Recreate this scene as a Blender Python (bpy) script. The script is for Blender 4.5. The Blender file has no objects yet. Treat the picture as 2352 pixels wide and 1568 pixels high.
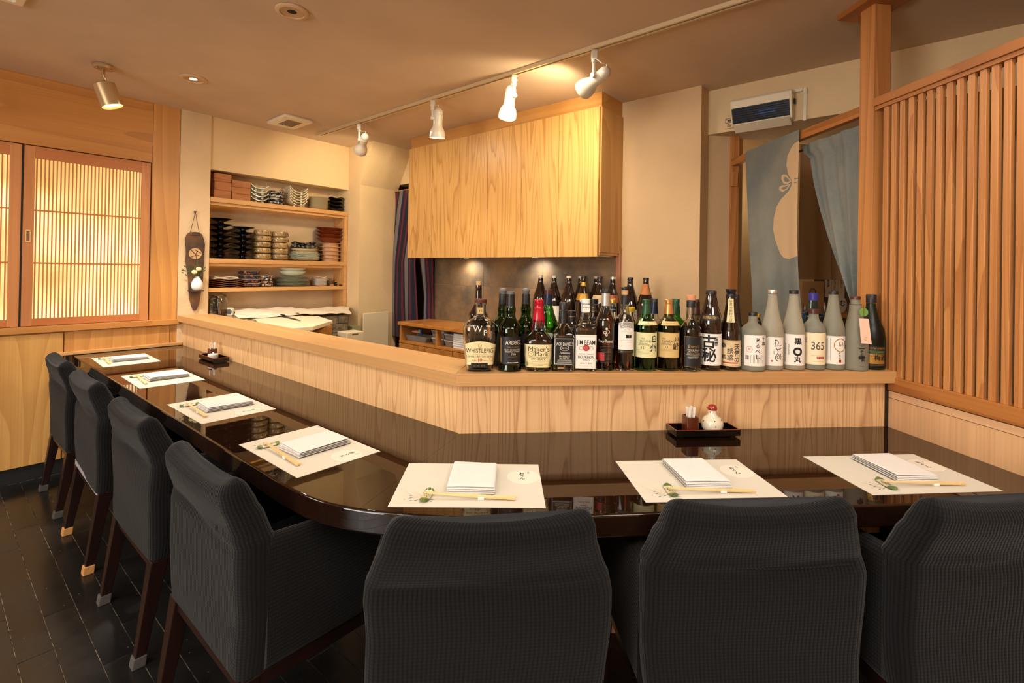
import bpy, bmesh, math, random
from mathutils import Vector, Matrix
rnd = random.Random(7)
# ---------------------------------------------------------------- camera, world, lights, exposure
F_, PX, PY, ROLL, PITCH = 1134.0, 1176.0, 615.3, .0166, .0057
T = .73                     # counter top height; the floor lies at FZ
FZ = .03
H = T + .5515               # lens height
CEIL = 2.357
sc = bpy.context.scene
cam = bpy.data.cameras.new('camera'); camo = bpy.data.objects.new('camera', cam)
sc.collection.objects.link(camo); sc.camera = camo
cam.sensor_width = 36; cam.lens = F_ / 2352 * 36; cam.shift_y = -(784 - PY) / 2352
cam.clip_start = .02
camo.location = (0, 0, H)
camo.rotation_euler = (Matrix.Rotation(math.pi/2 + PITCH, 3, 'X') @ Matrix.Rotation(ROLL, 3, 'Z')).to_euler()
w = bpy.data.worlds.new('world'); sc.world = w; w.use_nodes = True
w.node_tree.nodes['Background'].inputs[0].default_value = (1, .85, .7, 1)
w.node_tree.nodes['Background'].inputs[1].default_value = .02
sc.view_settings.view_transform = 'Standard'; sc.view_settings.look = 'None'
sc.view_settings.exposure = 0.0; sc.view_settings.gamma = 1
sc.view_settings.use_curve_mapping = False
sc.cycles.use_denoising = True
sc.cycles.max_bounces = 7; sc.cycles.diffuse_bounces = 3; sc.cycles.glossy_bounces = 3
sc.cycles.transmission_bounces = 7; sc.cycles.transparent_max_bounces = 8
sc.cycles.sample_clamp_indirect = 4; sc.cycles.adaptive_threshold = .07; sc.cycles.adaptive_min_samples = 16
sc.cycles.caustics_reflective = False; sc.cycles.blur_glossy = .5

# room frames: R = along the left wall / into it (u, v);  D = along the short bar (x, y)
A1 = math.radians(39.8); C1 = math.radians(-5.9)
Ad = Vector((math.sin(A1), math.cos(A1))); Bd = Vector((-math.cos(A1), math.sin(A1)))
Cd = Vector((math.sin(C1), math.cos(C1))); Dd = Vector((math.cos(C1), -math.sin(C1)))
ROTR = math.pi/2 - A1; ROTD = -C1
def PR(u, v, z=0): return Vector((u*Ad.x + v*Bd.x, u*Ad.y + v*Bd.y, z))
def PD(x, y, z=0): return Vector((x*Dd.x + y*Cd.x, x*Dd.y + y*Cd.y, z))
def toR(p): return Vector((p.x*Ad.x + p.y*Ad.y, p.x*Bd.x + p.y*Bd.y, p.z))
def toD(p): return Vector((p.x*Dd.x + p.y*Dd.y, p.x*Cd.x + p.y*Cd.y, p.z))
def ray(px, py):
    a, b = px - PX, py - PY; cr, sr = math.cos(ROLL), math.sin(ROLL)
    x, y = a*cr + b*sr, -a*sr + b*cr; ct, st = math.cos(PITCH), math.sin(PITCH)
    return Vector((x/F_, ct + st*y/F_, st - ct*y/F_))
def onz(px, py, z): r = ray(px, py); t = (z-H)/r.z; return Vector((r.x*t, r.y*t, z))
def onu(px, py, u): r = ray(px, py); t = u/(r.x*Ad.x + r.y*Ad.y); return toR(Vector((r.x*t, r.y*t, r.z*t + H)))
def onv(px, py, v): r = ray(px, py); t = v/(r.x*Bd.x + r.y*Bd.y); return toR(Vector((r.x*t, r.y*t, r.z*t + H)))
def onx(px, py, x): r = ray(px, py); t = x/(r.x*Dd.x + r.y*Dd.y); return toD(Vector((r.x*t, r.y*t, r.z*t + H)))
def ony(px, py, y): r = ray(px, py); t = y/(r.x*Cd.x + r.y*Cd.y); return toD(Vector((r.x*t, r.y*t, r.z*t + H)))
def atdist(px, py, y): r = ray(px, py); t = y/r.y; return Vector((r.x*t, r.y*t, r.z*t + H))

WARM = (1, .92, .80)
def lamp(name, kind, loc, energy, color=WARM, aim=None, **k):
    l = bpy.data.lights.new(name, kind); l.energy = energy; l.color = color
    for a, b in k.items(): setattr(l, a, b)
    o = bpy.data.objects.new(name, l); sc.collection.objects.link(o); o.location = loc
    if aim is not None:
        o.rotation_euler = (Vector(aim) - Vector(loc)).to_track_quat('-Z', 'Y').to_euler()
    return o
LW = 2.3
# ceiling downlights over the counter (two in view, the others assumed, out of frame in the same row)
lamp('downlight_glow', 'SPOT', (-1.851, 2.833, 2.335), 14*LW, aim=(-1.9, 2.85, 0), spot_size=2.2, spot_blend=.8, shadow_soft_size=.035)
lamp('downlight_glow', 'SPOT', (-.941, 2.067, 2.335), 6*LW, aim=(-.8, 1.7, 0), spot_size=2.0, spot_blend=.8, shadow_soft_size=.035)
lamp('downlight_glow', 'SPOT', (.25, 1.20, 2.335), 5.5*LW, aim=(.35, 1.45, 0), spot_size=2.0, spot_blend=.9, shadow_soft_size=.05)  # assumed downlight, unseen above the corner setting
lamp('downlight_glow', 'SPOT', (1.15, 1.10, 2.335), 12*LW, aim=(1.1, 1.5, 0), spot_size=2.0, spot_blend=.9, shadow_soft_size=.05)  # also assumed, unseen above the right end of the counter
# soft fill lights added under the ceiling, out of view
lamp('ceiling_fill', 'AREA', (-1.0, -.6, 2.33), 18*LW, color=(1, .94, .84), shape='RECTANGLE', size=1.6, size_y=1.0)
lamp('ceiling_fill', 'AREA', (-2.9, 1.0, 2.33), 14*LW, color=(1, .94, .84), shape='RECTANGLE', size=.8, size_y=.8)
# added fill behind and left of the camera, as assumed daylight; no window built
lamp('assumed_daylight_fill', 'AREA', (-2.4, -1.9, 1.45), 64*LW, color=(1, .96, .92), aim=(.2, 1.6, 1.5), shape='RECTANGLE', size=2.2, size_y=1.5)
lamp('ceiling_fill', 'AREA', (1.0, -.5, 2.33), 18*LW, color=(1, .94, .84), shape='RECTANGLE', size=1.0, size_y=1.0)  # another added ceiling fill, brightens the bottles and right-hand walls
# fill added over the kitchen between the bar and the hood, no fitting
lamp('kitchen_fill', 'AREA', PR(1.85, 2.9, 2.33), 2.2*LW, color=(1, .90, .74), shape='DISK', size=.35)

lamp('kitchen_fill', 'AREA', PR(1.75, 1.5, 2.33), 7*LW, color=(1, .90, .74), shape='DISK', size=.35)  # second added kitchen fill, lifts the beige wall

# ---------------------------------------------------------------- mesh helpers
class MB:
    def __init__(s): s.v = []; s.f = []; s.uv = []
    def add(s, vs, fs, M=None, uv=None):
        b = len(s.v)
        s.v += [tuple(M @ Vector(p)) if M is not None else tuple(p) for p in vs]
        for i, f in enumerate(fs):
            s.f.append(tuple(b+k for k in f)); s.uv.append(uv[i] if uv else None)
        return s
    def box(s, x0, y0, z0, x1, y1, z1, M=None):
        vs = [(x, y, z) for z in (z0, z1) for y in (y0, y1) for x in (x0, x1)]
        return s.add(vs, [(0,2,3,1),(4,5,7,6),(0,1,5,4),(2,6,7,3),(0,4,6,2),(1,3,7,5)], M)
    def prism(s, pts, z0, z1, M=None):
        n = len(pts); ar = sum(pts[i][0]*pts[(i+1)%n][1]-pts[(i+1)%n][0]*pts[i][1] for i in range(n))
        if ar < 0: pts = pts[::-1]
        vs = [(p[0], p[1], z0) for p in pts] + [(p[0], p[1], z1) for p in pts]
        fs = [tuple(range(n-1, -1, -1)), tuple(range(n, 2*n))] + [(i, (i+1)%n, n+(i+1)%n, n+i) for i in range(n)]
        return s.add(vs, fs, M)
    def rings(s, R, closed=True, cap=(True, True), M=None, uvs=None):
        n = len(R[0]); vs = [p for r in R for p in r]; fs = []; uv = [] if uvs else None
        for j in range(len(R)-1):
            for i in range(n if closed else n-1):
                k = (i+1) % n
                fs.append((j*n+i, j*n+k, (j+1)*n+k, (j+1)*n+i))
                if uvs:
                    u0, u1 = uvs[0][i], uvs[0][i+1]; w0, w1 = uvs[1][j], uvs[1][j+1]
                    uv.append(((u0,w0),(u1,w0),(u1,w1),(u0,w1)))
        if cap[0]: fs.append(tuple(range(n-1, -1, -1)));  uv is not None and uv.append(None)
        if cap[1]: fs.append(tuple((len(R)-1)*n+i for i in range(n))); uv is not None and uv.append(None)
        return s.add(vs, fs, M, uv)
    def lathe(s, prof, n=24, M=None, ex=2, ay=1.0, cap=(True, True)):
        R = []
        for r, z in prof:
            ring = []
            for i in range(n):
                t = 2*math.pi*(i+.5)/n; c, q = math.cos(t), math.sin(t)
                if ex != 2: c = math.copysign(abs(c)**(2/ex), c); q = math.copysign(abs(q)**(2/ex), q)
                ring.append((max(r, 1e-5)*c, max(r, 1e-5)*q*ay, z))
            R.append(ring)
        return s.rings(R, True, cap, M)
    def tube(s, path, r, n=8, M=None, flat=1.0):
        path = [Vector(p) for p in path]; R = []; prev = None
        for i, p in enumerate(path):
            d = (path[min(i+1, len(path)-1)] - path[max(i-1, 0)]).normalized()
            if prev is None:
                a = Vector((0, 0, 1)) if abs(d.z) < .9 else Vector((1, 0, 0)); x = d.cross(a).normalized()
            else: x = (prev - d*prev.dot(d)).normalized()
            prev = x; y = d.cross(x); rr = r[i] if isinstance(r, (list, tuple)) else r
            R.append([tuple(p + x*rr*math.cos(2*math.pi*k/n) + y*rr*flat*math.sin(2*math.pi*k/n)) for k in range(n)])
        return s.rings(R, True, (True, True), M)
    def grid(s, fn, nu, nv, M=None, thick=None):
        vs = [fn(i/nu, j/nv) for j in range(nv+1) for i in range(nu+1)]
        fs = [(j*(nu+1)+i, j*(nu+1)+i+1, (j+1)*(nu+1)+i+1, (j+1)*(nu+1)+i) for j in range(nv) for i in range(nu)]
        uv = [((i/nu, j/nv), ((i+1)/nu, j/nv), ((i+1)/nu, (j+1)/nv), (i/nu, (j+1)/nv)) for j in range(nv) for i in range(nu)]
        return s.add(vs, fs, M, uv)
    def ball(s, c, r, n=12, m=8, sx=1, sy=1, sz=1, M=None):
        prof = [(r*math.sin(math.pi*k/m), -r*math.cos(math.pi*k/m)) for k in range(m+1)]
        TM = Matrix.Translation(c) @ Matrix.Diagonal((sx, sy, sz, 1))
        return s.lathe(prof, n, (M @ TM) if M is not None else TM)

COL = sc.collection
def obj(name, mb, mat, parent=None, smooth=None, bev=0, seg=2, label=None, solid=0, sub=0, loc=None, rz=0):
    me = bpy.data.meshes.new(name); me.from_pydata(mb.v, [], mb.f)
    if any(u is not None for u in mb.uv):
        l = me.uv_layers.new(name='UVMap').data; k = 0
        for f, u in zip(mb.f, mb.uv):
            for q in range(len(f)):
                if u is not None: l[k].uv = u[q]
                k += 1
    if bev or solid:
        bm = bmesh.new(); bm.from_mesh(me)
        if solid:
            bmesh.ops.recalc_face_normals(bm, faces=bm.faces)
            bmesh.ops.solidify(bm, geom=bm.faces[:], thickness=solid)
        if bev:
            es = [e for e in bm.edges if len(e.link_faces) == 2 and e.calc_face_angle(0) > .5]
            bmesh.ops.bevel(bm, geom=es, offset=bev, segments=seg, profile=.5, affect='EDGES', clamp_overlap=True)
        bm.to_mesh(me); bm.free()
    if smooth is not None:
        me.shade_smooth(); me.set_sharp_from_angle(angle=math.radians(smooth if smooth else 50))
    for m in (mat if isinstance(mat, (list, tuple)) else [mat]): me.materials.append(m)
    o = bpy.data.objects.new(name, me); COL.objects.link(o)
    if parent is not None: o.parent = parent
    if loc is not None: o.location = loc
    if rz: o.rotation_euler.z = rz
    if label: o['label'] = label
    if sub:
        md = o.modifiers.new('sub', 'SUBSURF'); md.levels = sub; md.render_levels = sub
    return o
def tag(o, label, cat, group=None, kind=None):
    if label: o['label'] = label
    if cat: o['category'] = cat
    if group: o['group'] = group
    if kind: o['kind'] = kind
    return o
def thing(name, label, cat, loc=(0, 0, 0), rz=0, group=None):
    o = bpy.data.objects.new(name, None); COL.objects.link(o); o.empty_display_size = .05
    o.location = loc; o.rotation_euler = (0, 0, rz)
    return tag(o, label, cat, group)
def struct(name, mb, mat, rot=None, **k):
    o = obj(name, mb, mat, **k); o['kind'] = 'structure'
    if rot is not None: o.rotation_euler.z = rot
    return o
def sgroup(name, rot=0):
    o = bpy.data.objects.new(name, None); COL.objects.link(o); o['kind'] = 'structure'; o.rotation_euler.z = rot; return o
def copy_tree(o, loc, rz=None, label=None, group=None):
    def cp(x, par):
        c = x.copy(); COL.objects.link(c)
        if par is not None: c.parent = par
        for ch in kids.get(x, []): cp(ch, c)
        return c
    kids = {}
    def walk(x):
        kids[x] = list(x.children)
        for c in kids[x]: walk(c)
    walk(o); n = cp(o, None); n.location = loc
    if rz is not None: n.rotation_euler.z = rz
    if label: n['label'] = label
    if group: n['group'] = group
    return n

# ---------------------------------------------------------------- materials
def srgb(r, g, b): return tuple(((c/255+.055)/1.055)**2.4 if c > 10 else c/255/12.92 for c in (r, g, b)) + (1,)
class Mat:
    def __init__(s, name):
        s.m = bpy.data.materials.new(name); s.m.use_nodes = True; s.t = s.m.node_tree; s.n = s.t.nodes; s.l = s.t.links
        s.p = s.n['Principled BSDF']
    def node(s, t, **k):
        n = s.n.new(t)
        for a, b in k.items(): setattr(n, a, b)
        return n
    def link(s, a, b): s.l.new(a, b)
    def coords(s, scale=(1, 1, 1), kind='Object', rand=True):
        tc = s.node('ShaderNodeTexCoord'); mp = s.node('ShaderNodeMapping'); mp.inputs['Scale'].default_value = scale
        s.link(tc.outputs[kind], mp.inputs['Vector'])
        if rand:
            oi = s.node('ShaderNodeObjectInfo'); mu = s.node('ShaderNodeMath', operation='MULTIPLY'); mu.inputs[1].default_value = 37.
            s.link(oi.outputs['Random'], mu.inputs[0]); cb = s.node('ShaderNodeCombineXYZ')
            for i in range(3): s.link(mu.outputs[0], cb.inputs[i])
            s.link(cb.outputs[0], mp.inputs['Location'])
        return mp.outputs[0]
    def noise(s, vec, scale=5, detail=3, rough=.5, dist=0):
        n = s.node('ShaderNodeTexNoise'); n.inputs['Scale'].default_value = scale; n.inputs['Detail'].default_value = detail
        n.inputs['Roughness'].default_value = rough; n.inputs['Distortion'].default_value = dist
        s.link(vec, n.inputs['Vector']); return n.outputs['Fac']
    def math(s, op, a, b=None, clamp=False):
        n = s.node('ShaderNodeMath', operation=op); n.use_clamp = clamp
        for i, x in enumerate((a, b)):
            if x is None: continue
            if isinstance(x, (int, float)): n.inputs[i].default_value = x
            else: s.link(x, n.inputs[i])
        return n.outputs[0]
    def mix(s, f, a, b, bt='MIX'):
        n = s.node('ShaderNodeMix', data_type='RGBA', blend_type=bt)
        for i, x in ((0, f), (6, a), (7, b)):
            if isinstance(x, (int, float)): n.inputs[i].default_value = x
            elif isinstance(x, tuple): n.inputs[i].default_value = x
            else: s.link(x, n.inputs[i])
        return n.outputs[2]
    def ramp(s, f, pts):
        n = s.node('ShaderNodeValToRGB'); e = n.color_ramp.elements
        while len(e) < len(pts): e.new(.5)
        for i, (p, c) in enumerate(pts):
            e[i].position = p; e[i].color = c if isinstance(c, tuple) else (c, c, c, 1)
        s.link(f, n.inputs[0]); return n.outputs[0]
    def bump(s, h, strength=.3, dist=.002):
        n = s.node('ShaderNodeBump'); n.inputs['Strength'].default_value = strength; n.inputs['Distance'].default_value = dist
        s.link(h, n.inputs['Height']); s.link(n.outputs[0], s.p.inputs['Normal'])
    def set(s, **k):
        for a, b in k.items():
            i = s.p.inputs[a.replace('_', ' ')]
            if isinstance(b, (int, float, tuple)): i.default_value = b
            else: s.link(b, i)
        return s
MC = {}
def plain(name, c, rough=.5, metal=0, spec=.5, coat=0, bump=0, bs=80, var=0):
    if name in MC: return MC[name]
    M = Mat(name); col = srgb(*c)
    M.set(Base_Color=col, Roughness=rough, Metallic=metal)
    M.p.inputs['Specular IOR Level'].default_value = spec
    if coat: M.p.inputs['Coat Weight'].default_value = coat; M.p.inputs['Coat Roughness'].default_value = .05
    if bump or var:
        v = M.coords()
        n = M.noise(v, bs, 4)
        if bump: M.bump(n, bump, .002)
        if var: M.set(Base_Color=M.mix(M.ramp(M.noise(v, bs*.12, 3), [(.35, 0.), (.7, 1.)]), col, srgb(*[max(0, min(255, x*(1-var))) for x in c])))
    MC[name] = M.m; return M.m
def wood(name, c1, c2, axis='z', rough=.4, rings=9, scale=1.6, stretch=.14, streak=.35, coat=0, sharp=.5, plane='xz', strength=1.0):
    """flat sawn timber: contour lines of a stretched noise give the cathedral figure, fine streaks the pores"""
    if name in MC: return MC[name]
    M = Mat(name)
    sc_ = {'x': (stretch, 1, 1), 'y': (1, stretch, 1), 'z': (1, 1, stretch)}[axis]
    v = M.coords(tuple(q*scale for q in sc_))
    n = M.noise(v, 1.6, 1.5, .4, .15)
    r = M.math('MULTIPLY', n, float(rings)); r = M.math('FRACT', r)
    line = M.ramp(r, [(0, .0), (sharp*.5, .15), (min(.9, sharp+.35), .85), (.97, 1.), (1, 0.)]) if sharp < 1 else M.ramp(r, [(0, .3), (.08, 0.), (.55, .08), (.82, .5), (.94, 1.), (1, .3)])
    f2 = {'x': (1.2, 150, 150), 'y': (150, 1.2, 150), 'z': (150, 150, 1.2)}[axis]
    v2 = M.coords(f2)
    st = M.noise(v2, 1, 3, .6)
    v3 = M.coords((.8, .8, .8)); bl = M.noise(v3, 1.3, 2)
    c = M.mix(M.math('MULTIPLY', line, .75*strength), srgb(*c1), srgb(*c2))
    c = M.mix(M.math('MULTIPLY', M.ramp(st, [(.4, 0.), (.75, 1.)]), streak), c, srgb(*[int(x*.8) for x in c2]))
    c = M.mix(M.math('MULTIPLY', bl, .25), c, srgb(*[min(255, int(x*.86)) for x in c1]))
    M.set(Base_Color=c, Roughness=rough); M.p.inputs['Coat Weight'].default_value = coat
    M.p.inputs['Coat Roughness'].default_value = .15
    M.bump(M.math('ADD', M.math('MULTIPLY', st, .6), M.math('MULTIPLY', line, .3)), .12, .0008)
    MC[name] = M.m; return M.m
def plaster(name, c, var=.08, bump=.5, scale=9):
    if name in MC: return MC[name]
    M = Mat(name); v = M.coords(rand=False)
    n1 = M.noise(v, scale, 6, .65); n2 = M.noise(v, 2.2, 3); n3 = M.noise(v, 220, 2)
    M.set(Base_Color=M.mix(M.ramp(n2, [(.35, 0.), (.7, 1.)]), srgb(*c), srgb(*[int(x*(1-var)) for x in c])), Roughness=.9)
    M.bump(M.math('ADD', n1, M.math('MULTIPLY', n3, .12)), bump, .012); MC[name] = M.m; return M.m
def glass(name, c, rough=0.0, ior=1.45, tr=1.0):
    if name in MC: return MC[name]
    M = Mat(name); M.set(Base_Color=srgb(*c), Roughness=rough, IOR=ior, Transmission_Weight=tr); MC[name] = M.m; return M.m
def emit(name, c, e):
    if name in MC: return MC[name]
    M = Mat(name); M.set(Base_Color=(0, 0, 0, 1), Emission_Color=srgb(*c), Emission_Strength=e); MC[name] = M.m; return M.m

W_HOOD = wood('hood_ash', (224, 174, 104), (176, 118, 52), 'z', .35, 15, 4.6, .07, .25, sharp=1)
W_HOODH = wood('hood_trim_ash', (206, 150, 84), (184, 128, 66), 'x', .4, 6, 2.0, .1, .3)
W_BAR = wood('bar_front_ash', (236, 190, 138), (176, 120, 72), 'z', .38, 20, 5.0, .085, .2, sharp=1)
W_CAP = wood('bar_cap_oak', (206, 156, 100), (184, 132, 78), 'x', .42, 5, 2.0, .08, .3, strength=.6)
W_WALL = wood('wall_ash', (206, 146, 78), (180, 120, 58), 'z', .4, 8, 2.0, .12, .3)
W_WALLH = wood('wall_ash_level', (198, 136, 70), (172, 110, 52), 'x', .4, 9, 2.2, .12, .3)
W_SHOJI = wood('screen_cedar', (196, 130, 76), (174, 106, 58), 'z', .45, 4, 2.0, .08, .25, strength=.6)
W_SHOJIH = wood('screen_cedar_level', (188, 116, 62), (166, 94, 46), 'x', .45, 4, 2.0, .08, .25, strength=.6)
W_LOW = wood('lower_panel_ash', (214, 162, 92), (188, 132, 66), 'z', .4, 11, 2.2, .13, .3)
W_PINE = wood('lattice_fir', (206, 140, 78), (164, 96, 44), 'z', .45, 14, 5.0, .05, .3, sharp=.6)
W_PINEH = wood('lattice_rail_fir', (186, 118, 56), (150, 84, 34), 'y', .45, 10, 5.0, .05, .35)
W_PALE = wood('pale_sill_ash', (226, 178, 134), (206, 154, 108), 'y', .4, 5, 2.5, .06, .3, strength=.5)
W_PALEV = wood('pale_panel_ash', (228, 178, 130), (206, 152, 104), 'z', .4, 7, 3.0, .05, .35, strength=.4)
W_SHELF = wood('shelf_pine', (212, 162, 102), (188, 132, 74), 'x', .5, 5, 3.0, .08, .3, strength=.6)
W_CAB = wood('old_cabinet_wood', (190, 128, 62), (150, 92, 38), 'z', .35, 8, 3.0, .1, .35)
W_CABH = wood('old_cabinet_top', (196, 130, 60), (160, 98, 40), 'x', .3, 7, 3.0, .1, .35)
W_BOX = wood('serving_box_wood', (178, 112, 58), (150, 86, 40), 'x', .6, 6, 6.0, .1, .35)
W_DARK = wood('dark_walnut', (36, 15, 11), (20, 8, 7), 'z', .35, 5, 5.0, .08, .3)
PL_WALL = plaster('plaster_wall', (226, 196, 150), .06, .35)
PL_ROUGH = plaster('rough_plaster', (224, 194, 152), .09, .8, 7)
PL_CEIL = plaster('ceiling_paint', (208, 182, 154), .05, .12, 5)
PL_BEIGE = plaster('beige_wallcloth', (214, 180, 136), .04, .15, 60)
PL_DIRTY = plaster('niche_plaster', (214, 186, 148), .14, .6, 8)
WHITE_P = plain('cream_plastic', (228, 214, 186), .35, coat=.2)
METAL = plain('brushed_steel', (180, 176, 170), .28, 1)
BLACKM = plain('black_gap', (10, 8, 7), .8)
BLACKP = plain('black_plastic', (18, 17, 17), .35)
INK = plain('black_ink', (16, 14, 14), .6)
GREY_INK = plain('grey_ink', (92, 84, 76), .6)
RED_INK = plain('red_ink', (176, 42, 34), .6)
GOLD_INK = plain('gold_ink', (186, 146, 70), .35, .6)
WHITE_INK = plain('pale_ink', (226, 216, 200), .5)
GREEN_INK = plain('green_ink', (60, 100, 62), .6)
def lacquer():
    M = Mat('counter_lacquer'); v = M.coords(rand=False)
    n = M.noise(v, 3, 3); sc2 = M.noise(M.coords((3, 90, 3), rand=False), 1, 4)
    M.set(Base_Color=M.mix(n, srgb(34, 17, 8), srgb(20, 10, 6)), Roughness=M.ramp(sc2, [(.3, .012), (.8, .03)]), IOR=1.5)
    M.bump(M.noise(v, 14, 2), .02, .003); return M.m
LACQ = lacquer()
def fabric():
    M = Mat('waffle_knit'); tc = M.node('ShaderNodeTexCoord'); sp = M.node('ShaderNodeSeparateXYZ'); M.link(tc.outputs['UV'], sp.inputs[0])
    nz = M.noise(tc.outputs['UV'], 9, 2)
    u = M.math('ADD', M.math('MULTIPLY', sp.outputs[0], 2*math.pi/.0092), M.math('MULTIPLY', nz, 5.))
    v = M.math('ADD', M.math('MULTIPLY', sp.outputs[1], 2*math.pi/.0074), M.math('MULTIPLY', nz, 3.))
    su = M.math('ABSOLUTE', M.math('SINE', M.math('MULTIPLY', u, .5))); sv = M.math('ABSOLUTE', M.math('SINE', M.math('MULTIPLY', v, .5)))
    h = M.math('MULTIPLY', su, M.math('ADD', M.math('MULTIPLY', sv, .45), .55))
    M.set(Base_Color=M.mix(h, srgb(11, 11, 12), srgb(27, 25, 25)), Roughness=.95); M.p.inputs['Sheen Weight'].default_value = .1
    M.p.inputs['Specular IOR Level'].default_value = .05
    M.bump(h, .38, .0025); return M.m
KNIT = fabric()
# ================================================================ SETTING
RIGHT = 1.577     # D frame: plane of the lattice screen
VW = 3.943        # R frame: plane of the left wall
UB = 1.175        # R frame: face of the long bar front
YB = 1.675        # D frame: face of the short bar front
CAPZ = .939
def rmb(): return MB()
# ---- floor with planks
fl = MB().box(-4.2, -2.2, FZ-.1, 4.6, 6.2, FZ-.0016)
FLM = Mat('plank_joint_dust'); v_ = FLM.coords(rand=False)
FLM.set(Base_Color=FLM.mix(FLM.ramp(FLM.noise(v_, 26, 4), [(.42, 0.), (.62, 1.)]), srgb(24, 21, 18), srgb(170, 152, 126)), Roughness=.8)
floor = struct('floor', fl, FLM.m)
PM = Mat('black_floor_plank'); v_ = PM.coords(rand=True)
n1 = PM.noise(v_, 3, 4, .6); n2 = PM.noise(PM.coords((60, 4, 4)), 1, 3); n3 = PM.noise(v_, 60, 2)
c_ = PM.mix(n1, srgb(17, 17, 17), srgb(33, 31, 29)); c_ = PM.mix(PM.ramp(n3, [(.74, 0.), (.80, 1.)]), c_, srgb(110, 98, 82))
PM.set(Base_Color=c_, Roughness=PM.ramp(n1, [(.3, .16), (.75, .38)])); PM.p.inputs['Specular IOR Level'].default_value = .45
PM.bump(PM.math('ADD', n2, n1), .1, .002)
pl = MB().box(-.4365, -.0419, -.006, .4365, .0419, 0)
pme = None; rows = {0: 2.159, 1: 2.379, 2: 1.953, 3: 2.13}
far_ = MB(); pitch = .0852
for i in range(-22, 30):
    u0 = .214 + i*pitch; off = rows.get(i, (i*.317) % .875 + 1.9)
    k = -4
    for k in range(-6, 4):
        a = off + k*.875; b = a + .875
        if b < -2.6 or a > VW or (u0 > 1.2 and a > 1.3): continue
        a_ = a; b_ = min(b, VW)
        near = u0 < 1.2 and u0 > -.75 and b > .55
        if near and b_ - a_ > .86:
            if pme is None:
                o = obj('floor_plank', pl, PM.m, parent=floor, bev=.0007, seg=1); pme = o.data
            else:
                o = bpy.data.objects.new('floor_plank', pme); COL.objects.link(o); o.parent = floor
            o.location = PR(u0+pitch/2, (a_+b_)/2, FZ + rnd.uniform(-.0003, .0003)); o.rotation_euler.z = ROTR + math.pi/2
        elif near:
            o = obj('floor_plank', MB().box(-(b_-a_)/2+.001, -.0419, -.006, (b_-a_)/2-.001, .0419, 0), PM.m, parent=floor)
            o.location = PR(u0+pitch/2, (a_+b_)/2, FZ); o.rotation_euler.z = ROTR + math.pi/2
        else:
            MM = Matrix.Translation(PR(u0+pitch/2, (a_+b_)/2, FZ)) @ Matrix.Rotation(ROTR+math.pi/2, 4, 'Z')
            far_.box(-(b_-a_)/2+.0007, -.0419, -.006, (b_-a_)/2-.0007, .0419, 0, MM)
o = obj('floor_planks_beyond', far_, PM.m, parent=floor); o['kind'] = 'stuff'
# ---- ceiling
struct('ceiling', MB().box(-4.2, -2.2, CEIL, 4.6, 6.2, CEIL+.08), PL_CEIL)
# ---- outer walls behind the camera and to the far sides
struct('wall_rear', MB().box(-4.2, -2.25, FZ, 4.6, -2.15, CEIL), PL_BEIGE)
struct('wall_far', MB().box(2.9, -1.1, FZ, 3.0, 6.0, CEIL), PL_BEIGE)
# ---- left wall (R frame)
wl = sgroup('wall_left', ROTR)
V0, V1 = VW, VW+.24
def wpart(name, x0, z0, x1, z1, mat, y0=V0, y1=V1, **k):
    o = obj(name, MB().box(x0, y0, z0, x1, y1, z1), mat, parent=wl, **k); return o
ZS0, ZS1 = .914, 1.957
wpart('header_board', -2.6, ZS1+.004, .981, CEIL, W_WALLH)
wpart('upright_board', .983, ZS0, 1.138, CEIL, W_WALL, bev=.001)
wpart('backing_board', -2.6, FZ, 1.2, ZS0-.001, W_WALL, V0+.012)
wpart('lower_panel', -.12, .118, .556, .868, W_LOW, V0-.004, V0+.012, bev=.001)
wpart('lower_panel', -.82, .118, -.126, .868, W_LOW, V0-.004, V0+.012, bev=.001)
wpart('lower_panel', -1.6, .118, -.826, .868, W_LOW, V0-.004, V0+.012, bev=.001)
wpart('upper_panel', .562, .118, 1.099, .874, W_WALL, V0+.002, V0+.012, bev=.001)
wpart('upper_panel', 1.101, .5, 1.2, .874, W_WALL, V0+.002, V0+.012, bev=.001)
wpart('kick_board', -2.6, FZ, 1.1, .116, BLACKM, V0+.006, V0+.012)
wpart('sill_board', -2.6, .877, 1.15, ZS0, W_WALLH, V0-.022, V0+.06, bev=.002)
wpart('table_batten', .53, .732, 1.172, .752, W_CAP, V0-.016, V0+.002, bev=.002)
wpart('plaster_pier', 1.14, .6, 1.327, CEIL, PL_ROUGH, V0-.008, V0+.3)
wpart('niche_lintel', 1.327, 1.978, 2.44, CEIL, PL_WALL, V0+.004, V0+.3)
wpart('niche_back', 1.327, .6, 2.44, 1.978, PL_DIRTY, V0+.172, V0+.3)
wpart('outer_wall', -4.5, FZ, -2.6, CEIL, PL_WALL)
# side pier with its sloping haunch towards the doorway
pier = MB()
U0, U1 = 2.44, 2.838
pier.add([(U0, 3.76, FZ), (U0, 3.76, 2.005), (U0, 3.575, CEIL), (U0, 4.2, CEIL), (U0, 4.2, FZ),
          (U1, 3.76, FZ), (U1, 3.76, 2.005), (U1, 3.575, CEIL), (U1, 4.2, CEIL), (U1, 4.2, FZ)],
         [(4,3,2,1,0), (5,6,7,8,9), (0,1,6,5), (1,2,7,6), (2,3,8,7), (3,4,9,8), (4,0,5,9)])
obj('sloping_pier', pier, PL_WALL, parent=wl)
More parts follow.
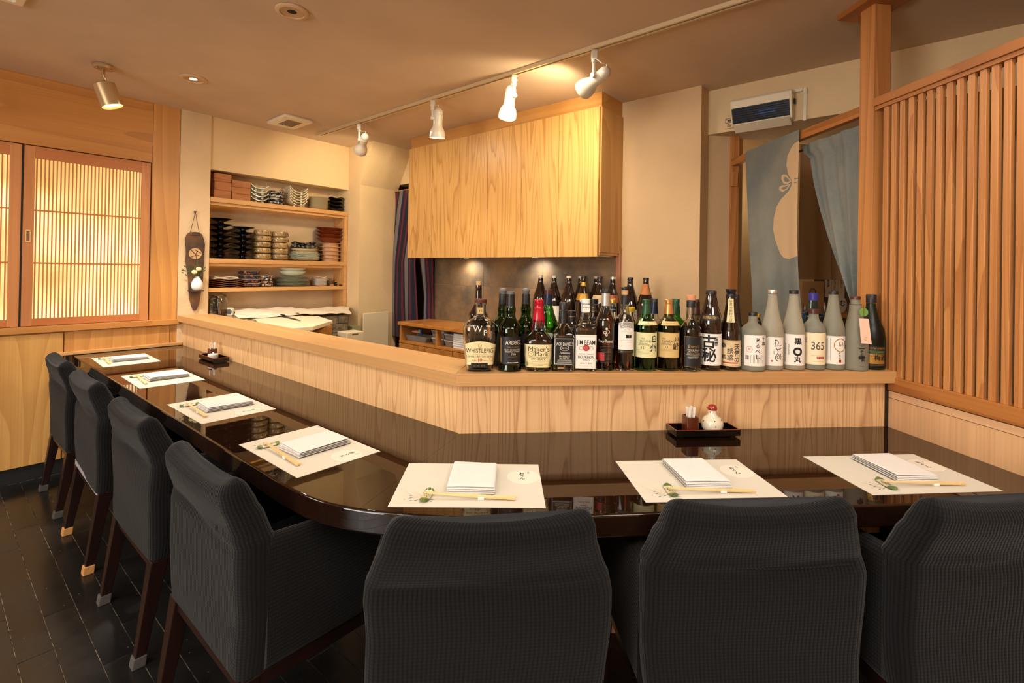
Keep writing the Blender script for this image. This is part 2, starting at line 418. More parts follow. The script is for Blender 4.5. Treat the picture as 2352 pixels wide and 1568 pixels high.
# ---- hood wall (u = 2.839) with the doorway for the striped curtain
wh = sgroup('wall_back', ROTR)
UH = 2.839
obj('plaster_face', MB().box(UH, .98, FZ, UH+.12, 3.25, CEIL), PL_BEIGE, parent=wh)
obj('door_lintel', MB().box(UH, 3.25, 2.06, UH+.12, 4.2, CEIL), PL_WALL, parent=wh)
obj('door_leaf_beyond', MB().box(UH+.35, 3.0, FZ, UH+.38, 4.3, 2.2), plain('olive_door', (112, 92, 36), .5), parent=wh)
obj('door_post', MB().box(UH-.012, 3.235, .86, UH+.02, 3.268, 1.5), W_PINE, parent=wh, bev=.001)
# ---- wall facing the short bar (y = 2.78 in D frame)
wd = sgroup('wall_kitchen', ROTD)
obj('plaster_face', MB().box(1.285, 2.78, FZ, 1.60, 2.9, CEIL), PL_BEIGE, parent=wd)
obj('side_return', MB().box(1.26, 2.78, FZ, 1.285, 2.96, CEIL), PL_BEIGE, parent=wd)
obj('plaster_face', MB().box(1.60, 2.95, FZ, 1.745, 3.05, CEIL), PL_BEIGE, parent=wd)
obj('passage_face', MB().box(1.745, 3.6, FZ, 2.75, 3.7, CEIL), PL_WALL, parent=wd)
obj('passage_side', MB().box(1.745, 2.96, FZ, 1.765, 3.62, CEIL), PL_WALL, parent=wd)
# ---- dropped soffit over the lattice (front face at u = 2.957)
sf = sgroup('wall_soffit', ROTR)
obj('soffit_box', MB().prism([(2.957, 1.004), (2.957, -1.3), (3.9, -1.3), (3.9, .3)], 2.10, CEIL), PL_WALL, parent=sf)
# ---- right wall panel under the lattice (x = 1.577)
wr = sgroup('wall_right', ROTD)
obj('pale_sill_board', MB().box(RIGHT, -.6, .838, RIGHT+.1, 1.70, .863), W_PALE, parent=wr, bev=.0008)
obj('pale_panel', MB().box(RIGHT+.001, -.6, FZ, RIGHT+.1, 1.70, .8365), W_PALEV, parent=wr)
obj('plaster_face', MB().box(RIGHT, -2.6, FZ, RIGHT+.1, -.6, CEIL), PL_BEIGE, parent=wr)

# ---- lattice screen with its posts (one fixed joinery thing)
ls = thing('lattice_screen', 'tall fir lattice screen of thin upright slats standing on the right hand wall panel', 'screen', PD(RIGHT, 1.745, .864), ROTD)
def lpart(name, x0, y0, z0, x1, y1, z1, mat, **k):
    return obj(name, MB().box(x0, y0-1.745, z0-.864, x1, y1-1.745, z1-.864), mat, parent=ls, **k)
lpart('bottom_rail', -.004, -.6, .866, .052, 1.745, .917, W_PINEH, bev=.0015)
lpart('top_rail', -.010, -.6, 1.936, .050, 1.745, 1.968, W_PINEH, bev=.0015)
lpart('top_rail_lip', -.003, -.6, 1.921, .045, 1.745, 1.936, W_PINEH, bev=.001)
y_ = 1.7095
sl = None
while y_ > .30:
    w_ = .0205
    if sl is None:
        sl = obj('slat', MB().box(0, -w_, .917-.864, .013, 0, 1.921-.864), W_PINE, parent=ls, bev=.0008, seg=1); o = sl
    else:
        o = sl.copy(); COL.objects.link(o); o.parent = ls
    o.location = (.002, y_-1.745, 0); y_ -= .03465
# near post from bar to ceiling
pp = thing('timber_post', 'square fir post with ceiling plate between the bottles and the lattice screen', 'post', PD(RIGHT, 1.745, CAPZ-.05), ROTD)
obj('post_shaft', MB().box(-.008, 0, 0, .062, .068, 2.335-CAPZ+.05), W_PINE, parent=pp, bev=.0015)
obj('side_batten', MB().box(.062, .012, 0, .074, .058, 2.335-CAPZ+.05), W_PINE, parent=pp)
obj('ceiling_plate', MB().box(-.05, -.05, 2.335-CAPZ+.05, .11, .14, CEIL-CAPZ+.05), W_PINEH, parent=pp, bev=.001)
# far post, beam, pegs
fp = thing('slim_timber_post', 'slim fir post at the beige wall left of the blue door curtain', 'post', PD(RIGHT, 2.763, FZ), ROTD)
obj('post_shaft', MB().box(0, 0, 0, .05, .030, 2.10-FZ), W_PINE, parent=fp, bev=.001)
obj('rod_block', MB().box(-.006, -.014, 1.80-FZ, .034, 0, 1.885-FZ), W_PINE, parent=fp, bev=.001)
bm_ = thing('curtain_beam', 'level fir beam over the doorway, the blue curtain draped over its left part', 'beam', PD(RIGHT, 2.29, 1.922), ROTD)
obj('beam_body', MB().box(0, -.478, 0, .03, .473, .041), W_PINEH, parent=bm_, bev=.0012)
obj('rod_block', MB().box(.004, -.478, -.085, .034, -.463, -.001), W_PINE, parent=bm_)

# ---- shoji windows in the left wall
PAPER = Mat('glowing_paper'); v_ = PAPER.coords(rand=False)
n_ = PAPER.noise(v_, 3.2, 2, .5)
PAPER.set(Base_Color=srgb(240, 220, 180), Roughness=.9,
          Emission_Color=PAPER.ramp(n_, [(.32, srgb(255, 198, 104)), (.5, srgb(255, 222, 142)), (.66, srgb(255, 240, 186))]),
          Emission_Strength=PAPER.ramp(n_, [(.3, (.72,)*3+(1,)), (.68, (1.25,)*3+(1,))]))
PAPERM = PAPER.m
def shoji(idx, u0, u1, back, handle=False):
    g = sgroup('window_%d' % idx, ROTR); yb = VW + .012 + back; st = .048
    B = lambda a, b, c, d, y0, y1: MB().box(a, y0, b, c, y1, d)
    z0, z1 = ZS0+.002, ZS1
    obj('stile', B(u0, z0, u0+st, z1, yb, yb+.028), W_SHOJI, parent=g, bev=.0012)
    obj('stile', B(u1-st, z0, u1, z1, yb, yb+.028), W_SHOJI, parent=g, bev=.0012)
    obj('rail', B(u0+st, z1-.068, u1-st, z1, yb, yb+.028), W_SHOJIH, parent=g, bev=.001)
    obj('rail', B(u0+st, z0, u1-st, z0+.042, yb, yb+.028), W_SHOJIH, parent=g, bev=.001)
    n = 29; pit = (u1-u0-2*st)/n; a0 = u0+st+pit/2; bar = None
    for i in range(n):
        if bar is None:
            bar = obj('lattice_bar', MB().box(-.0031, 0, z0+.042, .0031, .008, z1-.068), W_SHOJI, parent=g); o = bar
        else: o = bar.copy(); COL.objects.link(o); o.parent = g
        o.location = (a0 + i*pit, yb+.008, 0)
    for z in (1.281, 1.587):
        obj('cross_bar', B(u0+st, z-.0045, u1-st, z+.0045, yb+.0055, yb+.015), W_SHOJIH, parent=g)
    obj('paper_pane', B(u0+st-.004, z0+.03, u1-st+.004, z1-.06, yb+.017, yb+.018), PAPERM, parent=g)
    if handle:
        M = Matrix.Translation((u0+.024, yb, 1.435))
        mb = MB()
        for a, b, c, d in ((-.0115, -.036, .0115, -.027), (-.0115, .027, .0115, .036), (-.0115, -.027, -.0065, .027), (.0065, -.027, .0115, .027)):
            mb.box(a, -.004, b, c, .001, d, M)
        hh = obj('finger_pull', mb, plain('pale_pull_wood', (214, 166, 110), .4), parent=g, bev=.0008)
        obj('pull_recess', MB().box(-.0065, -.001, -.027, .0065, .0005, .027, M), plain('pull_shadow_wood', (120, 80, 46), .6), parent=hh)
shoji(1, .373, .977, 0, True)
shoji(2, -.30, .366, .0)
shoji(3, -.97, -.306, .0)
gl = MB().box(-1.0, VW+.03, ZS0-.001, .98, VW+.05, ZS0+.001)
obj('track_groove', MB().box(.366, VW+.01, ZS0, .373, VW+.03, ZS1), BLACKM, parent=wl)

# ================================================================ BAR
# long bar partition + short bar partition
bp = thing('bar_partition', 'pale ash bar front in two runs meeting behind the dark counter', 'bar', PR(UB, 1.204, FZ))
inv = Matrix.Translation(-PR(UB, 1.204, FZ))
MRf = inv @ Matrix.Rotation(ROTR, 4, 'Z'); MDf = inv @ Matrix.Rotation(ROTD, 4, 'Z')
def rot_obj(name, mb, mat, parent, base, rot, **k):
    """mesh given in frame coordinates (rot), placed as a child of a thing at base"""
    o = obj(name, mb, mat, parent=parent, **k)
    o.location = (-base[0], -base[1], -base[2]); o.rotation_euler.z = rot; return o
b0 = PR(UB, 1.204, FZ)
rot_obj('long_front_panel', MB().box(UB, 1.204, FZ, UB+.03, VW, CAPZ-.0425), wood('bar_front_ash_y', (240, 194, 138), (196, 142, 90), 'z', .38, 18, 5.0, .08, .2, sharp=1), bp, b0, ROTR)
rot_obj('short_front_panel', MB().box(0, YB, FZ, RIGHT, YB+.03, CAPZ-.0425), W_BAR, bp, b0, ROTD)
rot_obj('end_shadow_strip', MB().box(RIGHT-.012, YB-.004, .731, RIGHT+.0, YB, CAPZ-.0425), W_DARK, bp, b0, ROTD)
# cap boards: outer corner at the measured mitre, slight overhang
k0 = onz(1043.8, 858.7, CAPZ); kc = toR(k0); kd = toD(k0)
uo = UB-.036; yo = YB-.034
# corner of the two outer lines
def line_x(p, d, q, e):   # intersection in xy
    det = d.x*(-e.y) + e.x*d.y; t = ((q.x-p.x)*(-e.y) + e.x*(q.y-p.y))/det; return Vector((p.x+d.x*t, p.y+d.y*t, 0))
def corner(u, y): return line_x(PR(u, 0), Bd, PD(0, y), Dd)
KO, KI = corner(uo, yo), corner(UB+.17, YB+.205)
bs = thing('bar_shelf', 'thick oak shelf board capping the bar, bottles lined up on its short run', 'shelf', (0, 0, CAPZ))
def poly(name, pts, z0, z1, mat, parent, base=(0, 0, 0), rot=0, **k):
    """world xy polygon -> object whose local frame is turned by rot so the grain runs along it"""
    R = Matrix.Rotation(-rot, 4, 'Z')
    P = [R @ (Vector((p[0]-base[0], p[1]-base[1], 0))) for p in pts]
    o = obj(name, MB().prism([(p.x, p.y) for p in P], z0-base[2], z1-base[2]), mat, parent=parent, **k)
    o.rotation_euler.z = rot; return o
ends = onz(2049, 850, CAPZ)
xe = toD(ends).x
poly('long_board', [KO, PR(uo, VW-.012), PR(UB+.17, VW-.012), KI], CAPZ-.043, CAPZ, wood('bar_cap_oak_y', (204, 156, 100), (182, 132, 78), 'y', .42, 5, 2.2, .07, .3, strength=.6), bs, (0, 0, CAPZ), ROTR, bev=.0015)
poly('short_board', [KO, PD(xe, yo), PD(xe, YB+.07), PD(1.9, YB+.07), PD(1.9, YB+.205), KI], CAPZ-.043, CAPZ, W_CAP, bs, (0, 0, CAPZ), ROTD, bev=.0015)
# ---- lacquered counter
UE, YE = .597, 1.098
cp = [(UE, 1.36), (.5975, 1.24), (.6125, 1.10), (.652, .988), (.704, .898)]
curve = [PR(u, v) for u, v in cp] + [PD(x, y) for x, y in ((-.036, 1.116), (.05, 1.103), (.13, YE))]
def catmull(P, n=10):
    out = []
    for i in range(len(P)-1):
        p0, p1, p2, p3 = P[max(i-1, 0)], P[i], P[i+1], P[min(i+2, len(P)-1)]
        for k in range(n):
            t = k/n; out.append(.5*((2*p1) + (p2-p0)*t + (2*p0-5*p1+4*p2-p3)*t*t + (3*p1-p0-3*p2+p3)*t**3))
    return out + [P[-1]]
cv = catmull(curve)
MI = onz(828, 1169, T); im = min(range(len(cv)), key=lambda i: (cv[i]-Vector((MI.x, MI.y, 0))).length)
CC = corner(UB, YB)
ct = thing('counter_table', 'dark brown lacquered L-shaped counter with a rounded outer corner', 'counter', (0, 0, FZ))
left_pts = [CC, PR(UB, VW-.001), PR(UE, VW-.001)] + cv[:im+1]
right_pts = [CC] + cv[im:] + [PD(RIGHT-.001, YE), PD(RIGHT-.001, YB)]
def slab(name, pts, edge_ids):
    P = [Vector((p.x, p.y, 0)) for p in pts]
    o = obj(name, MB().prism([(p.x, p.y) for p in P], T-.055-FZ, T-FZ), LACQ, parent=ct)
    o.data.shade_smooth(); o.data.set_sharp_from_angle(angle=math.radians(35)); md = o.modifiers.new('edge_round', 'BEVEL'); md.width = .006; md.segments = 4; md.limit_method = 'WEIGHT'
    at = o.data.attributes.new('bevel_weight_edge', 'FLOAT', 'EDGE'); n = len(P); base = o.data.vertices
    key = {(round(p.x, 5), round(p.y, 5)): i for i, p in enumerate(P)}
    for e in o.data.edges:
        a, b = base[e.vertices[0]].co, base[e.vertices[1]].co
        if abs(a.z-b.z) > 1e-5: continue
        i, j = key[(round(a.x, 5), round(a.y, 5))], key[(round(b.x, 5), round(b.y, 5))]
        if {i, j} <= edge_ids: at.data[e.index].value = 1.0
    md.width = .006; wn = o.modifiers.new('face_normals', 'WEIGHTED_NORMAL'); wn.keep_sharp = True; wn.weight = 100; md.harden_normals = True
    return o
# pull the two slabs a hair apart at the mitre
def shrink(pts, s):
    d = (cv[im]-CC).normalized(); nrm = Vector((d.y, -d.x, 0))*s
    return [p + nrm*.0002 if (p-CC).length < 1e-6 or (p-cv[im]).length < 1e-6 else p for p in pts]
slab('table_top', shrink(left_pts, -1), set(range(2, len(left_pts)))); slab('table_top', shrink(right_pts, 1), set(range(1, len(right_pts)-1)))
# apron and supports below
obj('apron', MB().prism([tuple(p[:2]) for p in [PR(UB-.02, VW-.01), PR(UE+.16, VW-.01), PR(UE+.16, 1.45), PD(.05, YE+.18), PD(RIGHT-.01, YE+.18), PD(RIGHT-.01, YB-.01), CC]], T-.12-FZ, T-.0556-FZ), W_DARK, parent=ct)
for p in (PR(.9, 3.7), PR(.9, 2.4), PD(.2, 1.45), PD(1.4, 1.45)):
    obj('support_post', MB().box(-.03, -.03, 0, .03, .03, T-.12-FZ, Matrix.Translation((p.x, p.y, 0))), W_DARK, parent=ct)
nb = thing('table_end_bracket', 'small black bracket with wooden block under the far end of the counter', 'bracket', PR(.572, VW, .70), ROTR)
obj('black_plate', MB().box(-.004, -.012, -.045, .012, -.003, .03), BLACKP, parent=nb)
obj('wood_block', MB().box(-.03, -.02, -.065, .022, -.003, -.047), W_WALL, parent=nb, bev=.001)

# ================================================================ HOOD CABINET
hb = PR(2.571, 1.471, 1.373)
hc = thing('hood_cabinet', 'large ash cabinet with six doors hanging from the ceiling over the kitchen', 'cabinet', hb, ROTR)
HL = 3.247-1.471
obj('carcass', MB().box(.004, .004, .012, UH-2.571-.001, HL-.004, 2.262-1.373), W_HOOD, parent=hc)
obj('side_panel', MB().box(.0, -.004, .028, UH-2.571-.001, .004, 2.262-1.373), wood('hood_side_ash', (206, 156, 90), (178, 126, 66), 'z', .35, 11, 2.4, .10, .25), parent=hc)
obj('top_trim', MB().box(.008, .004, 2.264-1.373, UH-2.571-.001, HL, CEIL-1.373-.001), wood('hood_trim_ash_y', (206, 150, 84), (184, 128, 66), 'y', .4, 6, 2.0, .1, .3), parent=hc)
ed = [onu(x, 591, 2.571).y-1.471 for x in (939, 993, 1055, 1120, 1198, 1283, 1375)]
for a, b in zip(ed[:-1], ed[1:]):
    obj('door', MB().box(-.016, b+.0016, 0, .003, a-.0016, 2.262-1.373), W_HOOD, parent=hc, bev=.001)
for e_ in ed[1:-1]: obj('door_gap_shade', MB().box(.0031, e_-.004, .013, .0039, e_+.004, 2.262-1.373), BLACKM, parent=hc)  # black strips paint in the shade between the doors
for y_ in (1.30, .62):  # unseen lamps under the hood, assumed from the glow on the splash-back
    hl = obj('assumed_hood_lamp', MB().lathe([(.022, .011), (.024, .006), (.02, .003)], 20, Matrix.Translation((.19, y_, 0))), emit('assumed_hood_glow', (255, 226, 170), 4), parent=hc)
    lamp('assumed_hood_glow', 'SPOT', PR(2.571+.16, 1.471+y_, 1.355), 2.2*LW, aim=PR(2.571+.26, 1.471+y_, 1.15), spot_size=2.4, spot_blend=1, shadow_soft_size=.02)
obj('steel_filter', MB().box(.03, .03, .004, .24, HL-.05, .013), METAL, parent=hc)
# splash-back sheets (stone patterned sheet in two heights)
ST = Mat('brown_stone_sheet'); v_ = ST.coords(rand=True)
a_ = ST.noise(v_, 4, 6, .65); b_ = ST.noise(ST.coords((1, 1, .35)), 30, 4)
ST.set(Base_Color=ST.mix(ST.ramp(a_, [(.35, 0.), (.65, 1.)]), srgb(96, 86, 72), ST.mix(b_, srgb(164, 118, 70), srgb(140, 126, 100))), Roughness=.42)
ST.p.inputs['Metallic'].default_value = .1; ST.bump(b_, .25, .002)
sb = thing('splash_back', 'brown grey stone sheet splashback behind the tall sake bottles', 'splashback', PR(UH, 1.5, .86), ROTR)
HS = .52; 
for i in range(3):
    a = .0 + i*.575; b = min(a+.573, 1.725)
    obj('stone_sheet', MB().box(-.006, a, .001, -.001, b, .295), ST.m, parent=sb)
    obj('stone_sheet', MB().box(-.006, a, .297, -.001, b, HS+.02), ST.m, parent=sb)
obj('steel_edge', MB().box(-.010, 1.726, 0, -.001, 1.734, HS+.02), METAL, parent=sb)
obj('copper_edge', MB().box(-.02, -.035, 0, -.001, -.004, HS+.06), plain('copper_trim', (190, 126, 92), .4), parent=sb, bev=.002)
# ================================================================ CHAIRS
def rrect(hw, hh, r, n=5, cx=0, cy=0):
    pts = []
    for sx, sy, a0 in ((1, -1, -90), (1, 1, 0), (-1, 1, 90), (-1, -1, 180)):
        for k in range(n+1):
            a = math.radians(a0 + 90*k/n); pts.append((cx + sx*(hw-r) + r*math.cos(a), cy + sy*(hh-r) + r*math.sin(a)))
    return pts
def dens(pts, step):
    out = []
    for i in range(len(pts)):
        a, b = Vector(pts[i]), Vector(pts[(i+1) % len(pts)]); n = max(1, int((b-a).length/step))
        for k in range(n): out.append(tuple(a + (b-a)*k/n))
    return out
def arclen(ring):
    L = [0]
    for i in range(len(ring)): L.append(L[-1] + (Vector(ring[(i+1) % len(ring)])-Vector(ring[i])).length)
    return L
CHZ = Matrix.Translation((0, 0, -FZ))
def interp(tab, z):
    for a, b in zip(tab[:-1], tab[1:]):
        if a[0] <= z <= b[0]:
            t = (z-a[0])/(b[0]-a[0]); t = t*t*(3-2*t)*.5 + t*.5
            return [a[i]*(1-t) + b[i]*t for i in range(1, len(a))]
    return list(tab[-1][1:]) if z > tab[0][0] else list(tab[0][1:])
BACK = [  # z, rear y, half width, thickness
    (.345, .000, .242, .075), (.40, -.002, .246, .085), (.55, -.006, .252, .085), (.62, -.006, .256, .085), (.650, -.002, .252, .083),
    (.668, -.006, .243, .08), (.70, -.016, .232, .082), (.735, -.028, .218, .078), (.766, -.032, .211, .068), (.784, -.024, .203, .05), (.792, -.008, .190, .022), (.7935, .002, .178, .006)]
def make_chair(name, sock, label, lining=False, seed=1):
    rg = random.Random(seed)
    t = thing(name, label, 'chair', (0, 0, 0))
    zs = [.345 + i*.0125 for i in range(25)] + [.652, .662, .672, .69, .71, .73, .745, .757, .766, .774, .781, .786, .790, .792, .7935]
    zs = sorted(set(round(z, 4) for z in zs)); R = []; nominal = None
    ph = [rg.uniform(0, 6.28) for _ in range(6)]
    for z in zs:
        ry, hw, th = interp(BACK, z)
        base = dens(rrect(.25, .042, .03), .012)
        ring = []
        for x, y in base:
            X = x/.25*hw; Y = ry + (y+.042)/.084*th; Z = z
            k = max(0, min(1, (z-.60)/.2)); q = min(1, abs(X)/max(hw, .01))
            Z -= k*.020*(1-q**2.2)
            # cover wrinkles by the arm line, gentle bow of the upholstery
            f = math.exp(-((z-.655)/.012)**2)
            Y += f*.005*math.sin(11*X+ph[0]) * (1 if Y < .03 else 0)
            if Y < .03: Y += .0035*math.sin(7*X+ph[1]+14*z)*math.sin(9*z+ph[2])
            X += .003*math.sin(22*z+ph[3])
            ring.append((X, Y, Z))
        R.append(ring)
    ul = arclen(dens(rrect(.25, .042, .03), .012)); wl_ = [z for z in zs]
    obj('backrest', MB().rings(R, True, (True, True), CHZ, (ul, wl_)), KNIT, parent=t, smooth=60)
    for sx in (-1, 1):
        ys = [.055, .08, .14, .22, .30, .38, .43, .46, .475, .48]; R = []
        for y in ys:
            e = max(0, (y-.45)/.03); top = .652 - .03*((y-.055)/.42); in_ = .03*(1-math.sqrt(max(0, 1-e*e)))*.7
            ring = [(sx*(.226) + px_*(1-in_*6), y, .345 + (top-.345)/2 + pz_*((top-.345)/2-in_)/.155) for px_, pz_ in dens(rrect(.027, .155, .024), .02)]
            R.append(ring if sx > 0 else ring[::-1])
        ul2 = arclen(dens(rrect(.027, .155, .024), .02))
        obj('armrest', MB().rings(R, True, (True, True), CHZ, (ul2, ys)), KNIT, parent=t, smooth=60)
    R = []
    for z, k in ((.345, .97), (.36, 1), (.43, 1), (.455, .97), (.465, .9)):
        R.append([(x*k, .275 + y*k, z) for x, y in dens(rrect(.198, .195, .03), .02)])
    ul3 = arclen(dens(rrect(.198, .195, .03), .02))
    obj('seat', MB().rings(R, True, (True, True), CHZ, (ul3, [0, .015, .085, .11, .12])), KNIT, parent=t, smooth=60)
    for nm, b in (('rear_rail', (-.236, .008, .236, .032)), ('front_rail', (-.236, .445, .236, .469)), ('side_rail', (-.240, .032, -.216, .445)), ('side_rail', (.216, .032, .240, .445))):
        obj(nm, MB().box(b[0], b[1], .310, b[2], b[3], .345, CHZ), W_DARK, parent=t, bev=.002)
    for sx in (-1, 1):
        for y0, y1, rear in ((.026, -.024, True), (.452, .462, False)):
            R = []
            for z, k in ((FZ, 0.), (.3435, 1.)):
                h = .0135 + .010*k; x = sx*(.222 - .004*k); y = y1 + (y0-y1)*k
                R.append([(x-h, y-h, z), (x+h, y-h, z), (x+h, y+h, z), (x-h, y+h, z)])
            lg = obj('leg', MB().rings(R, True, (True, True), CHZ), W_DARK, parent=t, bev=.002)
            x = sx*.222; h = .0185
            R = [[(x-h, y1-h, FZ), (x+h, y1-h, FZ), (x+h, y1+h, FZ), (x-h, y1+h, FZ)], [(x-h*.96, y1-h*.96+.004, FZ+.033), (x+h*.96, y1-h*.96+.004, FZ+.033), (x+h*.96, y1+h*.96+.004, FZ+.033), (x-h*.96, y1+h*.96+.004, FZ+.033)]]
            if rear: obj('leg_sock', MB().rings(R, True, (True, True), CHZ), sock, parent=lg, bev=.003)
    if lining:
        R = []
        for z, k in ((.334, 1.0), (.352, 1.0)):
            R.append([(x, y+.036, z+.009*(1-x/.24)) for x, y in dens(rrect(.2405, .037, .03), .012)])
        obj('lining_hem', MB().rings(R, True, (True, True), CHZ, (ul, [0, .04])), plain('grey_lilac_lining', (150, 146, 152), .95), parent=t, smooth=60, label='pale grey lining showing below the dark cover')
    return t
SOCKG = plain('grey_felt_sock', (74, 70, 66), .9, bump=.4, bs=200); SOCKT = plain('tan_leather_sock', (196, 140, 80), .6, bump=.3, bs=200)
GRP = 'upholstered armchairs along the counter'
def put(t, loc, rz, label): t.location = loc; t.rotation_euler.z = rz; t['label'] = label; t['group'] = GRP
RL = ROTR - math.pi/2          # chairs of the long run look along +u
c0 = make_chair('counter_armchair', SOCKG, '', seed=3)
UC = .478
put(c0, PR(UC, 3.49, FZ), RL, 'dark knit-covered armchair at the far end of the counter, by the wood panelled wall')
c1 = make_chair('counter_armchair', SOCKT, '', lining=True, seed=5)
put(c1, PR(UC, 2.81, FZ), RL, 'dark knit-covered armchair with tan leg socks and a pale lining edge')
c2 = copy_tree(c0, PR(UC, 2.095, FZ), RL); put(c2, PR(UC, 2.095, FZ), RL, 'dark knit-covered armchair between the tan-socked chair and the nearest chair of the long run')
c3 = make_chair('counter_armchair', SOCKG, '', seed=11)
put(c3, PR(UC-.008, 1.405, FZ), RL + .0, 'nearest dark knit-covered armchair of the long run, its side and arm in full view')
c4 = make_chair('counter_armchair', SOCKG, '', seed=17)
put(c4, PD(.072, .995, FZ), ROTD+.02, 'dark knit-covered armchair seen from behind at the rounded corner of the counter')
c5 = make_chair('counter_armchair', SOCKG, '', seed=23)
put(c5, PD(.662, 1.02, FZ), ROTD-.03, 'dark knit-covered armchair seen from behind with a stitched seam across its back')
c6 = copy_tree(c5, PD(1.235, 1.0, FZ), ROTD+.02); put(c6, PD(1.235, 1.0, FZ), ROTD+.02, 'dark knit-covered armchair cut by the right edge of the photo')
# stitched seam of the fifth chair
mb = MB()
for i in range(44):
    x = -.205 + i*.0095; z = .655 - .010*math.cos(x*9) - .008*math.sin(x*5)
    mb.ball((x, -.0065-.003, z-FZ), .0019, 6, 4, 1.5, .6, .8)
so = obj('seam_stitches', mb, BLACKM, parent=c5); so['kind'] = 'stuff'

# ================================================================ TEXT
FC = bpy.data.curves
def text_geo(s, size=1.0, bold=0, sx=1.0, align='CENTER', shear=0, space=1.0):
    c = FC.new('t', 'FONT'); c.body = s; c.size = size; c.align_x = align; c.align_y = 'CENTER'; c.offset = bold; c.shear = shear; c.space_character = space
    c.resolution_u = 3
    o = bpy.data.objects.new('t', c); COL.objects.link(o)
    dg = bpy.context.evaluated_depsgraph_get(); ev = o.evaluated_get(dg); me = ev.to_mesh()
    vs = [(v.co.x*sx, v.co.y) for v in me.vertices]; fs = [tuple(p.vertices) for p in me.polygons]
    ev.to_mesh_clear(); bpy.data.objects.remove(o); FC.remove(c)
    return vs, fs
def text_mb(s, size, pos=(0, 0), vert=False, **k):
    """returns vertices (x, y) and faces; vertical writing stacks the characters"""
    if not vert:
        vs, fs = text_geo(s, size, **k); return [(x+pos[0], y+pos[1]) for x, y in vs], fs
    V, Fc = [], []
    for i, ch in enumerate(s):
        vs, fs = text_geo(ch, size, **k); b = len(V)
        V += [(x+pos[0], y+pos[1]-i*size*1.02) for x, y in vs]; Fc += [tuple(b+q for q in f) for f in fs]
    return V, Fc
def cut(V, Fc, step):
    """subdivide a flat glyph mesh along x so it can bend"""
    bm = bmesh.new(); vv = [bm.verts.new((x, y, 0)) for x, y in V]
    for f in Fc:
        try: bm.faces.new([vv[i] for i in f])
        except ValueError: pass
    if V:
        x0, x1 = min(p[0] for p in V), max(p[0] for p in V); n = int((x1-x0)/step)
        for i in range(1, n+1):
            bmesh.ops.bisect_plane(bm, geom=bm.verts[:]+bm.edges[:]+bm.faces[:], plane_co=(x0+i*step, 0, 0), plane_no=(1, 0, 0))
    bm.verts.index_update(); r = [(v.co.x, v.co.y) for v in bm.verts], [tuple(v.index for v in f.verts) for f in bm.faces]; bm.free(); return r

# ================================================================ PLACE SETTINGS
MATC = Mat('placemat_paper'); MATC.set(Base_Color=srgb(208, 199, 182), Roughness=.75); MATC.bump(MATC.noise(MATC.coords(rand=False), 300, 2), .05, .001); MATC = MATC.m
OVAL = plain('oval_print', (224, 212, 194), .7); OVALR = plain('oval_rim_print', (236, 230, 220), .7)
CLOTH = Mat('white_towel'); v_ = CLOTH.coords()
CLOTH.set(Base_Color=srgb(220, 214, 208), Roughness=.95); CLOTH.bump(CLOTH.math('ADD', CLOTH.noise(v_, 500, 2), CLOTH.noise(v_, 30, 3)), .35, .0015); CLOTH = CLOTH.m
BAMB = wood('chopstick_wood', (240, 206, 146), (224, 184, 118), 'x', .5, 4, 8, .05, .2)
GREENG = plain('green_glaze', (112, 136, 66), .15, coat=.4, var=.5, bs=300); CREAMG = plain('cream_glaze', (220, 210, 172), .2, coat=.5, var=.2, bs=200)
MUD = plain('brown_hole_glaze', (44, 28, 20), .3)
def flat(name, mb_, mat, par, **k): return obj(name, mb_, mat, parent=par, **k)
mat_tx = text_mb('おぐん', .0155, (.134, .063), vert=True, bold=.0004)
mat_sm = text_mb('三え', .007, (.152, .074), vert=True, bold=.0001)
def ell(cx, cy, a, b, n=40): return [(cx+a*math.cos(2*math.pi*i/n), cy+b*math.sin(2*math.pi*i/n)) for i in range(n)]
def strip(P, w0, w1=None):
    """flat ribbon polygon along points"""
    P = [Vector(p) for p in P]; L, Rr = [], []; w1 = w0 if w1 is None else w1
    for i, p in enumerate(P):
        d = (P[min(i+1, len(P)-1)]-P[max(i-1, 0)]).normalized(); n = Vector((-d.y, d.x)); ww = w0+(w1-w0)*i/(len(P)-1)
        L.append(p+n*ww/2); Rr.append(p-n*ww/2)
    return L, Rr
def ribbon(mb, P, z, w0, w1=None):
    L, Rr = strip(P, w0, w1); n = len(L)
    mb.add([(p.x, p.y, z) for p in L]+[(p.x, p.y, z) for p in Rr], [(i, n+i, n+i+1, i+1) for i in range(n-1)])
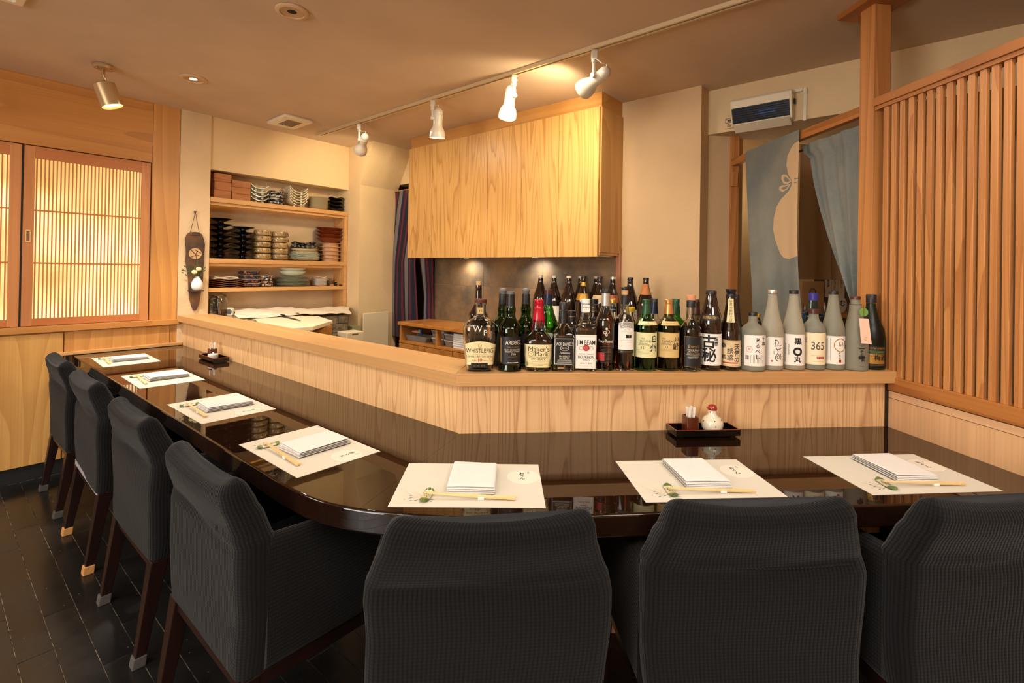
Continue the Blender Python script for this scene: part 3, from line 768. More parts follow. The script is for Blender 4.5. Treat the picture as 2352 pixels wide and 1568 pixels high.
def make_mat():
    t = thing('placemat', '', 'placemat')
    flat('paper_sheet', MB().box(-.1835, -.1290, .0002, .1835, .1290, .0010), MATC, t)
    flat('oval_rim', MB().prism(ell(.1385, .0445, .0432, .0432), .0010, .0012), OVALR, t)
    flat('oval_print', MB().prism(ell(.139, .0452, .0424, .0424), .0011, .00135), OVAL, t)
    mb = MB()
    for V, Fc in (mat_tx, mat_sm): mb.add([(x, y, .0015) for x, y in V], Fc)
    flat('brush_lettering', mb, INK, t)
    r = random.Random(4); mb = MB()
    for i in range(22):
        a = math.radians(r.uniform(20, 165)); L = r.uniform(.025, .06); bx, by = -.118+r.uniform(-.015, .03), -.088+r.uniform(-.01, .01)
        P = [(bx + L*q*math.cos(a+q*r.uniform(-.5, .5)*0 + q*.5*(1 if a < 1.5 else -1)*-1), by + L*q*math.sin(a)) for q in (0, .25, .5, .75, 1)]
        ribbon(mb, P, .00115, .0005, .0002)
    flat('grass_print', mb, plain('sepia_print', (196, 166, 128), .8), t)
    mb = MB()
    for i in range(9):
        a = r.uniform(-.4, .6); bx, by = -.13+r.uniform(-.02, .045), -.10+r.uniform(-.008, .03); L = r.uniform(.009, .018)
        mb.add([(bx, by, .0012), (bx+L*.5*math.cos(a)+.001, by+L*.5*math.sin(a)-.0012, .0012), (bx+L*math.cos(a), by+L*math.sin(a), .0012), (bx+L*.5*math.cos(a)-.001, by+L*.5*math.sin(a)+.0014, .0012)], [(0, 1, 2, 3)])
    flat('leaf_print', mb, plain('teal_print', (70, 104, 100), .8), t)
    flat('seal_print', MB().box(-.1545, -.094, .001, -.1505, -.090, .0013), plain('faded_seal', (214, 150, 128), .8), t)
    return t
def make_towel(seed):
    r = random.Random(seed); t = thing('folded_towel', '', 'towel'); L, W = .120, .170; mb = MB()
    for k in range(4):
        z0 = .0008 + k*.0046; zt = .0050; sk = r.uniform(-.0012, .0012); fold = .0015*(k % 2)
        def fn(u, v, z0=z0, zt=zt, sk=sk, fold=fold, k=k):
            a = 2*math.pi*v; ex = .55
            cy, cz = math.cos(a), math.sin(a)
            hy = W/2-.0015*k - fold; y = hy*math.copysign(min(1, abs(cy))**.16, cy); z = zt/2*math.copysign(abs(cz)**.75, cz)
            x = (u-.5)*(L-.001*k) + sk
            e = min(1, (1-abs(2*u-1))*16); z *= (.35+.65*math.sqrt(max(0, e)))
            zz = z0 + zt/2 + z + .0016*math.sin(16*y+k)*math.sin(20*x+seed)*(k/3)
            return (x, y + .0012*math.sin(40*x+k), max(.0002, zz))
        mb.grid(fn, 26, 44)
    o = obj('cloth_layers', mb, CLOTH, parent=t, smooth=60)
    return t
def make_rest():
    t = thing('chopstick_rest', '', 'chopstick rest'); L = .031; R = []
    def prof(y, a=1.0): 
        q = abs(y)/L; hw = .0120*math.sqrt(max(.35, 1-q**14)); return hw, .0055+.0040*q**2
    def body(y0, y1, n, name, mat):
        R = []
        for i in range(n+1):
            y = y0+(y1-y0)*i/n; hw, h = prof(y)
            R.append([(hw*math.cos(b)*1.0, y, .0003 + max(0, h*(.5+.5*math.sin(b)))) for b in [2*math.pi*k/14 for k in range(14)]][::-1])
        return obj(name, MB().rings(R), mat, parent=t, smooth=60)
    body(-.020, .020, 10, 'cream_middle', CREAMG); body(-.031, -.020, 8, 'green_end', GREENG); body(.020, .031, 8, 'green_end', GREENG)
    mb = MB()
    for i, (x, y) in enumerate([(-.004, .011), (.003, .008), (-.001, .003), (.004, -.003), (-.004, -.006), (.002, -.011), (-.0055, .0045)]):
        hw, h = prof(y); mb.ball((x, y, h*(.5+.5*math.sqrt(max(0, 1-(x/hw)**2)))+.0003), .0017, 8, 5, 1, 1.25, .35)
    obj('lotus_holes', mb, MUD, parent=t, smooth=60)
    return t
def make_sticks():
    t = thing('chopsticks', '', 'chopsticks'); L = .223
    for s in (-1, 1):
        R = []
        for q, h in ((0, .0012), (.3, .0019), (.7, .0026), (1, .0028)):
            x = -L*.12 + L*q; y = s*(.0018 + .0013*q); z = .0125 - .0085*min(1, q*1.05)
            z = max(z, h+.0002)
            R.append([(x, y-h, z-h), (x, y+h, z-h), (x, y+h, z+h), (x, y-h, z+h)])
        obj('stick', MB().rings(R), BAMB, parent=t, bev=.0006, seg=1)
    obj('paper_band', MB().box(.107, -.0066, .0003, .122, .0066, .0072), plain('white_paper', (246, 242, 234), .8), parent=t, bev=.001)
    return t
mats_px = [[(891,1164),(1254,1166),(1237,1068),(938,1064)],[(1480,1153),(1814,1147),(1697,1056),(1413,1060)],[(2000,1135),(2300,1126),(2104,1045),(1846,1050)],
 [(551,1022),(685,1098),(870,1036),(727,977)],[(384,930),(466,975),(630,938),(543,902)],[(276,864),(326,894.4),(468.7,871.6),(414,846)],[(204.6,823.8),(238.7,845),(369.4,829),(336,810)]]
where = ['at the corner chair', 'in front of the soy sauce tray', 'rightmost, under the lattice screen', 'nearest on the long run of the counter', 'third from the wood panelled wall', 'second from the wood panelled wall', 'farthest, beside the wood panelled wall']
tm, tt, trs, ts = make_mat(), make_towel(1), make_rest(), make_sticks()
first = True
# local layout measured on the corner mat
def loc5(px, py, z):
    p = onz(px, py, z); c, r = m5; d = p - c; return (d.x*math.cos(-r)-d.y*math.sin(-r), d.x*math.sin(-r)+d.y*math.cos(-r))
m5 = None
for i, q in enumerate(mats_px):
    P = [onz(x, y, T) for x, y in q]; c = sum(P, Vector())/4; d = (P[1]-P[0]).normalized() + (P[2]-P[3]).normalized(); r = math.atan2(d.y, d.x)
    c.z = T
    if m5 is None:
        m5 = (c, r)
        lay = dict(rest=loc5(982, 1136, T), s0=loc5(972, 1131, T+.012), s1=loc5(1184, 1146, T+.004), tow=[loc5(1026, 1122, T+.019), loc5(1139, 1121.5, T+.019), loc5(1141, 1061, T+.019), loc5(1041, 1058, T+.019)])
        pass
    def tr(x, y): return Vector((c.x + x*math.cos(r)-y*math.sin(r), c.y + x*math.sin(r)+y*math.cos(r), T+.001))
    jx, jy, jr = (rnd.uniform(-.003, .003), rnd.uniform(-.003, .003), rnd.uniform(-.04, .04)) if i else (0, 0, 0)
    if i == 0: M1, T1, R1, S1 = tm, tt, trs, ts
    else:
        M1 = copy_tree(tm, (0, 0, 0)); R1 = copy_tree(trs, (0, 0, 0)); S1 = copy_tree(ts, (0, 0, 0))
        T1 = make_towel(i+1) if i < 4 else copy_tree(tt, (0, 0, 0))
    M1.location = c; M1.rotation_euler.z = r
    M1['label'] = 'cream paper placemat with oval crest, ' + where[i]; M1['group'] = 'paper placemats on the counter'
    tw = lay['tow']; tx, ty = .0056, .018
    T1.location = tr(tx+jx, ty+jy); T1.rotation_euler.z = r + jr - .02
    T1['label'] = 'folded white towel on the placemat ' + where[i]; T1['group'] = 'folded hand towels'
    R1.location = tr(-.101+jx*.5, -.077+jy*.5); R1.rotation_euler.z = r + jr*2 - .12
    R1['label'] = 'lotus root chopstick rest on the placemat ' + where[i]; R1['group'] = 'lotus root chopstick rests'
    sx, sy = lay['s0']; ex, ey = lay['s1']; sr = -.03
    S1.location = tr(-.0835+jx*.5, -.0835+jy*.5); S1.rotation_euler.z = r + sr
    S1['label'] = 'paper-banded chopsticks on the placemat ' + where[i]; S1['group'] = 'banded wooden chopsticks'

# ================================================================ CONDIMENT TRAYS
TR_B = plain('black_lacquer', (14, 10, 8), .18, coat=.6); TR_R = plain('red_lacquer_rim', (150, 50, 20), .3, coat=.4)
BRN = plain('brown_lacquer_wood', (84, 34, 16), .28, coat=.4)
def tray(label, base, rz, w, d):
    t = thing('condiment_tray', label, 'tray', base, rz, 'black lacquer condiment trays'); h = .027; th = .004
    mb = MB().box(-w/2+.004, -d/2+.004, .0075, w/2-.004, d/2-.004, .0095)
    obj('tray_floor', mb, TR_B, parent=t)
    for b in ((-w/2, -d/2, w/2, -d/2+th), (-w/2, d/2-th, w/2, d/2), (-w/2, -d/2+th, -w/2+th, d/2-th), (w/2-th, -d/2+th, w/2, d/2-th)):
        wl2 = obj('tray_wall', MB().box(b[0], b[1], .007, b[2], b[3], h), TR_B, parent=t)
        obj('red_rim', MB().box(b[0]+.0004, b[1]+.0004, h, b[2]-.0004, b[3]-.0004, h+.0009), TR_R, parent=wl2)
    for sx in (-1, 1): obj('foot', MB().box(sx*(w/2-.022)-.008, -d/2+.008, .0, sx*(w/2-.022)+.008, d/2-.008, .0075), TR_B, parent=t)
    return t
def pickbox(label, loc, rz, w=.040, d=.044, h=.058, seed=1, g='toothpick holders'):
    t = thing('toothpick_holder', label, 'toothpick holder', loc, rz, g); th = .004
    body = MB()
    R = [[(x, y, z) for x, y in rrect(w/2*k, d/2*k, .004, 3)] for z, k in ((0, 1), (h-.004, 1), (h-.001, .985), (h, .95))]
    R += [[(x, y, z) for x, y in rrect(w/2-th, d/2-th, .002, 3)] for z in (h, .012)]
    obj('wooden_box', body.rings(R), BRN, parent=t, smooth=30)
    r = random.Random(seed); 
    for k in range(12):
        x, y = r.uniform(-.010, .010), r.uniform(-.012, .012); a, b = x*.5 + r.uniform(-.003, .004), y*.3
        hh = h + r.uniform(.026, .036); ww = .0026
        mb = MB().rings([[(x-ww, y-.0008, .014), (x+ww, y-.0008, .014), (x+ww, y+.0008, .014), (x-ww, y+.0008, .014)],
                         [(x+a-ww, y+b-.0008, hh), (x+a+ww, y+b-.0008, hh), (x+a+ww, y+b+.0008, hh), (x+a-ww, y+b+.0008, hh)]])
        obj('wrapped_pick', mb, plain('pick_paper', (240, 228, 212), .8), parent=t)
    return t
tray('black lacquer tray with red rim by the short bar front, holding the soy sauce jug', PD(.836, 1.624, T), ROTD, .226, .084)
pickbox('brown wooden box of paper-wrapped toothpicks beside the soy sauce jug', PD(.790, 1.622, T+.0096), ROTD, .042, .046, .056, 1)
# soy sauce jug
jc = PD(.868, 1.620, T+.0096)
jg = thing('soy_sauce_jug', 'round cream ceramic soy jug with red lid and brown spots', 'jug', jc, ROTD)
IV = plain('ivory_glaze', (226, 214, 186), .12, coat=.8); IV2 = plain('brown_spot_glaze', (92, 34, 16), .2, coat=.5)
jp = [(.018, 0), (.027, .004), (.0345, .016), (.0365, .028), (.034, .041), (.026, .052), (.0165, .058), (.0135, .064), (.0132, .076)]
obj('jug_body', MB().lathe(jp, 32), IV, parent=jg, smooth=60)
lid = MB().lathe([(.0145, .076), (.0165, .080), (.0145, .088), (.009, .0935), (.001, .095)], 24); lid.tube([(-.006, 0, .086), (-.016, -.001, .085), (-.0225, -.002, .0865)], [.006, .0035, .0012], 8)
obj('red_lid', lid, plain('red_glaze', (150, 44, 26), .12, coat=.8), parent=jg, smooth=60, label='red glazed lid with a small spout')
mb = MB()
for a, z, s in ((8, .044, 1.2), (10, .028, .8), (10, .014, 1.3), (-62, .040, 1.3), (-48, .052, .6), (62, .046, 1.0), (-40, .070, .9), (12, .070, .5), (50, .055, .6)):
    rr = None
    for (r0, z0), (r1, z1) in zip(jp[:-1], jp[1:]):
        if z0 <= z <= z1: rr = r0+(r1-r0)*(z-z0)/(z1-z0)
    b = math.radians(a-20); mb.ball((rr*math.sin(b), -rr*math.cos(b), z), .0021*s, 8, 5, .8, .8, 1.3)
obj('brown_spots', mb, IV2, parent=jg, smooth=60)
tl = onz(492, 826, T+.026)
TLc = PR(1.112, 3.19, T)
tray('small black lacquer tray with red rim at the far end of the long bar front', TLc, ROTR+math.pi/2, .232, .084)
pickbox('brown wooden box of toothpicks beside the small white lidded pot', PR(1.120, 3.236, T+.0096), ROTR+math.pi/2, .044, .040, .052, 5)
sp = thing('salt_pot', 'small fluted white ceramic pot with knob lid on the far tray', 'pot', PR(1.10, 3.165, T+.0096), 0)
WPOR = plain('white_porcelain', (236, 232, 226), .15, coat=.6)
R = []
for z, r0 in ((0, .021), (.003, .0225), (.024, .0265), (.027, .0262)):
    R.append([((r0+.0007*(k % 2))*math.cos(2*math.pi*k/64), (r0+.0007*(k % 2))*math.sin(2*math.pi*k/64), z) for k in range(64)])
obj('pot_body', MB().rings(R), WPOR, parent=sp)
ld = obj('pot_lid', MB().lathe([(.0275, .0272), (.027, .030), (.018, .0325), (.004, .0335)], 28), WPOR, parent=sp, smooth=60)
obj('lid_knob', MB().ball((0, 0, .037), .0045, 12, 8), WPOR, parent=ld, smooth=60)
# ================================================================ BOTTLES ON THE SHORT BAR
K = 6.03
G_CLEAR = glass('clear_glass', (240, 240, 236)); G_GREEN = glass('green_glass', (104, 186, 70)); G_DGREEN = glass('dark_green_glass', (84, 130, 44))
G_OLIVE = glass('olive_glass', (176, 176, 90)); G_BROWN = plain('brown_bottle_glass', (30, 15, 8), .06, coat=.8)
G_DKG = plain('dark_green_bottle_glass', (10, 26, 10), .06, coat=.8); G_BLUE = glass('blue_glass', (110, 170, 200))
G_CHOYA = glass('frosted_green_glass', (24, 76, 34), .35); G_FROST = glass('frosted_glass', (214, 204, 180), .5, 1.3, .62)
G_FROSTG = glass('frosted_grey_glass', (186, 182, 160), .45, 1.3, .62)
L_AMBER = glass('amber_whisky', (240, 172, 84), 0, 1.35); L_DAMB = glass('dark_whisky', (206, 104, 40), 0, 1.35); L_PALE = glass('pale_liquor', (226, 206, 130), 0, 1.33)
P_CREAM = plain('cream_label', (232, 214, 160), .6); P_WHITE = plain('white_label', (236, 228, 216), .65); P_BLACK = plain('black_label', (20, 18, 20), .5)
P_TAN = plain('tan_label', (222, 186, 118), .6, var=.1, bs=60); P_GREENISH = plain('pale_green_label', (222, 214, 160), .6)
RED_WAX = plain('red_wax', (186, 16, 40), .25, coat=.4); CORK = plain('cork_stopper', (206, 160, 112), .7, bump=.4, bs=300)
C_BLACK = plain('black_cap', (22, 21, 21), .4); C_GOLD = plain('gold_cap', (206, 160, 70), .3, .7); C_SILVER = plain('silver_cap', (206, 200, 190), .3, .7)
C_GREEN = plain('green_cap', (38, 78, 50), .35, .3); C_COPPER = plain('copper_cap', (196, 136, 76), .3, .5); C_NAVY = plain('navy_foil', (24, 34, 62), .3, .3)
C_BROWN = plain('brown_cap', (76, 36, 28), .4); C_GREY = plain('grey_rubber', (104, 100, 96), .6); C_WHITE = plain('white_cap', (234, 232, 226), .4); C_PURPLE = plain('violet_cap', (60, 52, 140), .4)
C_DKFOIL = plain('dark_foil', (38, 36, 36), .4, .3)
LMAP = {'K': INK, 'W': WHITE_INK, 'R': RED_INK, 'G': GOLD_INK, 'Y': GREY_INK, 'N': GREEN_INK}
ALLB = []
class Bottle:
    def __init__(s, name, label, ox, cx, by, prof, mat, n=2, ay=1.0, twist=0, cat='bottle', base=CAPZ, group='bottles lined up on the short bar shelf', back=None, wall=None, liquid=None, seg=36, dist=None, solid=False, yd=None):
        X, Y = ox + cx/K, 620 + by/K
        s.ox = ox; s.cx = cx; rmax = max(p[1] for p in prof)
        if dist is None:
            f = onz(X, Y, base); d = math.hypot(f.x, f.y); m = f.y/F_/K; r = rmax*m
            if back is None:
                q = ony(X, Y, yd or (1.700 if by > 1345 else 1.793)); s.c = PD(q.x, q.y, base)
            else: s.c = f*(1+back/d); s.c.z = base
        else: c = atdist(X, Y, dist); s.c = Vector((c.x, c.y, base))
        s.m = s.c.y/F_/K; s.az = math.atan2(s.c.x, s.c.y); s.n = n; s.ay = ay
        s.X = X; s.twist = twist
        s.t = thing(name, label, cat, s.c, -s.az + twist, group)
        s.P = sorted([(hw*s.m, s.z(y)) for y, hw in prof], key=lambda q: q[1])
        s.P[0] = (s.P[0][0], 0.0)
        if s.P[0][0] > .004: s.P = [(s.P[0][0]*.82, 0.0), (s.P[0][0]*.985, .0022)] + [(r, max(z, .004)) for r, z in s.P[1:]]
        sm = s.smooth(s.P)
        if solid or liquid is None and wall is None:
            s.body = obj('glass_body', MB().lathe(sm, seg, ex=n, ay=ay), mat, parent=s.t, smooth=55)
        else:
            w_ = wall or .0022
            inner = [(max(r-w_, .002), max(z, .006)) for r, z in sm if z > .004]
            s.body = obj('glass_body', MB().lathe(sm + [(r, z) for r, z in inner[::-1]], seg, ex=n, ay=ay, cap=(True, True)), mat, parent=s.t, smooth=55)
            if liquid:
                lv = s.z(liquid[0]); ip = [(max(r-w_-.0003, .002), z+.0003) for r, z in inner if z < lv]
                rl = s.rad(lv) - w_ - .0003
                s.liq = obj('liquid', MB().lathe(ip + [(rl, lv)], seg, ex=n, ay=ay), liquid[1], parent=s.t, smooth=55)
        s.top = sm[-1][1]
        q = toD(s.c); ALLB.append((label[:40], q.x, q.y, rmax*s.m, back, n))
    def z(s, y):
        r = ray(s.X, 620 + y/K); return max(0, r.z/r.y*s.c.y + H - s.c.z)
    def smooth(s, P, n=4):
        out = []
        for i in range(len(P)-1):
            p0, p1, p2, p3 = P[max(i-1, 0)], P[i], P[i+1], P[min(i+2, len(P)-1)]
            a = max(p2[1]-p1[1], 1e-6)
            m1 = (p2[0]-p0[0])/max(p2[1]-p0[1], 1e-6); m2 = (p3[0]-p1[0])/max(p3[1]-p1[1], 1e-6)
            s0 = (p2[0]-p1[0])/a
            if (p1[0]-p0[0])*(p2[0]-p1[0]) <= 0: m1 = 0
            if (p2[0]-p1[0])*(p3[0]-p2[0]) <= 0: m2 = 0
            m1 = max(-3*abs(s0), min(3*abs(s0), m1)); m2 = max(-3*abs(s0), min(3*abs(s0), m2))
            k = 1 if abs(p2[0]-p1[0]) < 1e-5 else n
            for j in range(k):
                t = j/k; h00 = 2*t**3-3*t*t+1; h10 = t**3-2*t*t+t; h01 = -2*t**3+3*t*t; h11 = t**3-t*t
                out.append((h00*p1[0]+h10*a*m1+h01*p2[0]+h11*a*m2, p1[1]+a*t))
        return out + [P[-1]]
    def rad(s, z):
        for (r0, z0), (r1, z1) in zip(s.P[:-1], s.P[1:]):
            if z0 <= z <= z1 and z1 > z0: return r0 + (r1-r0)*(z-z0)/(z1-z0)
        return s.P[-1][0]
    def ring(s, name, mat, prof, n=None, parent=None, seg=28, label=None):
        """solid of revolution over zoom rows, e.g. caps and foils"""
        P = sorted([(hw*s.m, s.z(y)) for y, hw in prof], key=lambda q: q[1])
        return obj(name, MB().lathe(P, seg, ex=n or 2), mat, parent=parent or s.t, smooth=40, label=label)
    def surf(s, q, z, eps):
        """q: signed coordinate across the label in metres (arc for round bottles)"""
        r = s.rad(z)
        if s.n == 2:
            a = q/max(s.rl, 1e-4); return ((r+eps)*math.sin(a), -(r*s.ay+eps)*math.cos(a), z)
        x = max(-r*.999, min(r*.999, q)); return (x, -(r*s.ay)*(1-abs(x/r)**s.n)**(1/s.n)-eps, z)
    def q_of(s, x):
        """zoom column to label coordinate"""
        dx = (x - s.cx)*s.m
        if s.n == 2: return s.rl*math.asin(max(-.985, min(.985, dx/s.rl)))
        return dx
    def label(s, name, mat, x0, x1, y0, y1, texts=(), arch=0, eps=.0005, band=None, lab=None, shift=0):
        z0, z1 = s.z(y1), s.z(y0); s.rl = s.rad((z0+z1)/2); q0, q1 = s.q_of(x0)+shift, s.q_of(x1)+shift
        nu = max(8, int((q1-q0)/.003)); nv = 4
        def fn(u, v):
            q = q0+(q1-q0)*u; zt = z1 - (arch/K*s.m*K)*(abs(2*u-1)**2)*0 - arch*s.m*(2*u-1)**2; return s.surf(q, z0 + (zt-z0)*v, eps)
        lo = obj(name, MB().grid(fn, nu, nv), mat, parent=s.t, smooth=60, solid=0, label=lab)
        if band:
            bm_ = MB(); e2 = eps+.00025; bw = band[1]*s.m
            for a, b, c, d in ((q0+bw, q1-bw, z1-2*bw, z1-bw*1.4), (q0+bw, q1-bw, z0+bw*1.4, z0+2*bw), (q0+bw, q0+bw*1.6, z0+bw*1.4, z1-bw*1.4), (q1-bw*1.6, q1-bw, z0+bw*1.4, z1-bw*1.4)):
                bm_.grid(lambda u, v: s.surf(a+(b-a)*u, c+(d-c)*v, e2), 10 if b-a > .01 else 1, 1 if d-c < .01 else 3)
            obj('border_print', bm_, LMAP[band[0]], parent=lo)
        by_ = {}
        for tx in texts:
            st, size, xc, yc, col = tx[:5]; kw = tx[5] if len(tx) > 5 else {}
            kw = dict(kw); vert = kw.pop('vert', False)
            if st == '#':      # filled bar / lines:  size = (w, h)
                w_, h_ = size; V = [(-w_/2, -h_/2), (w_/2, -h_/2), (w_/2, h_/2), (-w_/2, h_/2)]; Fc = [(0, 1, 2, 3)]
            elif st == 'o':    # ring or disc: size = (outer, inner)
                a, b = size; nn = 36; V = [(a*math.cos(2*math.pi*k/nn), a*kw.get('e', 1)*math.sin(2*math.pi*k/nn)) for k in range(nn)]
                if b: V += [(b*math.cos(2*math.pi*k/nn), b*kw.get('e', 1)*math.sin(2*math.pi*k/nn)) for k in range(nn)]; Fc = [(k, (k+1) % nn, nn+(k+1) % nn, nn+k) for k in range(nn)]
                else: Fc = [tuple(range(nn))]
            elif st == 'p':    # polygons given directly
                V, Fc = size
            else: V, Fc = text_mb(st, size, (0, 0), vert=vert, **kw)
            qc = s.q_of(xc)+shift; zc = s.z(yc)
            lst = by_.setdefault(col, MB())
            V = [(qc + a*s.m, zc + b*s.m) for a, b in V]
            V, Fc = cut(V, Fc, .004)
            lst.add([s.surf(a, b, eps+.00035) for a, b in V], Fc)
        for col, mb_ in by_.items():
            if mb_.v: obj('lettering', mb_, LMAP[col], parent=lo)
        return lo
def grip(b, x, y0, y1, hw, mat=C_BLACK, name='cap', lip=True):
    b.ring(name, mat, [(y1, hw), (y0+6, hw), (y0+2, hw*.97), (y0, hw*.9)])

A, Bx, Cx = 1040, 1400, 1680
B_ = Bottle
# --- behind row first
b = B_('brown_bottle', 'brown glass bottle with a bare cork, leftmost at the back of the short bar', A, 340, 1330, [(1330, 140), (700, 142), (620, 138), (560, 108), (480, 62), (400, 50), (262, 44), (250, 50), (238, 44), (208, 44)], G_BROWN, back=.045)
b.ring('cork', CORK, [(215, 34), (156, 37), (152, 34)])
for cx, lb in ((680, 'green malt bottle with grey stopper behind the black-labelled front bottle, left one of two'), (1000, 'green malt bottle with grey stopper, behind and left of the red wax bottle')):
    b = B_('whisky_bottle', lb, A, cx, 1336, [(1336, 150), (1180, 148), (840, 150), (770, 142), (700, 112), (640, 72), (590, 68), (545, 74), (500, 66), (440, 56), (340, 52)], G_DGREEN, liquid=(850, G_DKG), wall=.0025)
    b.ring('neck_foil', C_DKFOIL, [(470, 64), (430, 58), (335, 56), (328, 54)])
    b.ring('stopper', C_GREY, [(335, 40), (296, 46), (292, 56), (278, 56), (262, 48), (250, 30), (247, 10)])
    b.label('label', P_BLACK, cx-140, cx+140, 860, 1240, [('#', (200, 3), cx, 900+16*k, 'Y') for k in range(8)])
b = B_('whisky_bottle', 'bright green whisky bottle with navy neck band and dark cap behind the red wax bottle', A, 1308, 1330, [(1330, 150), (820, 150), (730, 138), (650, 108), (580, 84), (520, 70), (480, 58), (330, 52)], G_GREEN, wall=.0025, liquid=(850, G_GREEN))
b.ring('neck_foil', C_NAVY, [(470, 66), (400, 58), (332, 56)]); b.ring('cap', C_BROWN, [(335, 56), (275, 57), (270, 52)])
b.label('neck_label', P_WHITE, 1262, 1360, 392, 452, [('#', (50, 14), 1300, 420, 'K')]); b.label('label', P_WHITE, 1170, 1450, 850, 1240)
b = B_('dark_bottle', 'slim black-capped dark bottle behind the square black-labelled whiskey', A, 1640, 1330, [(1330, 110), (800, 110), (740, 80), (700, 56), (575, 54)], G_BROWN)
b.ring('neck_foil', C_BLACK, [(745, 60), (700, 57), (568, 54), (562, 48)]); b.label('neck_bands', GOLD_INK, 1600, 1680, 638, 646)
b = B_('dark_bottle', 'dark bottle with black cap and gold print behind the white-labelled bourbon', A, 1945, 1335, [(1335, 125), (760, 120), (700, 80), (640, 58), (480, 54)], G_BROWN)
b.ring('cap', C_BLACK, [(470, 56), (405, 58), (400, 54)]); b.label('neck_label', P_BLACK, 1898, 1990, 480, 590, [('OLD', 28, 1944, 520, 'G'), ('#', (70, 4), 1944, 550, 'G'), ('#', (70, 4), 1944, 566, 'G')])
b = B_('gold_capped_bottle', 'bottle with gold cap and navy neck label behind the rose-embossed bourbon', A, 2205, 1335, [(1335, 130), (760, 126), (690, 90), (640, 62), (600, 54), (455, 50)], G_CLEAR, wall=.0025, liquid=(900, L_AMBER))
b.ring('cap', C_GOLD, [(455, 50), (400, 52), (394, 48)]); b.label('neck_label', C_NAVY, 2160, 2250, 500, 575, [('#', (70, 5), 2205, 540, 'W')])
b = B_('sake_flask', 'yellow-capped clear bottle in the second row behind the white arch-labelled malt', Bx, 285, 1335, [(1335, 110), (760, 110), (690, 80), (620, 56), (560, 52)], G_CLEAR, wall=.0025, liquid=(950, L_AMBER))
b.ring('cap', plain('yellow_cap', (214, 170, 40), .4), [(580, 54), (515, 56), (510, 52)])
b = B_('whisky_bottle', 'clear whisky bottle with dark blue neck foil behind the green malt with cream label', Bx, 605, 1335, [(1335, 140), (800, 140), (730, 120), (680, 80), (640, 62), (460, 44)], G_CLEAR, wall=.0025, liquid=(900, L_AMBER))
b.ring('neck_foil', C_NAVY, [(600, 58), (460, 46)]); b.ring('cap', C_BLACK, [(460, 47), (400, 48), (395, 44)])
b = B_('whisky_bottle', 'green malt bottle with green cap behind the tan-labelled malt', Bx, 905, 1335, [(1335, 150), (800, 150), (720, 132), (670, 84), (640, 64), (460, 46)], G_GREEN, wall=.0025, liquid=(860, G_GREEN))
b.ring('neck_foil', C_GREEN, [(600, 62), (540, 60), (460, 48)]); b.ring('cap', C_GREEN, [(460, 51), (402, 52), (397, 48)])
b = B_('whisky_bottle', 'clear-green bottle with brown capsule behind the black-labelled chestnut-cap bottle', Bx, 1190, 1335, [(1335, 130), (820, 130), (740, 110), (650, 60), (440, 46)], G_OLIVE, wall=.0025, liquid=(960, L_AMBER))
b.ring('capsule', C_BROWN, [(620, 54), (540, 50), (410, 40), (404, 36)])
b = B_('brown_bottle', 'brown shochu bottle partly hidden behind the painted-label bottle', Bx, 1745, 1335, [(1335, 120), (880, 120), (780, 88), (640, 58), (500, 44), (380, 38)], G_BROWN); grip(b, 0, 335, 385, 38)
b = B_('small_bottle', 'small gold-capped bottle peeking over the frosted squat bottle', Cx, 360, 1335, [(1335, 60), (800, 60), (740, 50), (690, 30), (650, 26)], G_BROWN); grip(b, 0, 605, 655, 28, C_GOLD)
b = B_('blue_bottle', 'square-shouldered blue glass bottle with violet cap behind the frosted 365 bottle', Cx, 1120, 1330, [(1330, 165), (720, 165), (650, 165), (610, 150), (585, 105), (560, 66), (500, 58), (420, 52)], G_BLUE, n=4, ay=.7, wall=.003, liquid=(760, G_BLUE))
b.ring('cap', C_PURPLE, [(418, 58), (322, 60), (316, 54)]); b.label('cap_print', C_PURPLE, 1066, 1176, 340, 398, [('GRAND BLEU', 22, 1120, 372, 'W', dict(sx=.8))], eps=.0016)

# --- front row
b = B_('whisky_bottle', 'clear flask-shaped rye whiskey with brown cap and arched cream label, leftmost front bottle', A, 370, 1380, [(1380, 178), (1320, 188), (1000, 226), (840, 236), (760, 226), (700, 180), (668, 118), (640, 78), (600, 70), (480, 72), (462, 84), (450, 78)], G_CLEAR, n=3.4, ay=.72, wall=.004, liquid=(1290, L_AMBER))
b.ring('cap', plain('brown_wood_cap', (96, 48, 36), .5), [(452, 82), (448, 85), (405, 86), (398, 80)])
b.label('label', P_CREAM, 148, 592, 962, 1288, [('WHISTLEPIG', 84, 370, 1095, 'K', dict(sx=.8)), ('-SMALL BATCH RYE-', 36, 370, 1172, 'K'), ('10', 66, 370, 1222, 'R', dict(bold=1)), ('Aged', 34, 300, 1225, 'R', dict(shear=.3)), ('Years', 34, 436, 1225, 'R', dict(shear=.3)), ('#', (200, 2), 370, 1145, 'K'), ('o', (26, 22), 370, 1020, 'Y'), ('o', (28, 25), 528, 1205, 'R'), ('#', (90, 3), 370, 1055, 'Y')], arch=55)
b.label('strip_label', P_BLACK, 252, 480, 1258, 1325, [('ALC  VOL  700  ML', 20, 366, 1300, 'G')], eps=.001)
b.label('neck_crest', P_TAN, 330, 410, 515, 600, [('10', 46, 370, 560, 'K')], eps=.001)
b.label('embossing', G_CLEAR, 280, 292, 770, 780, [('W', 120, 335, 800, 'W'), ('P', 110, 440, 850, 'W')], eps=.0006)
b = B_('whisky_bottle', 'dark green malt bottle with black label and grey stopper, second in the front row', A, 785, 1415, [(1415, 155), (1370, 164), (1320, 156), (1240, 152), (880, 160), (800, 156), (740, 130), (690, 96), (650, 74), (600, 68), (560, 74), (520, 70), (480, 60), (340, 55)], G_DGREEN, wall=.003, liquid=(905, G_DKG))
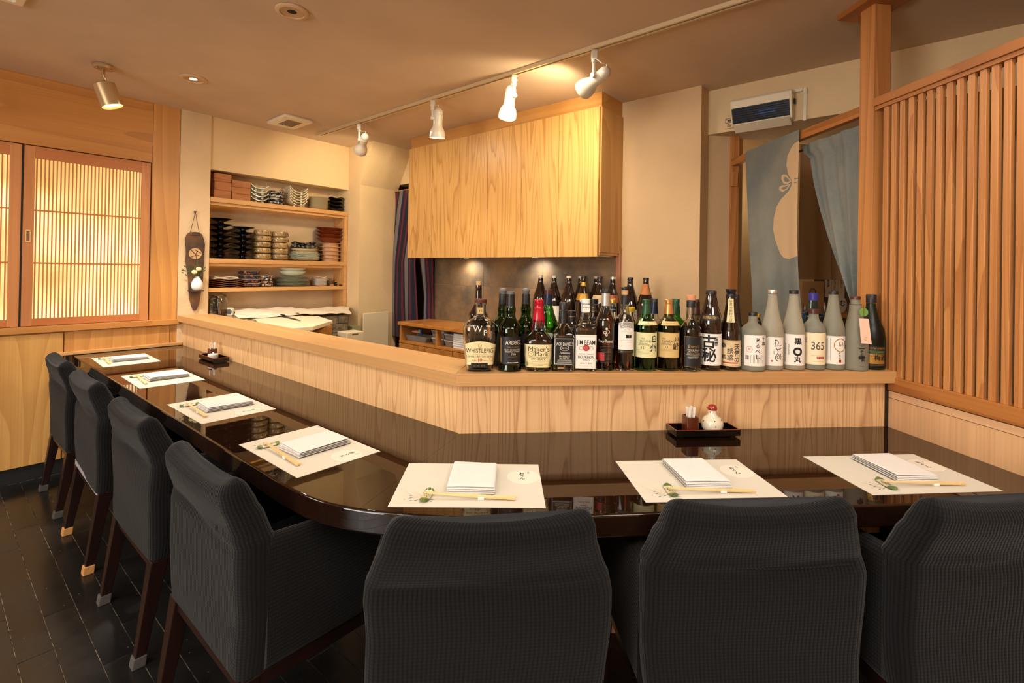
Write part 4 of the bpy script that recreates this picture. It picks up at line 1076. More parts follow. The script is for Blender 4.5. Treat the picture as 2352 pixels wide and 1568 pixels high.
b.ring('neck_foil', C_DKFOIL, [(505, 66), (470, 60), (332, 58)]); b.ring('stopper', C_GREY, [(338, 56), (300, 57), (294, 52)])
b.label('label', P_BLACK, 650, 932, 905, 1278, [('ARDBEG', 84, 840, 985, 'W', dict(sx=.72)), ('THE ULTIMATE', 24, 830, 1046, 'G', dict(shear=.2)), ('ISLAY SINGLE MALT', 28, 832, 1082, 'W'), ('SCOTCH WHISKY', 28, 832, 1108, 'W'), ('TEN', 36, 835, 1142, 'W'), ('#', (140, 3), 832, 1175, 'G'), ('#', (120, 3), 832, 1206, 'Y'), ('#', (120, 3), 832, 1226, 'Y'), ('#', (160, 10), 832, 1256, 'W'), ('#', (22, 330), 668, 1090, 'G')])
b = B_('whisky_bottle', 'squat whiskey bottle with dripping red wax neck and cream label', A, 1178, 1410, [(1410, 158), (1340, 172), (1180, 186), (1010, 194), (960, 188), (900, 150), (850, 100), (800, 80), (700, 70), (520, 62), (430, 56)], G_CLEAR, n=3.2, ay=.8, wall=.003, liquid=(880, L_DAMB))
b.label('label', P_CREAM, 984, 1372, 1010, 1322, [("Maker's", 90, 1186, 1075, 'K', dict(sx=1.05)), ('Mark', 88, 1222, 1140, 'K', dict(sx=1.05)), ('o', (36, 32), 1080, 1138, 'K'), ('S IV', 24, 1080, 1138, 'K'), ('KENTUCKY STRAIGHT BOURBON', 17, 1180, 1182, 'K'), ('WHISKY', 44, 1182, 1208, 'K', dict(sx=1.2)), ('#', (180, 2), 1180, 1244, 'Y'), ('#', (240, 2), 1180, 1262, 'Y'), ('#', (240, 2), 1180, 1276, 'Y'), ('#', (140, 3), 1180, 1294, 'Y')])
b.ring('red_wax', RED_WAX, [(690, 80), (640, 78), (540, 68), (530, 71), (524, 66), (478, 60), (470, 65), (412, 65), (404, 58)], seg=36)
mb = MB()
for a, y1 in ((-78, 830), (-40, 720), (-14, 740), (12, 780), (40, 720), (70, 760), (82, 720), (110, 760), (150, 730), (200, 760), (250, 720)):
    aa = math.radians(a); zs_ = [b.z(y) for y in (670, (670+y1)/2, y1)]
    mb.tube([((b.rad(z_)+.0012)*math.sin(aa), -(b.rad(z_)*.9+.0012)*math.cos(aa), z_) for z_ in zs_], [.0038, .0024, .0019], 7, flat=.6)
obj('wax_drips', mb, RED_WAX, parent=b.t, smooth=60)
b = B_('whisky_bottle', 'square clear whiskey bottle with black label and black neck, third bottle behind none', A, 1520, 1405, [(1405, 146), (1380, 152), (930, 152), (880, 146), (820, 118), (770, 84), (730, 66), (640, 60), (550, 56)], G_CLEAR, n=7, ay=.92, wall=.003, liquid=(1290, L_DAMB), twist=.10)
b.t['label'] = 'square whiskey bottle with black white-lettered label and black neck'
b.ring('neck_foil', C_BLACK, [(735, 68), (690, 66), (560, 62)]); b.ring('cap', C_BLACK, [(548, 58), (455, 60), (446, 54)])
b.label('label', P_BLACK, 1385, 1662, 915, 1292, [("JACK DANIEL'S", 58, 1530, 1005, 'W', dict(sx=.62)), ('o', (60, 55), 1530, 1060, 'W', dict(e=.6)), ('OLD No.7', 30, 1530, 1060, 'W', dict(sx=.7)), ('Tennessee', 42, 1530, 1124, 'W', dict(shear=.25, sx=.8)), ('WHISKEY', 38, 1530, 1172, 'W', dict(sx=.95)), ('70cl 40% Vol.', 26, 1530, 1202, 'W'), ('#', (190, 4), 1530, 1222, 'W'), ('#', (200, 4), 1530, 1236, 'W'), ('#', (200, 4), 1530, 1250, 'W')], band=('W', 10))
b = B_('whisky_bottle', 'square bourbon bottle with white label, red seal and white cap', A, 1826, 1400, [(1400, 146), (1380, 152), (860, 154), (790, 150), (755, 128), (735, 92), (700, 74), (690, 68), (660, 74), (640, 66), (590, 60), (470, 56)], G_CLEAR, n=7, ay=.92, wall=.003, liquid=(822, L_AMBER), twist=.06)
b.ring('neck_wrap', C_WHITE, [(585, 64), (470, 60)]); b.ring('cap', C_WHITE, [(462, 60), (405, 61), (400, 56)])
b.label('neck_label', P_WHITE, 1776, 1880, 478, 575, [('BOURBON', 26, 1828, 516, 'K', dict(sx=.8)), ('#', (80, 3), 1828, 545, 'R')], eps=.006)
b.label('label', P_WHITE, 1690, 1972, 880, 1334, [('JIM BEAM', 92, 1834, 985, 'K', dict(sx=.66, bold=.5)), ('o', (44, 0), 1834, 1055, 'R'), ('o', (22, 17), 1834, 1055, 'W'), ('B', 22, 1834, 1055, 'W'), ('o', (26, 20), 1764, 1060, 'G'), ('o', (26, 20), 1904, 1060, 'G'), ('KENTUCKY STRAIGHT', 20, 1834, 1140, 'K'), ('BOURBON', 58, 1834, 1182, 'K', dict(sx=.78, bold=.5)), ('WHISKEY', 24, 1834, 1222, 'K'), ('James B. Beam', 34, 1834, 1262, 'R', dict(shear=.4, sx=.8)), ('#', (180, 2), 1834, 1300, 'G'), ('#', (200, 2), 1834, 900, 'G')])
b = B_('whisky_bottle', 'tall amber bourbon bottle with silver neck and pale rose emblem', A, 2105, 1390, [(1390, 122), (1340, 126), (760, 136), (680, 128), (620, 106), (560, 84), (510, 64), (470, 58), (320, 56)], G_CLEAR, wall=.003, liquid=(610, L_DAMB), seg=40)
b.ring('neck_foil', C_SILVER, [(492, 62), (320, 58)]); b.ring('cap', C_BLACK, [(318, 60), (270, 61), (262, 55)])
b.label('print', L_DAMB, 1995, 1999, 960, 965, [('FourRoses', 66, 2112, 968, 'W', dict(sx=.72)), ('o', (16, 6), 2122, 800, 'W'), ('o', (20, 14), 2100, 850, 'W'), ('o', (20, 14), 2142, 840, 'W'), ('o', (18, 12), 2120, 880, 'W'), ('#', (5, 110), 2124, 850, 'W'), ('#', (130, 3), 2112, 1010, 'R'), ('#', (120, 110), 2040, 1180, 'R')] + [('#', (150, 3), 2112, 1040+20*k, 'Y') for k in range(12)])
b = B_('whisky_bottle', 'clear malt bottle with arched white label and cork stopper, half full of amber', Bx, 200, 1368, [(1368, 134), (1320, 138), (1120, 140), (760, 140), (690, 134), (640, 104), (600, 70), (560, 56), (480, 50)], G_CLEAR, wall=.003, liquid=(930, L_DAMB))
b.ring('neck_foil', C_DKFOIL, [(472, 56), (345, 54), (338, 50)]); b.ring('cork', CORK, [(338, 42), (272, 44)]); b.ring('cap', C_BLACK, [(274, 52), (236, 54), (230, 48)])
b.label('label', P_WHITE, 120, 322, 700, 1082, [('BOWMORE', 50, 236, 775, 'K', dict(sx=.72)), ('#', (80, 46), 256, 899, 'K'), ('12', 40, 256, 899, 'W'), ('EST. 1779', 20, 236, 810, 'G'), ('#', (150, 2), 230, 840, 'Y'), ('#', (150, 2), 230, 856, 'Y'), ('#', (170, 2), 230, 955, 'Y'), ('#', (170, 2), 230, 980, 'Y'), ('#', (150, 2), 230, 1030, 'Y')], arch=24)
b.label('lower_strip', P_BLACK, 118, 322, 1084, 1130, [('ISLAY SINGLE MALT', 18, 232, 1108, 'G')])
SH = lambda c: [(1372, 150), (1330, 155), (800, 156), (750, 150), (700, 122), (665, 82), (640, 70), (600, 66), (540, 60), (470, 48)]
b = B_('whisky_bottle', 'green malt bottle with cream label, green cap and large brush characters', Bx, 495, 1372, SH(0), G_GREEN, wall=.003, liquid=(860, G_DGREEN), seg=40)
b.ring('neck_foil', C_GREEN, [(604, 67), (560, 64), (468, 50)]); b.ring('cap', C_GREEN, [(462, 53), (412, 54), (406, 49)])
b.label('neck_label', P_CREAM, 400, 634, 698, 748, [('12', 26, 527, 720, 'K'), ('#', (120, 3), 527, 736, 'Y')], eps=.001)
b.label('label', P_GREENISH, 352, 640, 850, 1188, [('THE', 30, 432, 932, 'N', dict(align='LEFT')) , ('HAKUSHU', 44, 486, 965, 'N', dict(sx=.85)), ('SINGLE MALT', 20, 466, 996, 'Y'), ('JAPANESE WHISKY', 20, 480, 1016, 'Y'), ('12', 48, 456, 1058, 'K'), ('#', (170, 2), 470, 1085, 'Y'), ('#', (170, 2), 470, 1110, 'Y'), ('#', (170, 2), 470, 1126, 'Y'), ('白', 105, 606, 938, 'K', dict(sx=.9, bold=2)), ('州', 120, 600, 1060, 'K', dict(sx=.9, bold=2))])
b = B_('whisky_bottle', 'olive glass malt bottle with tan label, copper cap and brush characters', Bx, 808, 1372, SH(0), G_OLIVE, wall=.003, liquid=(1180, L_DAMB), seg=40)
b.ring('neck_foil', C_COPPER, [(604, 67), (560, 64), (468, 50)]); b.ring('cap', C_COPPER, [(462, 55), (412, 57), (406, 51)])
b.label('neck_label', P_TAN, 722, 936, 698, 752, [('#', (120, 3), 830, 725, 'K')], eps=.001)
b.label('label', P_TAN, 664, 950, 850, 1190, [('THE', 30, 748, 936, 'K'), ('YAMAZAKI', 42, 806, 968, 'K', dict(sx=.82)), ('SINGLE MALT', 20, 782, 996, 'Y'), ('JAPANESE WHISKY', 18, 790, 1012, 'Y'), ('12', 46, 786, 1046, 'K'), ('#', (170, 2), 790, 1080, 'Y'), ('#', (170, 2), 790, 1096, 'Y'), ('山', 76, 915, 938, 'K', dict(sx=.9, bold=2)), ('崎', 110, 908, 1045, 'K', dict(sx=.85, bold=2))], band=('Y', 4))
b = B_('whisky_bottle', 'clear whisky bottle with black gold-lettered label and chestnut wooden cap', Bx, 1115, 1378, [(1378, 142), (1330, 147), (860, 148), (800, 141), (750, 112), (700, 80), (660, 66), (600, 60), (520, 54), (430, 52)], G_CLEAR, wall=.003, liquid=(962, L_AMBER), seg=40, yd=1.690)
b.ring('collar', C_BLACK, [(515, 60), (428, 60), (420, 56)]); b.ring('cap', plain('chestnut_cap', (196, 134, 92), .5), [(415, 60), (350, 62), (341, 56)])
b.label('label', P_BLACK, 1035, 1262, 898, 1322, [("Ichiro's", 62, 1158, 1040, 'G', dict(shear=.2, sx=.8)), ('Malt & Grain', 30, 1158, 1085, 'W'), ('World Blended', 22, 1158, 1108, 'W'), ('Classical Edition', 26, 1158, 1130, 'G'), ('#', (190, 3), 1158, 1150, 'W'), ('#', (160, 3), 1158, 1166, 'W'), ('#', (150, 3), 1158, 1182, 'W'), ('#', (120, 3), 1158, 1204, 'W')], band=('G', 5))
b = B_('shochu_bottle', 'brown shochu bottle with white label and bold black brush characters', Bx, 1392, 1368, [(1368, 138), (1330, 143), (900, 145), (820, 150), (740, 153), (680, 148), (600, 130), (520, 104), (420, 84), (350, 70), (330, 68)], G_BROWN, seg=40)
b.ring('crown_cap', C_BLACK, [(335, 72), (300, 72), (284, 66), (280, 58)])
b.label('shoulder_label', P_BLACK, 1268, 1500, 610, 690, [('薩摩の隠れ', 46, 1392, 650, 'G')])
b.label('label', P_WHITE, 1256, 1536, 868, 1296, [('古', 190, 1372, 985, 'K', dict(bold=5)), ('秘', 200, 1376, 1170, 'K', dict(bold=4)), ('薩摩', 62, 1462, 945, 'K', dict(vert=True, bold=.6)), ('二', 12, 1392, 1268, 'Y')])
b = B_('shochu_bottle', 'slim black shochu bottle with painted cream label and paper strip down its neck', Bx, 1668, 1358, [(1358, 133), (1320, 136), (940, 136), (860, 134), (780, 118), (700, 102), (600, 86), (500, 72), (340, 62)], G_BROWN, seg=40)
b.ring('neck_ring', C_BLACK, [(372, 66), (340, 68), (330, 64)]); b.ring('flared_cap', C_BLACK, [(330, 50), (318, 56), (275, 70), (266, 70), (262, 62)])
b.label('neck_strip', P_CREAM, 1630, 1706, 392, 716, [('秘蔵酒厳封之証', 42, 1668, 432, 'K', dict(vert=True))], eps=.0012)
P_ART = plain('painted_label', (226, 196, 150), .6, var=.25, bs=120)
b.label('label', P_ART, 1536, 1800, 955, 1310, [('天使の', 84, 1752, 1050, 'K', dict(vert=True, bold=1.5)), ('誘惑', 84, 1668, 1110, 'K', dict(vert=True, bold=1)), ('惑', 66, 1586, 1190, 'K', dict(bold=1)), ('o', (34, 0), 1586, 1030, 'Y'), ('#', (200, 16), 1670, 1262, 'R')], band=('G', 8))
frs = dict(wall=.003)
b = B_('shochu_bottle', 'squat frosted bottle with wide white label and black cap', Cx, 288, 1365, [(1365, 154), (1320, 160), (870, 161), (820, 150), (780, 118), (745, 78), (720, 60), (640, 55), (628, 55)], G_FROSTG, seg=40, solid=True, yd=1.683); grip(b, 0, 580, 632, 57)
b.label('label', P_WHITE, 190, 452, 886, 1304, [('千夢', 76, 420, 935, 'K', dict(vert=True, bold=1, sx=.8)), ('あるべし', 74, 352, 955, 'K', dict(vert=True, bold=1)), ('o', (40, 36), 250, 1078, 'R'), ('知', 40, 250, 1078, 'R')] + [('#', (3+2*(k % 2), 60), 206+7*k, 1190, 'K') for k in range(6)] + [('#', (3, 110), 268+16*k, 1205, 'Y') for k in range(10)])
TALL = lambda: [(1365, 140), (1325, 143), (900, 143), (820, 139), (740, 124), (660, 104), (580, 86), (500, 72), (420, 62), (330, 56)]
b = B_('shochu_bottle', 'tall frosted bottle with silver cap and a bird-like brush drawing', Cx, 556, 1360, TALL(), G_FROST, seg=40, solid=True); grip(b, 0, 270, 322, 58, C_SILVER)
bird = []
V, Fc = [], []
def stroke(P, w_):
    L_, R_ = strip(P, w_); n_ = len(L_); b0_ = len(V)
    V.extend([tuple(p) for p in L_] + [tuple(p) for p in R_]); Fc.extend([(b0_+i, b0_+n_+i, b0_+n_+i+1, b0_+i+1) for i in range(n_-1)])
for P, w_ in (([(-20, 150), (-6, 166), (14, 160), (30, 140), (30, 110), (14, 104)], 9), ([(-4, 164), (-6, 110), (0, 60), (14, 30)], 8), ([(6, 84), (60, 84), (76, 92)], 8), ([(14, 34), (50, 40), (74, 52)], 9), ([(14, 30), (30, 10), (22, -20)], 8), ([(22, -20), (-10, -60), (0, -104), (30, -124)], 9), ([(22, -20), (50, -50), (44, -84), (16, -84), (14, -60), (34, -60)], 8), ([(62, -20), (74, -70), (60, -110)], 8)): stroke(P, w_)
b.label('label', P_WHITE, 470, 690, 914, 1300, [('p', (list(V), list(Fc)), 606, 1112, 'K'), ('二階堂', 22, 585, 1090, 'Y', dict(vert=True)), ('#', (24, 22), 560, 1236, 'R')])
b = B_('shochu_bottle', 'tall frosted bottle with black cap and a thick black ring on its label', Cx, 850, 1370, TALL(), G_FROST, seg=40, solid=True); grip(b, 0, 278, 328, 59)
b.label('label', P_WHITE, 712, 984, 876, 1296, [('黒', 98, 910, 975, 'K', dict(bold=2.5)), ('o', (58, 30), 906, 1108, 'K'), ('丸', 92, 908, 1216, 'K', dict(bold=3)), ('宮崎県本格芋焼酎', 18, 800, 1020, 'K', dict(vert=True)), ('濱田酒造株式会社', 30, 762, 1020, 'K', dict(vert=True)), ('#', (3, 240), 730, 1130, 'Y')])
b = B_('sake_bottle', 'frosted bottle with brown band and cream label printed 365', Cx, 1130, 1378, [(1378, 138), (1335, 145), (830, 145), (790, 138), (740, 110), (700, 80), (660, 62), (600, 58)], G_FROSTG, seg=40, solid=True)
b.ring('brown_cap', C_BROWN, [(602, 62), (542, 62), (536, 56)])
b.label('label', plain('warm_cream_label', (238, 220, 182), .6), 994, 1276, 856, 1284, [('365', 150, 1186, 1035, 'Y', dict(sx=.78, bold=2)), ('#', (100, 32), 1216, 1190, 'R'), ('梅の香り', 22, 1216, 1190, 'W'), ('727%', 26, 1024, 890, 'Y'), ('日本酒', 26, 1048, 930, 'R', dict(vert=True)), ('#', (150, 2), 1180, 1160, 'Y'), ('#', (120, 2), 1200, 1240, 'Y')] + [('#', (4, 70), 1004+6*k, 1210, 'K') for k in range(4)])
b = B_('shochu_bottle', 'tall frosted bottle with yellow circle brushed on its white label', Cx, 1400, 1375, TALL(), G_FROSTG, seg=40, solid=True); grip(b, 0, 286, 336, 60)
b.label('label', P_WHITE, 1288, 1540, 900, 1280, [('o', (84, 74), 1488, 1020, 'G', dict(e=1.1)), ('い', 80, 1492, 1010, 'G', dict(bold=2)), ('古澤', 60, 1535, 985, 'K', dict(vert=True)), ('本格焼酎', 34, 1478, 1130, 'K', dict(vert=True)), ('#', (38, 36), 1482, 1236, 'R')] + [('#', (3, 300), 1310+16*k, 1080, 'Y') for k in range(5)])
b = B_('shochu_bottle', 'greyish frosted bottle with black calligraphy on the glass and a hanging pink tag', Cx, 1708, 1385, [(1385, 150), (1345, 154), (1000, 154), (880, 148), (780, 122), (680, 98), (600, 82), (540, 74), (490, 70), (470, 56), (402, 54)], G_FROSTG, seg=40, solid=True, yd=1.683); grip(b, 0, 362, 404, 60, C_BROWN)
b.label('calligraphy', G_FROSTG, 1790, 1794, 1200, 1204, [('一', 78, 1784, 1072, 'K', dict(bold=2)), ('夜の', 40, 1784, 1108, 'K', dict(vert=True, bold=1)), ('雫', 92, 1786, 1206, 'K', dict(bold=2)), ('#', (60, 3), 1786, 1300, 'Y')])
tg = MB(); zt = b.z(655); zb = b.z(985); tgx = 42*b.m
off = -.0445
tg.add([(tgx, off, zt), (tgx+104*b.m, off, zt), (tgx+140*b.m, off-.008, zb), (tgx+24*b.m, off-.008, zb)], [(0, 1, 2, 3)])
tagm = obj('hanging_tag', tg, plain('pink_tag', (226, 180, 152), .7), parent=b.t, solid=.0006)
V2, F2 = text_mb('ふるさんご', 44, (0, 0), vert=True); mb = MB()
mb.add([(tgx + (66+x)*b.m - (y)*.00001, off-.0012 - (-(y-60)/330)*.008*0 - .008*min(1, max(0, (40-y)/290)), zt - (90-y)*b.m) for x, y in V2], F2)
obj('lettering', mb, INK, parent=tagm)
obj('leaf_tag', MB().prism(ell(0, 0, 49*b.m, 58*b.m, 20), 0, .0005, Matrix.Translation((tgx+50*b.m, off+.006, b.z(570))) @ Matrix.Rotation(math.pi/2, 4, 'X')), plain('green_leaf_tag', (104, 138, 36), .6), parent=b.t)
mb = MB(); zc = b.z(474)
mb.tube([(.0195*math.cos(a), .0195*math.sin(a), zc) for a in [2*math.pi*k/24 for k in range(25)]], .0008, 5); mb.tube([(tgx+50*b.m, -.016, zc), (tgx+50*b.m, off+.004, b.z(520)), (tgx+52*b.m, off, zt-.002)], .0006, 5)
obj('string', mb, C_BROWN, parent=b.t)
b = B_('plum_wine_bottle', 'broad green plum wine bottle with black and gold label, rightmost by the timber post', Cx, 1925, 1365, [(1365, 160), (1320, 171), (960, 170), (880, 160), (800, 142), (720, 112), (640, 88), (560, 70), (460, 58)], G_CHOYA, seg=40, solid=True, yd=1.708)
b.ring('capsule', C_DKFOIL, [(452, 62), (345, 62), (336, 56)])
b.label('label', P_BLACK, 1880, 2104, 1030, 1305, [('CHOYA UMESHU', 40, 1992, 1062, 'G', dict(sx=.8)), ('#', (230, 20), 1990, 1110, 'N'), ('#', (230, 3), 1990, 1094, 'G'), ('#', (230, 3), 1990, 1128, 'G'), ('#', (226, 130), 1990, 1205, 'G'), ('#', (230, 3), 1990, 1288, 'G')])
b.label('label_print', GOLD_INK, 1884, 1886, 1200, 1203, [('チョーヤ', 30, 1950, 1165, 'K'), ('梅酒', 84, 2030, 1190, 'K', dict(sx=.9, bold=1))], eps=.0010)

# --- tall sake bottles standing on the cabinet under the hood
CABZ = .86
def isshobin(px, u, label, cap, capm, nb=None, glassm=G_BROWN):
    q = onu(px, 640, u); c = PR(u, q.y, CABZ)
    t = thing('sake_bottle', label, 'bottle', c, ROTR - math.pi/2, 'tall sake bottles under the hood cabinet')
    P = [(.046, 0), (.0525, .003), (.0525, .21), (.050, .235), (.040, .275), (.027, .315), (.0185, .345), (.0150, .372), (.0150, .384)]
    obj('glass_body', MB().lathe(P, 28), glassm, parent=t, smooth=50)
    obj('neck_ring', MB().lathe([(.0158, .366), (.0172, .368), (.0172, .372), (.0158, .374)], 20), glassm, parent=t, smooth=50)
    obj('cap', MB().lathe([(.0165, .380), (.0168, .392), (.015, .395)], 20), capm, parent=t, smooth=40)
    if nb:
        for nm, z0, z1, m_ in nb:
            def rr(z):
                for (r0, y0), (r1, y1) in zip(P[:-1], P[1:]):
                    if y0 <= z <= y1 and y1 > y0: return r0+(r1-r0)*(z-y0)/(y1-y0)
                return .015
            obj(nm, MB().grid(lambda a, v: ((rr(z0+(z1-z0)*v)+.0006)*math.sin((a-.5)*2.6), -(rr(z0+(z1-z0)*v)+.0006)*math.cos((a-.5)*2.6), z0+(z1-z0)*v), 12, 3), m_, parent=t)
CP = plain('paper_white_cap', (214, 196, 168), .5)
isshobin(1242, 2.66, 'tall brown sake bottle with pale cap, leftmost under the hood', 0, CP)
isshobin(1273, 2.66, 'tall brown sake bottle with pale cap, second from left under the hood', 0, CP, [('label', .06, .2, P_WHITE)])
isshobin(1307, 2.64, 'tall brown sake bottle with pointed pale cap, third from left under the hood', 0, CP)
isshobin(1334, 2.76, 'tall sake bottle half hidden behind the gold-necked one', 0, CP)
isshobin(1341, 2.62, 'tall sake bottle with gold foil neck label', 0, C_BLACK, [('neck_label', .335, .36, C_GOLD), ('shoulder_label', .25, .29, C_GOLD)])
isshobin(1370, 2.76, 'tall sake bottle with pale cap half hidden by its twin right of the gold-necked one', 0, CP)
isshobin(1378, 2.62, 'tall black-capped sake bottle with a painted shoulder label right of the gold-necked one', 0, C_BLACK, [('shoulder_label', .245, .285, P_ART)])
isshobin(1408, 2.71, 'tall sake bottle with grey cap at the right edge of the stone sheet', 0, C_SILVER, [('shoulder_label', .24, .285, plain('red_white_label', (200, 90, 60), .5, var=.4, bs=200))])
isshobin(1448, 2.66, 'tall black-capped sake bottle against the beige wall', 0, C_BLACK, [('label', .1, .21, P_WHITE)])
isshobin(1484, 2.64, 'slimmer brown sake bottle with orange neck strip, rightmost under the hood', 0, C_BLACK, [('neck_label', .30, .36, plain('orange_strip', (196, 118, 56), .5))])
# ================================================================ CEILING FITTINGS
LAMPW = emit('lamp_glow', (255, 232, 180), 14); LAMPD = emit('dim_lamp_glow', (255, 214, 140), 5)
def downlight(px, py, r, lit, label):
    c = onz(px, py, CEIL); t = thing('downlight', label, 'light', c, 0, 'recessed ceiling lights')
    obj('trim_ring', MB().lathe([(r, -.001), (r, -.005), (r*.9, -.009), (r*.74, -.009), (r*.72, -.004)], 40, cap=(False, False)), plain('downlight_trim', (206, 172, 134), .5), parent=t, smooth=40)
    obj('inner_plate', MB().lathe([(r*.71, -.0065), (r*.28, -.0045)], 40, cap=(False, False)), plain('downlight_plate', (188, 152, 112), .5), parent=t)
    obj('aperture', MB().lathe([(r*.29, -.004), (r*.29, -.003)], 24), LAMPW if lit else BLACKM, parent=t)
downlight(444, 180, .07, True, 'small lit recessed downlight between the cylinder spotlight and the exhaust vent')
downlight(671, 25, .066, False, 'round recessed fitting with dark centre hole near the top edge')
# cylinder spotlight
c = onz(238, 149, CEIL)
t = thing('ceiling_spotlight', 'cream cylinder spotlight on a round ceiling plate over the far left chairs', 'spotlight', c, 0)
CYL = plain('champagne_metal', (190, 160, 116), .3, .5)
obj('ceiling_plate', MB().lathe([(.045, -.002), (.047, -.012), (.04, -.022), (.012, -.024)], 32), CYL, parent=t, smooth=40)
for a in (0.3, 2.4, 4.5): obj('screw_knob', MB().ball((.034*math.cos(a), .034*math.sin(a), -.027), .005, 8, 6), CYL, parent=t, smooth=60)
mb = MB().tube([(0, 0, -.02), (0, 0, -.05), (.002, -.002, -.085)], .008, 8); obj('swivel_arm', mb, CYL, parent=t, smooth=50)
mb = MB().tube([(.004, -.01, -.03), (.012, -.018, -.05), (.016, -.014, -.07), (.022, -.008, -.085)], .004, 8); obj('lead', mb, CYL, parent=t, smooth=50)
ax = Vector((.30, .16, -1)).normalized(); q = Vector((0, 0, -1)).rotation_difference(ax).to_matrix().to_4x4()
M = Matrix.Translation((0, -.002, -.092)) @ q
obj('lamp_shade', MB().lathe([(.012, 0), (.030, -.006), (.034, -.014), (.050, -.016), (.050, -.135), (.0475, -.135), (.0475, -.03)], 40, M, cap=(True, False)), CYL, parent=t, smooth=40)
obj('lamp_face', MB().lathe([(.0465, -.124), (.0465, -.12)], 32, M), LAMPD, parent=t)
lamp('cylinder_spot_glow', 'SPOT', c + (M @ Vector((0, 0, -.14))), 38*LW, aim=c + (M @ Vector((0, 0, -2))), spot_size=1.5, spot_blend=.6, shadow_soft_size=.03)
# exhaust vent
t = thing('exhaust_vent', 'cream ceiling exhaust grille near the shelf wall', 'vent', PR(1.72, 3.575, CEIL), ROTR)
R = [[(x, y, z) for x, y in rrect(.105*k, .145*k, .01, 3)] for z, k in ((-.001, .96), (-.012, 1), (-.022, .97), (-.026, .9))]
obj('cover', MB().rings(R), WHITE_P, parent=t, smooth=30)
mb = MB()
for i in range(9):
    for j in range(14): mb.box(-.052+i*.0118, -.088+j*.0118, -.0275, -.052+i*.0118+.007, -.088+j*.0118+.007, -.0262)
o = obj('grille_holes', mb, plain('vent_hole', (110, 84, 56), .8), parent=t); o['kind'] = 'stuff'
# cassette grille in the top left corner
q = toR(onz(56, 12, CEIL)); t = thing('ceiling_air_grille', 'square ceiling air grille cut by the top left corner of the photo', 'vent', PR(q.x-.30, q.y-.30, CEIL), ROTR)
for a, b in ((-.3, -.3), ): obj('frame', MB().rings([[(x, y, z) for x, y in rrect(.30*k, .30*k, .01, 2)] for z, k in ((-.001, 1), (-.012, .98), (-.013, .9), (-.004, .89))], cap=(True, False)), WHITE_P, parent=t)
for i in range(12): obj('louvre', MB().box(-.255, -.25+i*.043, -.011, .255, -.25+i*.043+.028, -.006), WHITE_P, parent=t)

# lighting track with four heads
UT = 2.04
t = thing('lighting_track', 'long cream lighting track running across the ceiling', 'track', PR(UT, 1.7, CEIL), ROTR)
TRK = plain('track_cream', (206, 180, 140), .4)
for a, b in ((-.017, -.006), (.006, .017)): obj('rail_side', MB().box(a, -2.1, -.019, b, 2.03, -.0005), TRK, parent=t)
obj('rail_channel', MB().box(-.006, -2.1, -.012, .006, 2.03, -.0005), BLACKM, parent=t)
obj('rail_end', MB().box(-.0175, 2.03, -.0195, .0175, 2.045, -.0005), TRK, parent=t)
obj('rail_joiner', MB().box(-.0178, .62, -.0205, .0178, .70, -.0192), TRK, parent=t)
PORC = plain('spot_white', (206, 194, 172), .3, coat=.3)
def head(px, py, d, label, power, on=False, size=1.75, arm=.07):
    p = toR(onz(px, py, CEIL-.02)); base = PR(UT, p.y, CEIL-.02)
    t = thing('track_spotlight', label, 'spotlight', base, 0, 'white track spotlights')
    obj('track_adapter', MB().box(-.014, -.014, -.042, .014, .014, 0), PORC, parent=t, bev=.003)
    obj('adapter_collar', MB().lathe([(.011, -.06), (.013, -.056), (.013, -.042)], 16), PORC, parent=t, smooth=40)
    d = Vector(d).normalized(); side = d.cross(Vector((0, 0, 1)))
    side = side.normalized() if side.length > .05 else Vector((1, 0, 0))
    j = Vector((0, 0, -.06-arm)); cen = j + side*.034
    obj('arm', MB().tube([(0, 0, -.058), (0, 0, -.075), tuple(j)], [.006, .005, .0055], 8, flat=1.6), PORC, parent=t, smooth=50)
    obj('joint_knob', MB().tube([tuple(j - side*.012), tuple(j + side*.02)], .013, 14), PORC, parent=t, smooth=40)
    q = Vector((0, 0, -1)).rotation_difference(d).to_matrix().to_4x4(); M = Matrix.Translation(cen - d*.055) @ q
    sh = obj('lamp_shade', MB().lathe([(.003, .012), (.016, .008), (.026, -.004), (.0290, -.018), (.0290, -.028), (.0270, -.030), (.0270, -.033), (.0295, -.035), (.0285, -.085), (.031, -.105), (.044, -.128), (.049, -.150), (.049, -.172), (.047, -.172), (.046, -.15), (.03, -.12)], 32, M, cap=(True, False)), PORC, parent=t, smooth=35)
    obj('lamp_face', MB().lathe([(.044, -.160), (.044, -.158)], 28, M), emit('track_lamp_glow', (255, 228, 170), 30), parent=sh)
    top = cen - d*.05
    obj('cable', MB().tube([(0, 0, -.05), tuple(Vector((0, 0, -.06)) - side*.02 - d*.03), tuple(top - side*.03 + Vector((0, 0, .03))), tuple(top + Vector((0, 0, .035))), tuple(top + Vector((0, 0, .01)))], .0028, 6), PORC, parent=t, smooth=50)
    pos = base + cen + d*.125
    lamp('track_spot_glow', 'SPOT', pos, power*LW, color=(1, .82, .52), aim=pos + d, spot_size=size, spot_blend=.5, shadow_soft_size=.035)
head(823, 283, (-.45, .72, -.50), 'white track spotlight nearest the shelf wall, tilted away to the left', 6, arm=.06, size=2.3)
head(986, 228, (-.05, .15, -1), 'white track spotlight second from the shelf wall, pointing down', 4, arm=.05)
head(1172, 168, (-.12, -.10, -1), 'white track spotlight with brightly glowing mouth in front of the hood cabinet', 4.5, arm=.05)
head(1353, 107, (-.55, .80, -.26), 'white track spotlight nearest the right, turned away to the left', 9, arm=.06, size=2.5)

